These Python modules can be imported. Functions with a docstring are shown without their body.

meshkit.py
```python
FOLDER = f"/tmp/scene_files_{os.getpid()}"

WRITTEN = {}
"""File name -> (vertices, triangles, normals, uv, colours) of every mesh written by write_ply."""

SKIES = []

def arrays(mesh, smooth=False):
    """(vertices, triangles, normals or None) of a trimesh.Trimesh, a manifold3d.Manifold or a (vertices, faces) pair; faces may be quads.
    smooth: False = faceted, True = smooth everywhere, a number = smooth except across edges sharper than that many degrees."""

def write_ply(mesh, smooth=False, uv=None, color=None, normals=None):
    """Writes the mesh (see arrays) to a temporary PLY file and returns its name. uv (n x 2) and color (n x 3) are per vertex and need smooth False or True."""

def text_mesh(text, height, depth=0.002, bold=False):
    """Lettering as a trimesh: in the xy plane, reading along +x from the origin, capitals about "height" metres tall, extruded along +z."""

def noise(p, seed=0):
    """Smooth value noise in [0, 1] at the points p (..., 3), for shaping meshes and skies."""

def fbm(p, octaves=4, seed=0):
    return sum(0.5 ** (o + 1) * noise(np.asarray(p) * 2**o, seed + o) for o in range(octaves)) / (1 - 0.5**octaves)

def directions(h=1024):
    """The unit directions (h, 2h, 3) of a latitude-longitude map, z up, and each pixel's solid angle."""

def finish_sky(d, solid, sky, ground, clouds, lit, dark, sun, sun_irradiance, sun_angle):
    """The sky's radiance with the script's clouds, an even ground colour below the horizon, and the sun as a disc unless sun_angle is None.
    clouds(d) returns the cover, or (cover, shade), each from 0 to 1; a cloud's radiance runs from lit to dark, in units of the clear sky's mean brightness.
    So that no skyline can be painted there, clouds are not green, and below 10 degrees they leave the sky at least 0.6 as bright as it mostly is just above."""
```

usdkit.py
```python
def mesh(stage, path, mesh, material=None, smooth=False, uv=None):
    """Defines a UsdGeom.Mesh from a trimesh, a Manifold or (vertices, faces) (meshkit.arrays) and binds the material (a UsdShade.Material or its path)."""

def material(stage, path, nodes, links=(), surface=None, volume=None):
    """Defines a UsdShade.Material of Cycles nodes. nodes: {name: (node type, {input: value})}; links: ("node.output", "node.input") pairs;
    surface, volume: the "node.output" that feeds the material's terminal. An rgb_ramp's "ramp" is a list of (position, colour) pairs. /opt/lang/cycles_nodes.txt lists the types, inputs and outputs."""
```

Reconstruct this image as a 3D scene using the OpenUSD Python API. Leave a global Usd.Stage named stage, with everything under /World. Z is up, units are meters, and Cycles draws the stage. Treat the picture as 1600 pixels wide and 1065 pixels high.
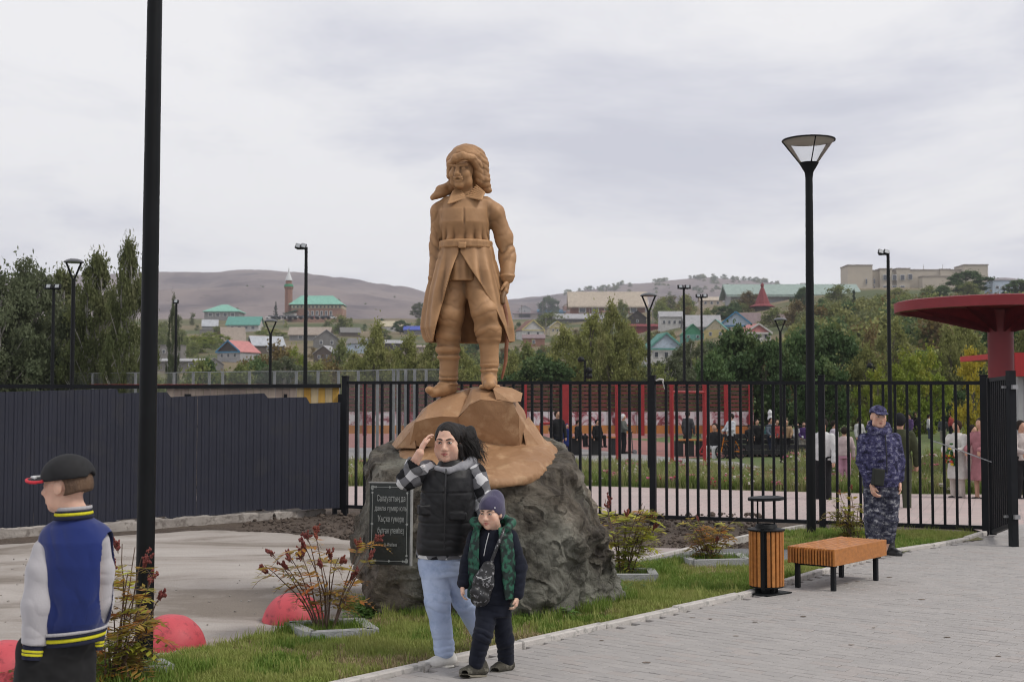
import math, random
import numpy as np, trimesh, usdkit, meshkit
from pxr import Usd, UsdGeom, UsdLux, UsdShade, Gf, Sdf, Vt
from scipy.spatial import ConvexHull

# ------------------------------------------------------------------ camera, sky, sun, exposure
F, CX, CY, HZ, EYE = 2000.0, 800.0, 532.5, 625.0, 1.79       # focal length and horizon row in pixels of the 1600 px wide photograph
PITCH = math.atan((HZ - CY) / F)
stage = Usd.Stage.CreateInMemory()
UsdGeom.SetStageUpAxis(stage, 'Z'); UsdGeom.SetStageMetersPerUnit(stage, 1.0)
UsdGeom.Xform.Define(stage, '/World'); UsdGeom.Scope.Define(stage, '/World/Looks')
cam = UsdGeom.Camera.Define(stage, '/World/Camera')
cam.CreateHorizontalApertureAttr(36.0); cam.CreateVerticalApertureAttr(36.0 * 681 / 1024)
cam.CreateFocalLengthAttr(36.0 * F / 1600)
cp, sp = math.cos(PITCH), math.sin(PITCH)
cam.AddTransformOp().Set(Gf.Matrix4d(1, 0, 0, 0, 0, -sp, cp, 0, 0, -cp, -sp, 0, 0, 0, EYE, 1))
cam.CreateFStopAttr(5.0); cam.CreateFocusDistanceAttr(10.3)
cam.CreateClippingRangeAttr((0.05, 100000.0))
cam.CreateExposureAttr(0.45)
SUN_EL, SUN_AZ = math.radians(50), math.radians(112)        # azimuth = atan2(x, y) of the direction towards the sun
sun = UsdLux.DistantLight.Define(stage, '/World/Sun')
sun.CreateIntensityAttr(0.4); sun.CreateAngleAttr(16.0); sun.CreateNormalizeAttr(True); sun.CreateColorAttr(Gf.Vec3f(1.0, 0.95, 0.87))
sd = np.array([math.cos(SUN_EL) * math.sin(SUN_AZ), math.cos(SUN_EL) * math.cos(SUN_AZ), math.sin(SUN_EL)])
zax = sd; xax = np.cross([0, 0, 1], zax); xax /= np.linalg.norm(xax); yax = np.cross(zax, xax)
sun.AddTransformOp().Set(Gf.Matrix4d(*xax, 0, *yax, 0, *zax, 0, 0, 0, 0, 1))
dome = UsdLux.DomeLight.Define(stage, '/World/sky')
dome.GetPrim().SetCustomDataByKey('kind', 'structure')
skym = usdkit.material(stage, '/World/Looks/overcast_sky', {
    'sky': ('sky_texture', {'sky_type': 'single_scattering', 'sun_disc': False, 'sun_elevation': SUN_EL, 'sun_rotation': SUN_AZ}),
    'tc': ('texture_coordinate', {}), 'sep': ('separate_xyz', {}),
    'zc': ('math', {'math_type': 'maximum', 'value2': 0.0}), 'za': ('math', {'math_type': 'add', 'value2': 0.16}),
    'dx': ('math', {'math_type': 'divide'}), 'dy': ('math', {'math_type': 'divide'}), 'cmb': ('combine_xyz', {'z': 0.0}),
    'n1': ('noise_texture', {'dimensions': '3D', 'scale': 0.95, 'detail': 9.0, 'roughness': 0.60, 'distortion': 0.35}),
    'mp': ('mapping', {'mapping_type': 'point', 'location': (7.3, 2.2, 2.9), 'scale': (1.0, 1.0, 1.0)}),
    'r1': ('rgb_ramp', {'ramp': [(0.0, (4.3, 4.35, 4.95)), (0.36, (4.8, 4.85, 5.4)), (0.44, (5.6, 5.6, 6.0)), (0.50, (6.4, 6.35, 6.55)), (0.58, (7.1, 7.0, 7.0)), (1.0, (7.5, 7.35, 7.3))]}),
    'hz': ('map_range', {'range_type': 'smoothstep', 'from_min': 0.0, 'from_max': 0.12, 'to_min': 0.85, 'to_max': 0.0, 'clamp': True}),
    'mh': ('mix_color', {'b': (6.75, 6.8, 7.1), 'use_clamp': False}),
    'mx': ('mix_color', {'fac': 0.93, 'use_clamp': False}), 'bg': ('background_shader', {'strength': 0.1})},
    [('tc.generated', 'sep.vector'), ('sep.z', 'zc.value1'), ('zc.value', 'za.value1'), ('sep.x', 'dx.value1'), ('za.value', 'dx.value2'), ('sep.y', 'dy.value1'), ('za.value', 'dy.value2'),
     ('dx.value', 'cmb.x'), ('dy.value', 'cmb.y'), ('cmb.vector', 'mp.vector'), ('mp.vector', 'n1.vector'), ('n1.fac', 'r1.fac'), ('zc.value', 'hz.value'), ('hz.result', 'mh.fac'), ('r1.color', 'mh.a'),
     ('sky.color', 'mx.a'), ('mh.result', 'mx.b'), ('mx.result', 'bg.color')], surface='bg.background')
UsdShade.MaterialBindingAPI.Apply(dome.GetPrim()).Bind(skym)

# ------------------------------------------------------------------ pixel of the photograph -> world
def ray(px, py):
    u = (CY - py)
    return np.array([px - CX, cp * F - sp * u, sp * F + cp * u])
def at(px, py, d):                       # the point seen at that pixel at depth d (metres along +y)
    r = ray(px, py); return np.array([0, 0, EYE]) + r * (d / r[1])
def gr(px, py, z=0.0):                   # the point of the level z seen at that pixel
    r = ray(px, py); return np.array([0, 0, EYE]) + r * ((z - EYE) / r[2])
def proj(p):
    p = np.asarray(p, float) - [0, 0, EYE]
    f = p[..., 1] * cp + p[..., 2] * sp; u = -p[..., 1] * sp + p[..., 2] * cp
    return CX + F * p[..., 0] / f, CY - F * u / f

# ------------------------------------------------------------------ scene helpers
NAMES = {}
class Node:
    def __init__(s, prim, loc): s.prim, s.loc, s.path = prim, np.array(loc, float), str(prim.GetPath())
def newpath(name, parent):
    base = parent.path if parent else '/World'
    n = NAMES.get((base, name), 0); NAMES[(base, name)] = n + 1
    return f'{base}/{name}' + (f'_{n:03d}' if n else '')
def tag(node, label=None, cat=None, group=None, kind=None):
    for k, v in (('label', label), ('category', cat), ('group', group), ('kind', kind)):
        if v: node.prim.SetCustomDataByKey(k, v)
    return node
def thing(name, label, cat, loc, group=None, kind=None):
    x = UsdGeom.Xform.Define(stage, newpath(name, None)); loc = np.array(loc, float)
    x.AddTranslateOp().Set(Gf.Vec3d(*loc))
    return tag(Node(x.GetPrim(), loc), label, cat, group, kind)
def obj(name, mesh, mat, parent=None, smooth=False, label=None, cat=None, group=None, kind=None, col=None):
    if isinstance(mesh, MB): mesh = mesh.get()
    if isinstance(mesh, tuple): v, f = mesh
    else: v, f = mesh.vertices, mesh.faces
    v = np.asarray(v, float)
    if parent is not None: v = v - parent.loc
    loc = parent.loc if parent is not None else np.zeros(3)
    m = usdkit.mesh(stage, newpath(name, parent), (v, np.asarray(f)), mat, smooth=smooth)
    if col is not None:
        UsdGeom.PrimvarsAPI(m).CreatePrimvar('col', Sdf.ValueTypeNames.Color3fArray, 'vertex').Set(Vt.Vec3fArray.FromNumpy(np.asarray(col, np.float32)))
    return tag(Node(m.GetPrim(), loc), label, cat, group, kind)
def copy_of(src, name, loc, rz=0.0, sc=1.0, label=None, cat=None, group=None):
    x = UsdGeom.Xform.Define(stage, newpath(name, None))
    x.GetPrim().GetReferences().AddInternalReference(src)
    x.ClearXformOpOrder()
    sc = (sc,) * 3 if np.ndim(sc) == 0 else sc
    cz, sz = math.cos(rz), math.sin(rz)
    x.AddTransformOp(opSuffix='placed').Set(Gf.Matrix4d(cz * sc[0], sz * sc[0], 0, 0, -sz * sc[1], cz * sc[1], 0, 0, 0, 0, sc[2], 0, *map(float, loc), 1))
    x.GetPrim().SetInstanceable(True)
    return tag(Node(x.GetPrim(), loc), label, cat, group)
def class_prim(name):
    p = stage.CreateClassPrim('/World/' + name)
    return Node(p, (0, 0, 0))

BOXV = np.array([[x, y, z] for x in (-.5, .5) for y in (-.5, .5) for z in (-.5, .5)])
BOXF = np.array([[0, 1, 3], [0, 3, 2], [4, 6, 7], [4, 7, 5], [0, 4, 5], [0, 5, 1], [2, 3, 7], [2, 7, 6], [0, 2, 6], [0, 6, 4], [1, 5, 7], [1, 7, 3]])
def rotz(a): c, s = math.cos(a), math.sin(a); return np.array([[c, -s, 0], [s, c, 0], [0, 0, 1.0]])
def unit(v): v = np.asarray(v, float); return v / (np.linalg.norm(v) + 1e-12)
class MB:                                # collects shapes of ONE part
    def __init__(s): s.v, s.f, s.n = [], [], 0
    def add(s, v, f):
        v, f = np.asarray(v, float), np.asarray(f, int)
        if len(f) and f.shape[1] == 4: f = np.vstack([f[:, [0, 1, 2]], f[:, [0, 2, 3]]])
        s.v.append(v); s.f.append(f + s.n); s.n += len(v); return s
    def get(s): return np.vstack(s.v), np.vstack(s.f)
    def box(s, c, size, rz=0.0, R=None):
        R = rotz(rz) if R is None else R
        return s.add((BOXV * size) @ R.T + c, BOXF)
    def cbox(s, c, size, b, rz=0.0, R=None):      # chamfered box
        R = rotz(rz) if R is None else R
        h = np.array(size) / 2; pts = []
        for sx in (-1, 1):
            for sy in (-1, 1):
                for sz in (-1, 1):
                    for k in range(3):
                        q = h - b; q[k] = h[k]; pts.append(q * [sx, sy, sz])
        return s.hull(np.array(pts) @ R.T + c)
    def hull(s, pts):
        pts = np.asarray(pts, float); h = ConvexHull(pts); f = h.simplices.copy()
        nrm = np.cross(pts[f[:, 1]] - pts[f[:, 0]], pts[f[:, 2]] - pts[f[:, 0]])
        flip = (nrm * h.equations[:, :3]).sum(1) < 0
        f[flip] = f[flip][:, ::-1]
        used = np.unique(f); mp = np.zeros(len(pts), int); mp[used] = np.arange(len(used))
        return s.add(pts[used], mp[f])
    def bar(s, a, b, w, t, up=(0, 0, 1)):         # rectangular bar from a to b: w across, t along "up"
        a, b = np.asarray(a, float), np.asarray(b, float); x = unit(b - a); y = np.cross(up, x)
        if np.linalg.norm(y) < 1e-6: y = np.array([0, 1.0, 0])
        y = unit(y); z = np.cross(x, y)
        return s.add((BOXV * [np.linalg.norm(b - a), w, t]) @ np.array([x, y, z]) + (a + b) / 2, BOXF)
    def tube(s, pts, r, n=8, caps=True):
        p = np.asarray(pts, float); r = np.broadcast_to(r, (len(p),)); t = np.gradient(p, axis=0)
        t /= np.linalg.norm(t, axis=1, keepdims=True) + 1e-12
        ref = np.array([0, 0, 1.0]) if abs(t[:, 2]).mean() < .8 else np.array([1.0, 0, 0])
        a = np.cross(t, ref); a /= np.linalg.norm(a, axis=1, keepdims=True) + 1e-12; b = np.cross(t, a)
        g = np.arange(n) * 2 * np.pi / n
        v = p[:, None] + r[:, None, None] * (np.cos(g)[None, :, None] * a[:, None] + np.sin(g)[None, :, None] * b[:, None])
        i, j = np.meshgrid(np.arange(len(p) - 1), np.arange(n), indexing='ij')
        q = np.stack([i * n + j, i * n + (j + 1) % n, (i + 1) * n + (j + 1) % n, (i + 1) * n + j], -1).reshape(-1, 4)[:, ::-1]
        f = [q[:, [0, 1, 2]], q[:, [0, 2, 3]]]; v = v.reshape(-1, 3)
        if caps:
            m = len(v); v = np.vstack([v, p[0], p[-1]]); k = np.arange(n); l = (len(p) - 1) * n
            f += [np.stack([np.full(n, m), (k + 1) % n, k][::-1], 1)[:, ::-1][:, ::-1], np.stack([np.full(n, m + 1), l + k, l + (k + 1) % n][::-1], 1)]
        return s.add(v, np.vstack(f))
    def lathe(s, c, prof, n=24):                 # prof: (radius, z) pairs, from bottom to top
        prof = np.asarray(prof, float); g = np.arange(n) * 2 * np.pi / n
        v = np.stack([prof[:, 0, None] * np.cos(g), prof[:, 0, None] * np.sin(g), np.repeat(prof[:, 1, None], n, 1)], -1).reshape(-1, 3) + c
        i, j = np.meshgrid(np.arange(len(prof) - 1), np.arange(n), indexing='ij')
        q = np.stack([i * n + j, i * n + (j + 1) % n, (i + 1) * n + (j + 1) % n, (i + 1) * n + j], -1).reshape(-1, 4)
        return s.add(v, q)
    def prism(s, poly, z0, z1):                  # polygon (x, y) counter-clockwise, extruded; ear-clipped by trimesh
        from shapely.geometry import Polygon
        m = trimesh.creation.extrude_polygon(Polygon(poly), z1 - z0, engine='earcut')
        return s.add(np.array(m.vertices) + [0, 0, z0], m.faces)

# ------------------------------------------------------------------ materials
LOOKS = {}
def mat(name, c1, c2=None, scale=4.0, rough=0.6, bump=0.0, bscale=None, detail=5.0, metallic=0.0, spec=0.4, stretch=(1, 1, 1), lo=0.35, hi=0.65, coat=0.0, sheen=0.0, rnd=0.0, third=None, tscale=None, world=False, bdist=0.02, backlit=None):
    if name in LOOKS: return LOOKS[name]
    c2 = c2 if c2 is not None else tuple(x * 0.8 for x in c1)
    nd = {'tc': ('texture_coordinate', {}), 'geo': ('geometry', {}), 'mp': ('mapping', {'mapping_type': 'point', 'scale': stretch}), 'n': ('noise_texture', {'scale': scale, 'detail': detail, 'roughness': 0.6}),
          'r': ('rgb_ramp', {'ramp': [(0, c1), (lo, c1), (hi, c2), (1, c2)]}),
          'p': ('principled_bsdf', {'roughness': rough, 'metallic': metallic, 'specular_ior_level': spec, 'coat_weight': coat, 'sheen_weight': sheen})}
    lk = [('geo.position' if world else 'tc.object', 'mp.vector'), ('mp.vector', 'n.vector'), ('n.fac', 'r.fac')]
    out = 'r.color'
    if third is not None:
        nd['n3'] = ('noise_texture', {'scale': tscale or scale * 5, 'detail': 4.0, 'roughness': 0.6}); nd['r3'] = ('rgb_ramp', {'ramp': [(0, (0, 0, 0)), (0.52, (0, 0, 0)), (0.66, (1, 1, 1)), (1, (1, 1, 1))]})
        nd['m3'] = ('mix_color', {'b': third}); lk += [('mp.vector', 'n3.vector'), ('n3.fac', 'r3.fac'), ('r3.color', 'm3.fac'), (out, 'm3.a')]; out = 'm3.result'
    if rnd:
        nd['oi'] = ('object_info', {}); nd['mr'] = ('map_range', {'from_min': 0.0, 'from_max': 1.0, 'to_min': 1 - rnd, 'to_max': 1 + rnd}); nd['hv'] = ('hsv', {'hue': 0.5, 'saturation': 1.0, 'fac': 1.0})
        lk += [('oi.random', 'mr.value'), ('mr.result', 'hv.value'), (out, 'hv.color')]; out = 'hv.color'
    lk.append((out, 'p.base_color'))
    if bump:
        nd['bn'] = ('noise_texture', {'scale': bscale or scale * 6, 'detail': 6.0, 'roughness': 0.65}); nd['b'] = ('bump', {'strength': bump, 'distance': bdist})
        lk += [('mp.vector', 'bn.vector'), ('bn.fac', 'b.height'), ('b.normal', 'p.normal')]
    sf = 'p.BSDF'
    if backlit is not None:
        nd['tr'] = ('translucent_bsdf', {}); nd['ms'] = ('mix_closure', {'fac': backlit}); lk += [(out, 'tr.color'), ('p.BSDF', 'ms.closure1'), ('tr.BSDF', 'ms.closure2')]; sf = 'ms.closure'
    LOOKS[name] = usdkit.material(stage, '/World/Looks/' + name, nd, lk, surface=sf)
    return LOOKS[name]
def vmat(name, rough=0.6, nscale=30.0, namp=0.25, bump=0.0, bscale=60.0, spec=0.3, sheen=0.0, sss=0.0, coat=0.0, bdist=0.01):   # colour from the mesh's "col" primvar, a little mottled
    if name in LOOKS: return LOOKS[name]
    nd = {'a': ('attribute', {'attribute': 'col'}), 'tc': ('texture_coordinate', {}), 'n': ('noise_texture', {'scale': nscale, 'detail': 4.0}), 'mr': ('map_range', {'from_min': 0.3, 'from_max': 0.7, 'to_min': 1 - namp, 'to_max': 1 + namp}),
          'hv': ('hsv', {'hue': 0.5, 'saturation': 1.0, 'fac': 1.0}), 'p': ('principled_bsdf', {'roughness': rough, 'specular_ior_level': spec, 'sheen_weight': sheen, 'coat_weight': coat, 'subsurface_weight': sss, 'subsurface_scale': 0.01})}
    lk = [('tc.object', 'n.vector'), ('n.fac', 'mr.value'), ('mr.result', 'hv.value'), ('a.color', 'hv.color'), ('hv.color', 'p.base_color')]
    if bump:
        nd['bn'] = ('noise_texture', {'scale': bscale, 'detail': 5.0}); nd['b'] = ('bump', {'strength': bump, 'distance': bdist}); lk += [('tc.object', 'bn.vector'), ('bn.fac', 'b.height'), ('b.normal', 'p.normal')]
    LOOKS[name] = usdkit.material(stage, '/World/Looks/' + name, nd, lk, surface='p.BSDF')
    return LOOKS[name]

# ------------------------------------------------------------------ bodies: smooth unions on a grid, made into one surface
class SDF:
    def __init__(s, lo, hi, h):
        s.lo, s.h = np.array(lo, float), h; s.D = np.full(np.ceil((np.array(hi) - s.lo) / h).astype(int) + 1, 0.5, np.float32)
    def region(s, lo, hi, pad):
        i0 = np.clip(np.floor((np.asarray(lo) - pad - s.lo) / s.h).astype(int), 0, s.D.shape); i1 = np.clip(np.ceil((np.asarray(hi) + pad - s.lo) / s.h).astype(int) + 1, 0, s.D.shape)
        return tuple(slice(a, b) for a, b in zip(i0, i1)), [(s.lo[k] + s.h * np.arange(i0[k], i1[k])).reshape([-1 if j == k else 1 for j in range(3)]) for k in range(3)]
    def put(s, f, lo, hi, k=0.0, op='u'):
        sl, (X, Y, Z) = s.region(lo, hi, k + 3 * s.h)
        A = s.D[sl]
        if A.size == 0: return s
        B = f(X, Y, Z)
        if op == 's': B, A = -B, -A
        if op == 'u':
            if k: h = np.clip(0.5 + 0.5 * (A - B) / k, 0, 1); R = A + (B - A) * h - k * h * (1 - h)
            else: R = np.minimum(A, B)
        else:                              # subtract: max(D, -B) ; here A=-D, B=-d -> -min(A, -B... )
            D0, nb = -A, B
            if k: h = np.clip(0.5 - 0.5 * (D0 - nb) / k, 0, 1); R = D0 + (nb - D0) * h + k * h * (1 - h)
            else: R = np.maximum(D0, nb)
        s.D[sl] = R
        return s
    def cap(s, a, b, ra, rb=None, k=0.02, flat=None, op='u'):
        a, b = np.asarray(a, float), np.asarray(b, float); rb = ra if rb is None else rb; ab = b - a; L2 = ab @ ab + 1e-12; m = max(ra, rb)
        def f(X, Y, Z):
            x, y, z = X - a[0], Y - a[1], Z - a[2]
            t = np.clip((x * ab[0] + y * ab[1] + z * ab[2]) / L2, 0, 1)
            x, y, z = x - t * ab[0], y - t * ab[1], z - t * ab[2]; q = x * x + y * y + z * z
            if flat is not None:
                w = unit(flat[0]); e = x * w[0] + y * w[1] + z * w[2]; q = q + e * e * (1 / flat[1] ** 2 - 1)
            return np.sqrt(q) - (ra + (rb - ra) * t)
        mm = m * (max(1, flat[1]) if flat is not None else 1)
        return s.put(f, np.minimum(a, b) - mm, np.maximum(a, b) + mm, k, op)
    def chain(s, pts, rs, k=0.02, flat=None):
        for i in range(len(pts) - 1): s.cap(pts[i], pts[i + 1], rs[i], rs[i + 1], k, flat)
        return s
    def ell(s, c, r, R=None, k=0.02, op='u'):
        c, r = np.asarray(c, float), np.asarray(r, float); m = r.max(); R = np.eye(3) if R is None else R
        def f(X, Y, Z):
            x, y, z = X - c[0], Y - c[1], Z - c[2]
            q = [(R[0, i] * x + R[1, i] * y + R[2, i] * z) for i in range(3)]
            k0 = np.sqrt(sum((q[i] / r[i]) ** 2 for i in range(3))); k1 = np.sqrt(sum((q[i] / r[i] ** 2) ** 2 for i in range(3)))
            return k0 * (k0 - 1) / (k1 + 1e-9)
        return s.put(f, c - m, c + m, k, op)
    def rbox(s, c, hs, r, R=None, k=0.0, op='u'):
        c, hs = np.asarray(c, float), np.asarray(hs, float); R = np.eye(3) if R is None else R; m = np.linalg.norm(hs) + r
        def f(X, Y, Z):
            x, y, z = X - c[0], Y - c[1], Z - c[2]
            q = [np.abs(R[0, i] * x + R[1, i] * y + R[2, i] * z) - hs[i] for i in range(3)]
            return np.sqrt(sum(np.maximum(a, 0) ** 2 for a in q)) + np.minimum(np.maximum(np.maximum(q[0], q[1]), q[2]), 0) - r
        return s.put(f, c - m, c + m, k, op)
    def loft(s, rows, k=0.02, pw=2.2, yaw=0.0, fold=None, shell=None, cut=None, op='u', zround=0.01):
        # rows: (z, cx, cy, half width, half depth) sorted by z; fold(theta, z) is a relative change of radius; cut(X, Y, Z) -> distance kept outside
        rows = np.array(sorted(rows), float); zz = rows[:, 0]; m = rows[:, 3:5].max() * 1.2
        cyw, syw = math.cos(yaw), math.sin(yaw)
        def f(X, Y, Z):
            cx, cy, a, b = (np.interp(Z, zz, rows[:, i]) for i in range(1, 5))
            x, y = X - cx, Y - cy; u, v = x * cyw + y * syw, -x * syw + y * cyw
            q = (np.abs(u / a) ** pw + np.abs(v / b) ** pw) ** (1 / pw)
            if fold is not None: q = q / (1 + fold(np.arctan2(u / a, -v / b), Z))
            d = (q - 1) * np.minimum(a, b)
            if shell: d = np.abs(d) - shell
            e = np.maximum(zz[0] - Z, Z - zz[-1])
            h = np.clip(0.5 - 0.5 * (d - e) / zround, 0, 1); d = d + (e - d) * h + zround * h * (1 - h)
            if cut is not None: d = np.maximum(d, -cut(X, Y, Z))
            return d
        return s.put(f, [rows[:, 1].min() - m, rows[:, 2].min() - m, zz[0]], [rows[:, 1].max() + m, rows[:, 2].max() + m, zz[-1]], k, op)
    def plane(s, p, n, k=0.0):             # removes what lies on the side n points to
        p, n = np.asarray(p, float), unit(n)
        sl, (X, Y, Z) = s.region(s.lo, s.lo + s.h * np.array(s.D.shape), 0)
        s.D = np.maximum(s.D, ((X - p[0]) * n[0] + (Y - p[1]) * n[1] + (Z - p[2]) * n[2]).astype(np.float32)); return s
    def mesh(s, smooth=1, disp=None):
        D = s.D; n = np.array(D.shape); ins = D < 0
        cnt = sum(ins[i:n[0] - 1 + i, j:n[1] - 1 + j, k:n[2] - 1 + k].astype(np.int8) for i in (0, 1) for j in (0, 1) for k in (0, 1))
        act = np.argwhere((cnt > 0) & (cnt < 8)); idx = np.full(n - 1, -1, np.int64); idx[tuple(act.T)] = np.arange(len(act))
        C = np.array([[i, j, k] for i in (0, 1) for j in (0, 1) for k in (0, 1)])
        val = np.stack([D[tuple((act + c).T)] for c in C], 1)
        acc, w = np.zeros((len(act), 3)), np.zeros(len(act))
        for p in range(8):
            for q in range(p + 1, 8):
                if np.abs(C[p] - C[q]).sum() != 1: continue
                A, B = val[:, p], val[:, q]; x = (A < 0) != (B < 0); t = np.where(x, A / np.where(x, A - B, 1), 0)
                acc += np.where(x[:, None], C[p] + t[:, None] * (C[q] - C[p]), 0); w += x
        v = s.lo + s.h * (act + acc / w[:, None]); fs = []
        for ax in range(3):
            u1, u2 = (ax + 1) % 3, (ax + 2) % 3
            sl0 = [slice(None)] * 3; sl1 = [slice(None)] * 3; sl0[ax] = slice(0, n[ax] - 1); sl1[ax] = slice(1, n[ax])
            E = np.argwhere(ins[tuple(sl0)] != ins[tuple(sl1)]); E = E[(E[:, u1] > 0) & (E[:, u2] > 0) & (E[:, u1] < n[u1] - 1) & (E[:, u2] < n[u2] - 1)]
            flip = ~ins[tuple(E.T)]; e1, e2 = np.eye(3, dtype=int)[u1], np.eye(3, dtype=int)[u2]
            q = np.stack([idx[tuple((E - e1 - e2).T)], idx[tuple((E - e2).T)], idx[tuple(E.T)], idx[tuple((E - e1).T)]], 1)
            q[flip] = q[flip][:, ::-1]; fs.append(q)
        q = np.vstack(fs); f = np.vstack([q[:, [0, 1, 2]], q[:, [0, 2, 3]]])
        if smooth:
            from scipy.sparse import coo_matrix
            e = np.vstack([q[:, [0, 1]], q[:, [1, 2]], q[:, [2, 3]], q[:, [3, 0]]]); e = np.vstack([e, e[:, ::-1]])
            W = coo_matrix((np.ones(len(e)), (e[:, 0], e[:, 1])), shape=(len(v), len(v))).tocsr(); dg = np.asarray(W.sum(1)).ravel()
            for _ in range(smooth):
                v = v + 0.5 * ((W @ v) / dg[:, None] - v); v = v - 0.52 * ((W @ v) / dg[:, None] - v)
        if disp is not None:
            nrm = normals(v, f); v = v + nrm * np.asarray(disp(v, nrm))[:, None]
        return v, f
def normals(v, f):
    n = np.zeros_like(v); c = np.cross(v[f[:, 1]] - v[f[:, 0]], v[f[:, 2]] - v[f[:, 0]])
    for k in range(3): np.add.at(n, f[:, k], c)
    return n / (np.linalg.norm(n, axis=1, keepdims=True) + 1e-12)
def relief(v, f, k=9.0, lo=.52, hi=1.28):   # per-vertex tone: shade and patina painted into hollows, ridges painted lighter
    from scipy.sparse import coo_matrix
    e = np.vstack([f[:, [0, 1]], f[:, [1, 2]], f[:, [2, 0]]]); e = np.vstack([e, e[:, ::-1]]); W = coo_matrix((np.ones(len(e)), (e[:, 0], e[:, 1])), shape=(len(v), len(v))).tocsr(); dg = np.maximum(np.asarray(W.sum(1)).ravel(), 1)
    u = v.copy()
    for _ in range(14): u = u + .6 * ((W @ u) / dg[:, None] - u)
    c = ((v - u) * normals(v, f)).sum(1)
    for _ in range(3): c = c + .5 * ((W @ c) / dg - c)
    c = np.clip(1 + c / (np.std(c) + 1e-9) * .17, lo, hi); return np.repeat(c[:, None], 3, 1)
def creases(v, n, c, r, d, freq, amp, seed=0, wob=.35):   # folds that run across direction d, fading with distance r from c
    d = unit(d); t = (v - c) @ d; w = np.exp(-(((v - c) / r) ** 2).sum(1)); p = t * freq * .8 + (meshkit.fbm(v * 5, 3, seed) - .5) * 22 * wob
    return w * (np.abs(np.sin(p)) ** .8 - .6) * amp * (.25 + 1.1 * meshkit.noise(v * 8, seed + 3))
def sstep(a, b, x): t = np.clip((np.asarray(x, float) - a) / (b - a), 0, 1); return t * t * (3 - 2 * t)
def ridges(v, scale, seed=0, stretch=(1, 1, 1), oct=3):       # cloth-like creases
    return 1 - np.abs(2 * meshkit.fbm(v * np.array(stretch) * scale, oct, seed) - 1) * 2
# ------------------------------------------------------------------ terrain
FA, FB = np.array([-2.66, 20.46]), np.array([6.31, 17.05])      # the railing fence's two ends
FD = unit(FB - FA); FN = np.array([-FD[1], FD[0]])
DT = [-300, 70, 100, 150, 200, 300, 400, 500, 600, 700, 900, 1300]
ZL = [-.3, -.3, -.3, 0.4, 3.0, 9.5, 18.5, 28.5, 39, 46, 58, 80]
ZR = [-.3, -.3, 0.3, 3.0, 8.0, 21, 35, 46, 54, 59, 66, 80]
def T(x, y):
    x, y = np.asarray(x, float), np.asarray(y, float)
    s = (x - FA[0]) * FN[0] + (y - FA[1]) * FN[1]
    near = -0.3 * sstep(0.3, 7, s)
    w = sstep(0.0, 0.3, x / np.maximum(y, 1.0))
    far = np.interp(y, DT, ZL) * (1 - w) + np.interp(y, DT, ZR) * w
    return np.where(y > 60, far, near)
def on_ground(px, py, d0=62.0):                                  # first hit of the pixel's ray with the terrain beyond d0
    ds = np.linspace(d0, 1250, 4000); r = ray(px, py)
    X = r[0] * ds / r[1]; Z = EYE + r[2] * ds / r[1]
    hit = np.nonzero(T(X, ds) >= Z)[0]
    d = ds[hit[0]] if len(hit) else 1250.0
    return np.array([r[0] * d / r[1], d, float(T(r[0] * d / r[1], d))]), d
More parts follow.
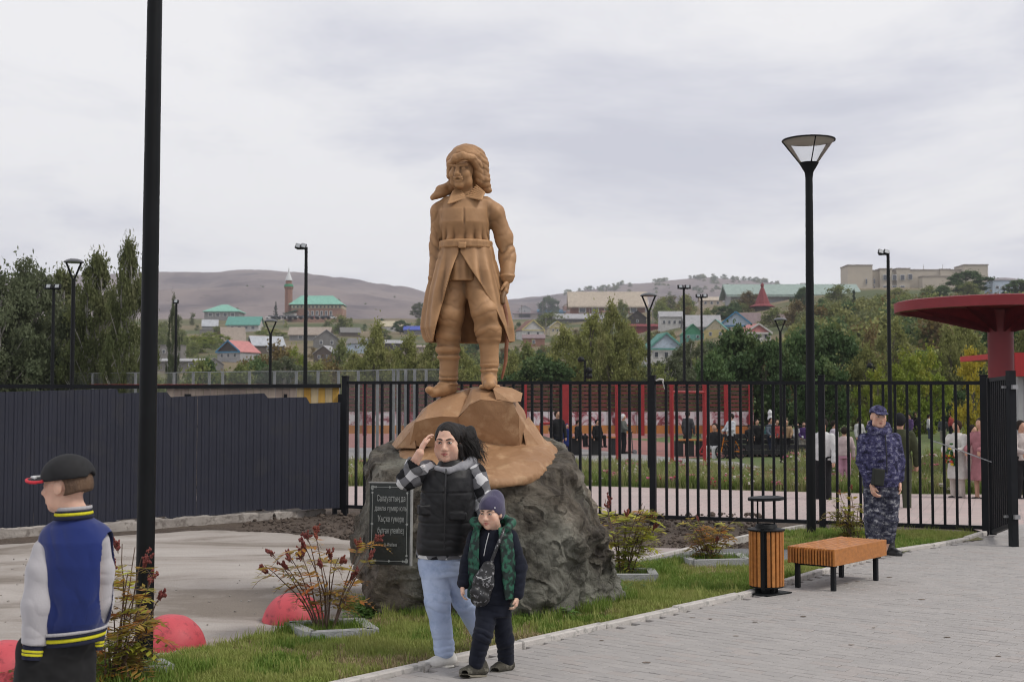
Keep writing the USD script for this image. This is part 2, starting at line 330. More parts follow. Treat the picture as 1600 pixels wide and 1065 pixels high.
def grid_sheet(xs, ys, zf):
    X, Y = np.meshgrid(xs, ys, indexing='ij'); v = np.stack([X, Y, zf(X, Y)], -1).reshape(-1, 3)
    i, j = np.meshgrid(np.arange(len(xs) - 1), np.arange(len(ys) - 1), indexing='ij'); m = len(ys)
    q = np.stack([i * m + j, (i + 1) * m + j, (i + 1) * m + j + 1, i * m + j + 1], -1).reshape(-1, 4)
    return v, np.vstack([q[:, [0, 1, 2]], q[:, [0, 2, 3]]])
def poly_sheet(poly, z, step=None, zf=None):                     # a flat sheet over a polygon
    from shapely.geometry import Polygon
    v, f = trimesh.creation.triangulate_polygon(Polygon(poly), engine='earcut')
    zz = np.full(len(v), z) if zf is None else zf(v[:, 0], v[:, 1]) + z
    v3 = np.column_stack([v, zz]); c = np.cross(v3[f[:, 1]] - v3[f[:, 0]], v3[f[:, 2]] - v3[f[:, 0]])[:, 2]
    f = np.where((c < 0)[:, None], f[:, ::-1], f); return v3, f
def g2(px, py): return gr(px, py)[:2]

soil = mat('dark_soil', (0.05, 0.036, 0.028), (0.10, 0.075, 0.058), 1.2, 0.95, 0.9, 18, third=(0.15, 0.12, 0.095), tscale=30, bdist=0.05)
def soil_z(X, Y):
    near = (np.hypot(X, Y) < 60)
    P = np.stack([X, Y, 0 * X], -1)
    return T(X, Y) - 0.03 + near * (meshkit.fbm(P * 2.2, 4, 3) - 0.5) * 0.05
xs = np.unique(np.concatenate([np.linspace(-160, -14, 30), np.arange(-14, 14, 0.22), np.linspace(14, 160, 30)]))
ys = np.unique(np.concatenate([np.linspace(-120, 5, 26), np.arange(5, 26, 0.22), np.linspace(26, 75, 30)]))
obj('ground', grid_sheet(xs, ys, soil_z), soil, smooth=True, kind='structure')

# pavement edge (curving towards the gate at the right)
ED = np.array([g2(600, 1065), g2(1175, 934), g2(1390, 868), g2(1500, 851), g2(1545, 838), g2(1556, 825)])
ED = np.vstack([ED[0] + (ED[0] - ED[1]) * 3.0, ED])
ed = unit(ED[3] - ED[1]); en = np.array([ed[1], -ed[0]])          # along the kerb; away from the grass
# dusty yard on the left
yard_m = usdkit.material(stage, '/World/Looks/dusty_yard', {
    'geo': ('geometry', {}), 'mp': ('mapping', {'mapping_type': 'point', 'scale': (0.34, 0.62, 1), 'rotation': (0, 0, -0.32)}), 'mp2': ('mapping', {'mapping_type': 'point', 'scale': (0.35, 0.8, 1), 'rotation': (0, 0, -0.25)}),
    'n': ('noise_texture', {'scale': 1.1, 'detail': 8.0, 'roughness': 0.62, 'distortion': 1.1}), 'r': ('rgb_ramp', {'ramp': [(0, (0.15, 0.125, 0.105)), (0.38, (0.21, 0.18, 0.152)), (0.47, (0.335, 0.30, 0.27)), (0.62, (0.42, 0.385, 0.355)), (1, (0.48, 0.445, 0.415))]}),
    'n2': ('noise_texture', {'scale': 45.0, 'detail': 5.0, 'roughness': 0.7}), 'r2': ('rgb_ramp', {'ramp': [(0, (0.72, 0.72, 0.72)), (0.5, (1, 1, 1)), (1, (1.16, 1.15, 1.14))]}), 'mx': ('mix_color', {'blend_type': 'multiply', 'fac': 1.0, 'use_clamp': False}),
    'n3': ('noise_texture', {'scale': 2.2, 'detail': 5.0}), 'b': ('bump', {'strength': 0.7, 'distance': 0.03}), 'p': ('principled_bsdf', {'roughness': 0.85, 'specular_ior_level': 0.25})},
    [('geo.position', 'mp.vector'), ('mp.vector', 'n.vector'), ('n.fac', 'r.fac'), ('geo.position', 'n2.vector'), ('n2.fac', 'r2.fac'), ('r.color', 'mx.a'), ('r2.color', 'mx.b'), ('n2.fac', 'b.height'), ('b.normal', 'p.normal'), ('mx.result', 'p.base_color')], surface='p.BSDF')
YD = [g2(-700, 1065), g2(-400, 850), g2(0, 852), g2(200, 838), g2(330, 829), g2(420, 833), g2(520, 840), g2(572, 851), g2(600, 880), g2(640, 900), g2(640, 985), g2(560, 985), g2(400, 1005), g2(210, 1045), g2(60, 1100), g2(-200, 1250)]
def ruts(X, Y):
    P = np.stack([X * 0.5 + Y * 0.15, Y * 1.6 - X * 0.5, 0 * X], -1)
    return 0.025 + (meshkit.fbm(P, 3, 9) - 0.5) * 0.022
from shapely.geometry import Polygon, Point, LineString, box as sbox
import shapely
def patch(poly, v, f, pad, drop):                              # keeps the sheet inside the polygon; its rim sinks into what lies below
    P = Polygon(poly).buffer(0); keep = shapely.contains_xy(P.buffer(pad), v[f].mean(1)[:, 0], v[f].mean(1)[:, 1]); f = f[keep]
    us = np.unique(f); mp = np.zeros(len(v), int); mp[us] = np.arange(len(us)); v = v[us].copy(); pts = shapely.points(v[:, :2])
    dd = np.where(shapely.contains(P, pts), 1, -1) * shapely.distance(P.exterior, pts) + (meshkit.fbm(v * 3.0, 3, 8) - .5) * .16
    v[:, 2] -= drop * sstep(0.09, -0.09, dd)
    return v, mp[f]
obj('yard', patch(YD, *grid_sheet(np.arange(-12, -0.5, 0.085), np.arange(5, 17.6, 0.085), ruts), 0.22, 0.10), yard_m, smooth=True, kind='structure')

# grass bed sheet, then crossing path, then the pale slabs
turf_m = mat('turf_earth', (0.10, 0.115, 0.035), (0.20, 0.17, 0.09), 1.6, 0.95, 0.6, 40, third=(0.2, 0.165, 0.09), tscale=9, lo=.4, hi=.6)
GP = [g2(60, 1100), g2(210, 1045), g2(400, 1005), g2(560, 985), g2(610, 968), g2(640, 940), g2(700, 900), g2(800, 893), g2(985, 887), g2(1062, 880), g2(1290, 882)] + [tuple(p) for p in (ED[3], ED[2], ED[1])] + [tuple(ED[0]), g2(-300, 1500)]
gv, gf = grid_sheet(np.arange(-5, 6, 0.1), np.arange(4.0, 15.2, 0.1), lambda X, Y: 0.03 + (meshkit.fbm(np.stack([X, Y, 0 * X], -1) * 1.1, 3, 5) - .5) * .07)
obj('turf', patch(GP, gv, gf, 0.2, 0.10), turf_m, smooth=True, kind='structure')
G2P = [g2(1186, 862), g2(1205, 838), g2(1262, 828), g2(1340, 826), g2(1400, 832), g2(1470, 836), g2(1520, 838), g2(1537, 846)] + [tuple(ED[4] - en * .1), tuple(ED[3] - en * .12 + ed * .15)]
G2P = G2P[:-1] + [g2(1440, 858), g2(1412, 866), g2(1300, 862)]
obj('turf', poly_sheet(G2P, 0.03), turf_m, kind='structure')
asph = mat('grey_asphalt', (0.115, 0.115, 0.12), (0.165, 0.165, 0.17), 2.2, 0.9, 0.5, 120, third=(0.21, 0.21, 0.21), tscale=60)
PP = [g2(985, 886), g2(1090, 861), g2(1186, 861), g2(1300, 861), g2(1412, 865), tuple(ED[3] - en * 0.05), g2(1290, 883), g2(1062, 883)]
obj('path', MB().prism(PP, -0.1, 0.034), asph, kind='structure')
slab_m = mat('pale_slabs', (0.33, 0.28, 0.265), (0.27, 0.235, 0.22), 1.4, 0.85, 0.4, 50)
SP = [g2(985, 884), g2(1088, 860), g2(985, 858), g2(800, 852), g2(700, 880), g2(800, 893)]
obj('paved_slab', MB().prism(SP, -0.1, 0.026), slab_m, kind='structure')

# kerb stones: thin pale concrete edging, each stone a part
kerb_m = mat('pale_concrete', (0.52, 0.49, 0.46), (0.42, 0.395, 0.37), 3.0, 0.85, 0.5, 60, third=(0.3, 0.29, 0.27), tscale=14)
def stones(parent, name, pts, L=1.0, w=0.08, z0=-0.12, z1=0.06, gap=0.008, m=kerb_m):
    ln = LineString(pts); n = max(1, round(ln.length / L))
    for i in range(n):
        a, b = (np.array(ln.interpolate(ln.length * t / n).coords[0]) for t in (i, i + 1)); d = unit(b - a); c = (a + b) / 2
        dz = 0.006 * math.sin(i * 2.7)
        obj(name, MB().cbox([c[0], c[1], (z0 + z1 + dz) / 2], [np.linalg.norm(b - a) - gap, w, z1 + dz - z0], 0.008, math.atan2(d[1], d[0]) + 0.004 * math.sin(i * 5.1)), m, parent)
pav_base = mat('joint_sand', (0.24, 0.228, 0.218), (0.29, 0.275, 0.262), 5, 0.95, 0.4, 80)
PV = [tuple(p) for p in ED] + [g2(1700, 810), (16, 19.8), (16, 0), (0, 0), tuple(ED[0] - en * 0)]
PVg = Polygon(PV)
pave = obj('pavement', poly_sheet(PV, 0.004), pav_base, kind='structure')
stones(pave, 'kerb_stone', [tuple(p - en * 0.045) for p in ED])
kb = obj('path_edging', MB().bar([*g2(985, 885), 0.02], [*g2(1088, 861), 0.02], 0.07, 0.09).bar([*g2(1088, 861), 0.02], [*g2(1190, 838), 0.02], 0.07, 0.09).bar([*g2(1190, 838), 0.02], [*g2(1258, 826), 0.02], 0.07, 0.09), kerb_m, kind='structure')
# concrete pavers laid across the kerb line
rng = np.random.default_rng(4)
pm = [mat(f'paver_{k}', c, tuple(x * .92 for x in c), 3.0, 0.8, 0.3, 110, third=tuple(x * .88 for x in c), tscale=22, bdist=.003) for k, c in enumerate([(0.315, 0.298, 0.286), (0.33, 0.311, 0.298), (0.303, 0.287, 0.277), (0.325, 0.298, 0.282)])]
cand = []
PW, PL = 0.20, 0.10
for i in range(-30, 130):
    for j in range(-4, 62):
        c = ED[1] + ed * ((i + 0.5) * PL) + en * ((j + (i % 2) * 0.5) * PW + 0.02 + PW / 2)
        px, py = proj([c[0], c[1], 0.0])
        if c[1] < 5 or px < -100 or px > 2300 or py > 1300 or not PVg.contains(Point(c)) or PVg.exterior.distance(Point(c)) < 0.008: continue
        cand.append((c[1], c, PW))
cand.sort(key=lambda t: t[0])
ang = math.atan2(ed[1], ed[0]); E2 = np.column_stack([ed, en]); rest = [MB() for _ in pm]
for n, (_, c, pw) in enumerate(cand):
    s = np.array([PL - 0.0045, pw - 0.0045]) / 2; z1 = 0.022 + rng.normal(0, 0.0008); tl = rng.normal(0, 0.0007, 2); b = 0.0035
    lo4 = np.array([[-1, -1], [1, -1], [1, 1], [-1, 1]]) * s; up4 = np.array([[-1, -1], [1, -1], [1, 1], [-1, 1]]) * (s - b)
    v = np.vstack([np.column_stack([lo4 @ E2.T + c, np.full(4, 0.005)]), np.column_stack([lo4 @ E2.T + c, np.full(4, z1 - b * .8)]), np.column_stack([up4 @ E2.T + c, z1 + up4 / s @ tl])])
    q = np.array([[0, 1, 5, 4], [1, 2, 6, 5], [2, 3, 7, 6], [3, 0, 4, 7], [4, 5, 9, 8], [5, 6, 10, 9], [6, 7, 11, 10], [7, 4, 8, 11], [8, 9, 10, 11]])
    if np.cross(ed, en) < 0: q = q[:, ::-1]
    k = int(rng.integers(0, 100)); k = 0 if k < 45 else 1 if k < 70 else 2 if k < 88 else 3
    mb = MB().add(v, q)
    if n < 300: obj('paver', mb, pm[k], pave)
    else: rest[k].add(v, q)
for k, r in enumerate(rest): obj('paver_field', r, pm[k], pave, kind='stuff')

# low concrete strip and rubble under the dark sheet fence
def lump(c, r, seed, sq=(1, 1, .7)):
    m = trimesh.creation.icosphere(1, 1.0); g = np.random.default_rng(seed); v = np.array(m.vertices) * (1 + g.normal(0, .16, (len(m.vertices), 1)))
    return v * r * np.array(sq) + c, np.array(m.faces)
dusty_k = mat('dusty_concrete', (0.36, 0.33, 0.30), (0.24, 0.215, 0.195), 2.5, .95, .7, 30, third=(0.16, 0.14, 0.125), tscale=9)
strip = thing('concrete_strip', 'broken pale concrete strip lying along the foot of the dark sheet fence', 'concrete strip', [*g2(250, 818), 0])
ppts = [g2(-120, 846), g2(0, 836), g2(110, 829), g2(210, 823), g2(320, 814), g2(420, 808), g2(498, 801)]
for i in range(len(ppts) - 1):
    a, b = ppts[i], ppts[i + 1]
    v, f = MB().bar([*a, 0.02], [*b, 0.02], 0.30, 0.12).get(); m_ = trimesh.Trimesh(v, f, process=True).subdivide_to_size(.12); v, f = np.array(m_.vertices), np.array(m_.faces); v = v + ((meshkit.fbm(v * 6, 3, i) - .5)[:, None] * [.10, .12, .07] * 1.0) + (meshkit.noise(v * 22, 3)[:, None] - .5) * .02
    obj('concrete_piece', (v, f), dusty_k, strip)
rub = MB(); g = np.random.default_rng(8)
for i in range(1500):
    t = g.random(); k = min(int(t * 6), 5); a, b = ppts[k], ppts[k + 1]; p = a + (b - a) * (t * 6 - k); q = unit(b - a)
    p = p + np.array([-q[1], q[0]]) * (0.17 + abs(g.normal(0, .28)))
    r = g.uniform(.012, .04); rub.add(*lump([*p, 0.0], r, i))
obj('gravel', rub, mat('pale_gravel', (0.38, 0.36, 0.34), (0.25, 0.235, 0.22), 8, .9, .4, 60), kind='stuff', label='loose pale gravel along the foot of the dark sheet fence', cat='gravel')
cl = MB()
for i in range(2600):                                              # clods and pebbles on the dark earth
    px, py = g.uniform(380, 1190), g.uniform(800, 862); p = gr(px, py)
    if Polygon(YD).contains(Point(p[:2])) or Polygon(PP).contains(Point(p[:2])) or Polygon(SP).contains(Point(p[:2])) or Polygon(G2P).contains(Point(p[:2])): continue
    cl.add(*lump(p + [0, 0, -.012], .012 + .045 * g.random() ** 3, i))
obj('soil_clods', cl, mat('clods', (0.055, 0.04, 0.032), (0.10, 0.078, 0.062), 6, .95, .5, 50), kind='stuff', label='dark crumbly clods of dug earth in front of the railing fence', cat='earth')
cl = MB()
for i in range(170):
    p = np.array([g.uniform(-7, -1.3), g.uniform(8.5, 15.5), 0.03])
    if Polygon(YD).contains(Point(p[:2])): cl.add(*lump(p, g.uniform(.006, .015), i))
obj('pebbles', cl, mat('pebble', (0.2, 0.18, 0.16), (0.3, 0.28, 0.26), 8, .9), kind='stuff', label='scattered small pebbles on the dusty yard', cat='pebbles')

# ------------------------------------------------------------------ the park beyond the railing fence
def strip_poly(rows, x0=-30, x1=1900, n=24):                       # a band of the ground between two pixel-row curves
    top = [gr(x, rows(x)[0], -0.3)[:2] for x in np.linspace(x1, x0, n)]; bot = [gr(x, rows(x)[1], -0.3)[:2] for x in np.linspace(x0, x1, n)]
    return bot + top
def sheet_at(poly, dz, m, name='ground', **k):
    gx = np.array(poly); P = Polygon(poly).buffer(0)
    xs = np.linspace(gx[:, 0].min(), gx[:, 0].max(), 60); ys = np.linspace(gx[:, 1].min(), gx[:, 1].max(), 50)
    return obj(name, poly_sheet(poly, dz, zf=T), m, kind='structure', **k)
pink = usdkit.material(stage, '/World/Looks/pink_paving', {'geo': ('geometry', {}), 'mp': ('mapping', {'mapping_type': 'point', 'rotation': (0, 0, 0.36), 'scale': (1, 1, 1)}),
    'br': ('brick_texture', {'color1': (0.40, 0.31, 0.295), 'color2': (0.36, 0.30, 0.285), 'mortar': (0.26, 0.22, 0.21), 'scale': 1.0, 'brick_width': 0.4, 'row_height': 0.2, 'mortar_size': 0.012}),
    'n': ('noise_texture', {'scale': 0.7, 'detail': 5.0}), 'r': ('rgb_ramp', {'ramp': [(0, (0.8, 0.8, 0.8)), (1, (1.2, 1.18, 1.16))]}), 'mx': ('mix_color', {'blend_type': 'multiply', 'fac': 1.0, 'use_clamp': False}), 'p': ('principled_bsdf', {'roughness': 0.8})},
    [('geo.position', 'mp.vector'), ('mp.vector', 'br.vector'), ('geo.position', 'n.vector'), ('n.fac', 'r.fac'), ('br.color', 'mx.a'), ('r.color', 'mx.b'), ('mx.result', 'p.base_color')], surface='p.BSDF')
lawn_m = mat('lawn', (0.055, 0.095, 0.022), (0.095, 0.12, 0.035), 0.8, 0.95, 0.5, 30, third=(0.14, 0.13, 0.06), tscale=6, world=True)
rubber = mat('red_rubber', (0.27, 0.12, 0.105), (0.22, 0.10, 0.09), 0.8, 0.9, 0.3, 40, world=True)
gpath = mat('grey_paving', (0.26, 0.25, 0.25), (0.2, 0.195, 0.195), 0.9, 0.85, 0.3, 40, world=True)
WX = np.array([540, 900, 1180, 1380, 1560, 1700.0])
pk_top = lambda x: np.interp(x, WX, [760, 759, 767, 772, 773, 776]); pk_bot = lambda x: np.interp(x, WX, [782, 786, 800, 815, 829, 834])
# path beyond the fence: far edge from the photograph, near edge along the fence's foot
top = [gr(x, pk_top(x), -0.3)[:2] for x in np.linspace(1750, -200, 30)]
bot = [FA + FD * t + FN * 1.25 for t in np.linspace(-14, 9.2, 12)] + [tuple(FB + FD * 0.25 - FN * 0.2), tuple(ED[5] + ed * .05), g2(1700, 812), (17, 19.9)]
obj('park_path', poly_sheet([tuple(p) for p in bot] + [tuple(p) for p in top], 0.012, zf=T), pink, kind='structure')
lawn = [gr(x, pk_top(x) - 0.3, -0.3)[:2] for x in np.linspace(-250, 1800, 30)] + [gr(x, 668, -0.3)[:2] for x in np.linspace(1800, -250, 12)]
obj('lawn', poly_sheet([tuple(p) for p in lawn], 0.006, zf=T), lawn_m, kind='structure')
rb = [gr(540, 706, -.3), gr(890, 706, -.3), gr(1060, 716, -.3), gr(1170, 714, -.3), gr(1300, 713, -.3), gr(1440, 704, -.3), gr(1640, 703, -.3), gr(1640, 690, -.3), gr(1330, 692, -.3), gr(1330, 676, -.3), gr(540, 676, -.3)]
obj('rubber_court', poly_sheet([tuple(p[:2]) for p in rb], 0.014, zf=T), rubber, kind='structure')
gp = [gr(540, 724, -.3), gr(900, 724, -.3), gr(1080, 727, -.3), gr(1222, 744, -.3), gr(1222, 737, -.3), gr(1150, 722, -.3), gr(1060, 716, -.3), gr(890, 700, -.3), gr(540, 700, -.3)]
obj('court_edge_path', poly_sheet([tuple(p[:2]) for p in gp], 0.02, zf=T), gpath, kind='structure')
wp = [gr(1330, 686, -.3), gr(1330, 689, -.3), gr(1650, 689, -.3), gr(1650, 686, -.3)]
obj('far_path', poly_sheet([tuple(p[:2]) for p in wp], 0.02, zf=T), kerb_m, kind='structure')

# ------------------------------------------------------------------ hillside and hills
hs_m = usdkit.material(stage, '/World/Looks/hillside_grass', {'geo': ('geometry', {}), 'n': ('noise_texture', {'scale': 0.02, 'detail': 7.0, 'roughness': 0.62}), 'r': ('rgb_ramp', {'ramp': [(0, (0.055, 0.075, 0.03)), (0.42, (0.075, 0.09, 0.04)), (0.52, (0.15, 0.125, 0.075)), (0.62, (0.19, 0.15, 0.10)), (1, (0.24, 0.19, 0.14))]}), 'p': ('principled_bsdf', {'roughness': 0.95, 'specular_ior_level': 0.1})},
    [('geo.position', 'n.vector'), ('n.fac', 'r.fac'), ('r.color', 'p.base_color')], surface='p.BSDF')
def polar(us, ds, zf):
    U, D = np.meshgrid(us, ds, indexing='ij'); X = U * D; v = np.stack([X, D, zf(U, X, D)], -1).reshape(-1, 3); m = len(ds)
    i, j = np.meshgrid(np.arange(len(us) - 1), np.arange(len(ds) - 1), indexing='ij'); q = np.stack([i * m + j, (i + 1) * m + j, (i + 1) * m + j + 1, i * m + j + 1], -1).reshape(-1, 4)
    return v, q
hv, hq = polar(np.linspace(-1.6, 1.6, 240), np.concatenate([np.linspace(66, 200, 30), np.linspace(210, 960, 60)]), lambda U, X, D: T(X, D) - 0.25 + (meshkit.fbm(np.stack([X, D, 0 * X], -1) * 0.03, 3, 2) - .5) * 2.5 * sstep(90, 300, D))
obj('hillside', (hv, np.vstack([hq[:, [0, 1, 2]], hq[:, [0, 2, 3]]])), hs_m, smooth=True, kind='structure')
RX = np.array([-900, -200, 0, 120, 255, 300, 345, 380, 440, 480, 520, 560, 600, 640, 665, 720, 790, 830, 900, 950, 1000, 1060, 1110, 1150, 1200, 1250, 1320, 1450, 1540, 1570, 1620, 1900, 2500])
RY = np.array([440, 436, 432, 429, 425, 427, 424, 421, 423, 427, 433, 440, 446, 452, 459, 466, 468, 465, 456, 448, 441, 436, 433, 435, 440, 447, 452, 448, 434, 433, 440, 446, 440])
def hill_z(U, X, D):
    px = U * F / cp + CX; R = np.interp(px, RX, RY); left = sstep(800, 700, px); Dr = 2300 - 0 * px
    zr = EYE + (HZ - R) * Dr / F; f = np.clip((D - 900) / (Dr - 900), 0, 1); z0 = T(X, 900.0 + 0 * D)
    prof = f ** 1.25 * (1 - .0) + 0.09 * np.sin(f * np.pi) * left
    n = (meshkit.fbm(np.stack([X * .006, D * .006, 0 * X], -1), 5, 12) - 0.5) * 46 * np.sin(np.clip(f, 0, 1) * np.pi) + (meshkit.fbm(np.stack([X * .03, D * .03, 0 * X], -1), 3, 7) - .5) * 5 * f
    z = z0 - 3 + (zr - z0 + 3) * prof + n
    return np.where(D > Dr, z - (D - Dr) * 0.12, z)
hv, hq = polar(np.linspace(-1.5, 1.5, 640), np.concatenate([np.linspace(900, 2300, 90), np.linspace(2330, 3400, 10)]), hill_z)
hill_m = usdkit.material(stage, '/World/Looks/dry_hills', {'geo': ('geometry', {}), 'mp': ('mapping', {'mapping_type': 'point', 'scale': (1, 0.45, 1)}), 'n': ('noise_texture', {'scale': 0.008, 'detail': 10.0, 'roughness': 0.62}), 'r': ('rgb_ramp', {'ramp': [(0, (0.07, 0.062, 0.07)), (0.36, (0.105, 0.09, 0.098)), (0.47, (0.165, 0.138, 0.138)), (0.60, (0.20, 0.166, 0.158)), (1, (0.23, 0.19, 0.175))]}),
    'v': ('noise_texture', {'scale': 0.06, 'detail': 3.0}), 'rv': ('rgb_ramp', {'ramp': [(0, (1, 1, 1)), (0.62, (1, 1, 1)), (0.70, (0.72, 0.73, 0.72)), (1, (0.66, 0.68, 0.66))]}), 'mx': ('mix_color', {'blend_type': 'multiply', 'fac': 1.0}), 'p': ('principled_bsdf', {'roughness': 0.95, 'specular_ior_level': 0.1})},
    [('geo.position', 'mp.vector'), ('mp.vector', 'n.vector'), ('n.fac', 'r.fac'), ('geo.position', 'v.vector'), ('v.fac', 'rv.fac'), ('r.color', 'mx.a'), ('rv.color', 'mx.b'), ('mx.result', 'p.base_color')], surface='p.BSDF')
obj('hills', (hv, np.vstack([hq[:, [0, 1, 2]], hq[:, [0, 2, 3]]])), hill_m, smooth=True, kind='structure')
# ------------------------------------------------------------------ railing fence
iron = mat('black_iron', (0.0055, 0.0063, 0.008), (0.0085, 0.0095, 0.012), 3, 0.5, 0.2, 90, spec=0.18, bdist=.002)
steel_dk = mat('dark_steel', (0.0042, 0.0048, 0.0055), (0.007, 0.008, 0.009), 2, 0.5, 0.15, 120, spec=0.16, bdist=.002)
rail = thing('railing_fence', 'long black metal railing fence of thin upright bars behind the statue', 'fence', [*FA, 0])
ZT = lambda t: 2.07 - 0.05 * t
def fp(t, z): p = FA + FD * (t * 9.597); return np.array([p[0], p[1], z])
POST_T = [0.0, 0.2625, 0.525, 0.776, 0.997]
for k, t in enumerate(POST_T):
    p = fp(t, 0); w = 0.085 if k < 4 else 0.10
    po = obj('post', MB().box([p[0], p[1], (ZT(t) + 0.02) / 2], [w, w, ZT(t) + 0.16], math.atan2(FD[1], FD[0])), iron, rail)
    obj('post_cap', MB().cbox([p[0], p[1], ZT(t) + 0.10], [w + .012, w + .012, .02], .004, math.atan2(FD[1], FD[0])), iron, po)
tr_ang = math.atan2(FD[1], FD[0])
for k in range(4):
    t0, t1 = POST_T[k] + 0.0048, POST_T[k + 1] - 0.0048
    obj('top_rail', MB().bar(fp(t0, ZT(t0)), fp(t1, ZT(t1)), .055, .05), iron, rail)
    obj('bottom_rail', MB().bar(fp(t0, .105), fp(t1, .105), .055, .05), iron, rail)
    n = round((t1 - t0) * 9.597 / 0.152)
    for i in range(1, n):
        t = t0 + (t1 - t0) * i / n; p = fp(t, 0); zt = ZT(t) - .025
        obj('bar', MB().box([p[0], p[1], (zt + .13) / 2], [.036, .036, zt - .13], tr_ang), iron, rail)
ribbon = MB()                                                    # a rag and a wire tied to the rails
p = fp(.535, ZT(.535) + .03); rr = np.random.default_rng(3)
ribbon.tube([p + [-.05, -.03, 0], p + [0, -.045, .02], p + [.05, -.035, .015], p + [.06, -.04, -.05], p + [.075, -.05, -.12]], [.012, .02, .022, .014, .006], 6)
obj('tied_rag', ribbon, mat('dirty_white_cloth', (.5, .48, .45), None, 20, .9), None, label='dirty white rag tied round the top rail of the railing fence', cat='rag')
# gate leaf standing open at the right end, hung on its own post
gp0 = gr(1584, 856); gate = thing('gate', 'black metal gate leaf standing open at the right end of the railing fence', 'gate', [gp0[0], gp0[1], 0])
GA, GB = at(1549, 700, 16.75)[:2], at(1577, 700, 15.75)[:2]
def gz(t, top): return (np.interp(t, [0, 1], [at(1549, 590, 16.75)[2], at(1577, 586, 15.75)[2]]) if top else np.interp(t, [0, 1], [at(1549, 835, 16.75)[2], at(1577, 824, 15.75)[2]]))
def gpt(t, z): q = GA + (GB - GA) * t; return np.array([q[0], q[1], z])
gd = math.atan2((GB - GA)[1], (GB - GA)[0])
obj('stile', MB().box((gpt(0, gz(0, 1)) + gpt(0, gz(0, 0))) / 2, [.055, .085, gz(0, 1) - gz(0, 0)], gd), iron, gate)
obj('stile', MB().box((gpt(1, gz(1, 1)) + gpt(1, gz(1, 0))) / 2, [.05, .05, gz(1, 1) - gz(1, 0)], gd), iron, gate)
obj('top_rail', MB().bar(gpt(.03, gz(.03, 1) - .03), gpt(.97, gz(.97, 1) - .03), .05, .05), iron, gate)
obj('bottom_rail', MB().bar(gpt(.03, gz(.03, 0) + .03), gpt(.97, gz(.97, 0) + .03), .05, .05), iron, gate)
for i in range(1, 9):
    t = i / 9; obj('bar', MB().box((gpt(t, gz(t, 1) - .055) + gpt(t, gz(t, 0) + .055)) / 2, [.04, .04, gz(t, 1) - gz(t, 0) - .11], gd), iron, gate)
obj('gate_post', MB().box([gp0[0], gp0[1], 1.0], [.085, .085, 2.3], .2), iron, gate)
for z in (1.95, .38): obj('hinge', MB().box([gp0[0] + .02, gp0[1] - .06, z], [.07, .05, .05], .2).box([gp0[0] - .06, gp0[1] + .03, z], [.08, .03, .03], .2), mat('zinc', (.35, .35, .36), None, 20, .4, metallic=.7), gate)
p = gpt(.02, 1.12); obj('latch', MB().box(p + [.03, -.06, 0], [.06, .03, .03], gd), LOOKS['zinc'], gate)
obj('gate_wire', MB().tube([gpt(0, .98) + [0, -.06, 0], fp(.93, 1.22) + [.05, -.05, 0], fp(.925, 1.25)], .008, 5), LOOKS['zinc'], None, label='thin pale wire tied from the gate leaf to the railing bars', cat='wire')

# ------------------------------------------------------------------ dark profiled sheet fence on the left
sheet_m = mat('graphite_sheet', (0.020, 0.022, 0.034), (0.025, 0.027, 0.041), 0.9, 0.5, 0.0, spec=0.3, third=(0.027, 0.028, 0.037), tscale=3, metallic=.0)
SA, SB = np.array([-7.05, 17.6]), np.array([-2.72, 20.25]); SDv = unit(SB - SA); SN = np.array([SDv[1], -SDv[0]])
sf = thing('sheet_fence', 'dark graphite profiled metal sheet fence with stepped top on the left', 'fence', [*SA, 0])
SX = [-500, 0, 182, 182.1, 262, 262.1, 412, 412.1, 478, 478.1, 532]; SY = [620, 612, 607, 614, 612, 620, 614, 621.5, 620, 630, 628]
BX = [-500, 0, 100, 182, 182.1, 230, 262, 262.1, 330, 412, 412.1, 470, 470.1, 532]; BY = [860, 829, 822, 815, 812, 808, 806, 811, 806, 795, 798, 793, 796, 793]
L = np.linalg.norm(SB - SA); W = 1.15; NS = 9
for i in range(NS):
    s1 = L - i * W; s0 = s1 - W; pa, pb = SA + SDv * s0, SA + SDv * s1; pc = (pa + pb) / 2
    prof = []
    npch = 10
    for k in range(npch):
        u0 = k / npch
        for du, h in ((0.0, 0), (0.52, 0), (0.62, .014), (0.9, .014)): prof.append((s0 + (u0 + du / npch) * W, h))
    prof.append((s1 - .002, 0)); v = []
    for s, h in prof:
        q = SA + SDv * s + SN * (h + .02 + .004 * (i % 2)); 
        def dz(py): return at(px, py, q[1])[2]
        px = proj([q[0], q[1], 1.0])[0]; pxe = np.clip(px, -480, 531)
        v += [[q[0], q[1], dz(np.interp(pxe, BX, BY))], [q[0], q[1], dz(np.interp(pxe, SX, SY))]]
    v = np.array(v); n = len(prof); k = np.arange(n - 1) * 2
    back = v - np.array([SN[0], SN[1], 0]) * .003
    q = np.stack([k, k + 2, k + 3, k + 1], 1)
    V = np.vstack([v, back]); Q = np.vstack([q, q[:, ::-1] + 2 * n, np.array([[1, 2 * n - 1, 4 * n - 1, 2 * n + 1]])])
    Q = np.vstack([q, q[:, ::-1] + 2 * n, np.stack([k + 1, k + 3, k + 3 + 2 * n, k + 1 + 2 * n], 1)])
    obj('metal_sheet', MB().add(V, Q), sheet_m, sf)
for i, s in enumerate(np.arange(L - .05, -6, -2.3)):
    q = SA + SDv * s - SN * .06
    if i == 0: q = q + SDv * .0
    obj('post', MB().box([*q, .85], [.06, .06, 1.7], math.atan2(SDv[1], SDv[0])), iron, sf)
for z in (.5, 1.4): obj('rail', MB().bar([*(SA - SDv * 5 - SN * .02), z], [*(SB - SN * .02), z], .03, .04), iron, sf)
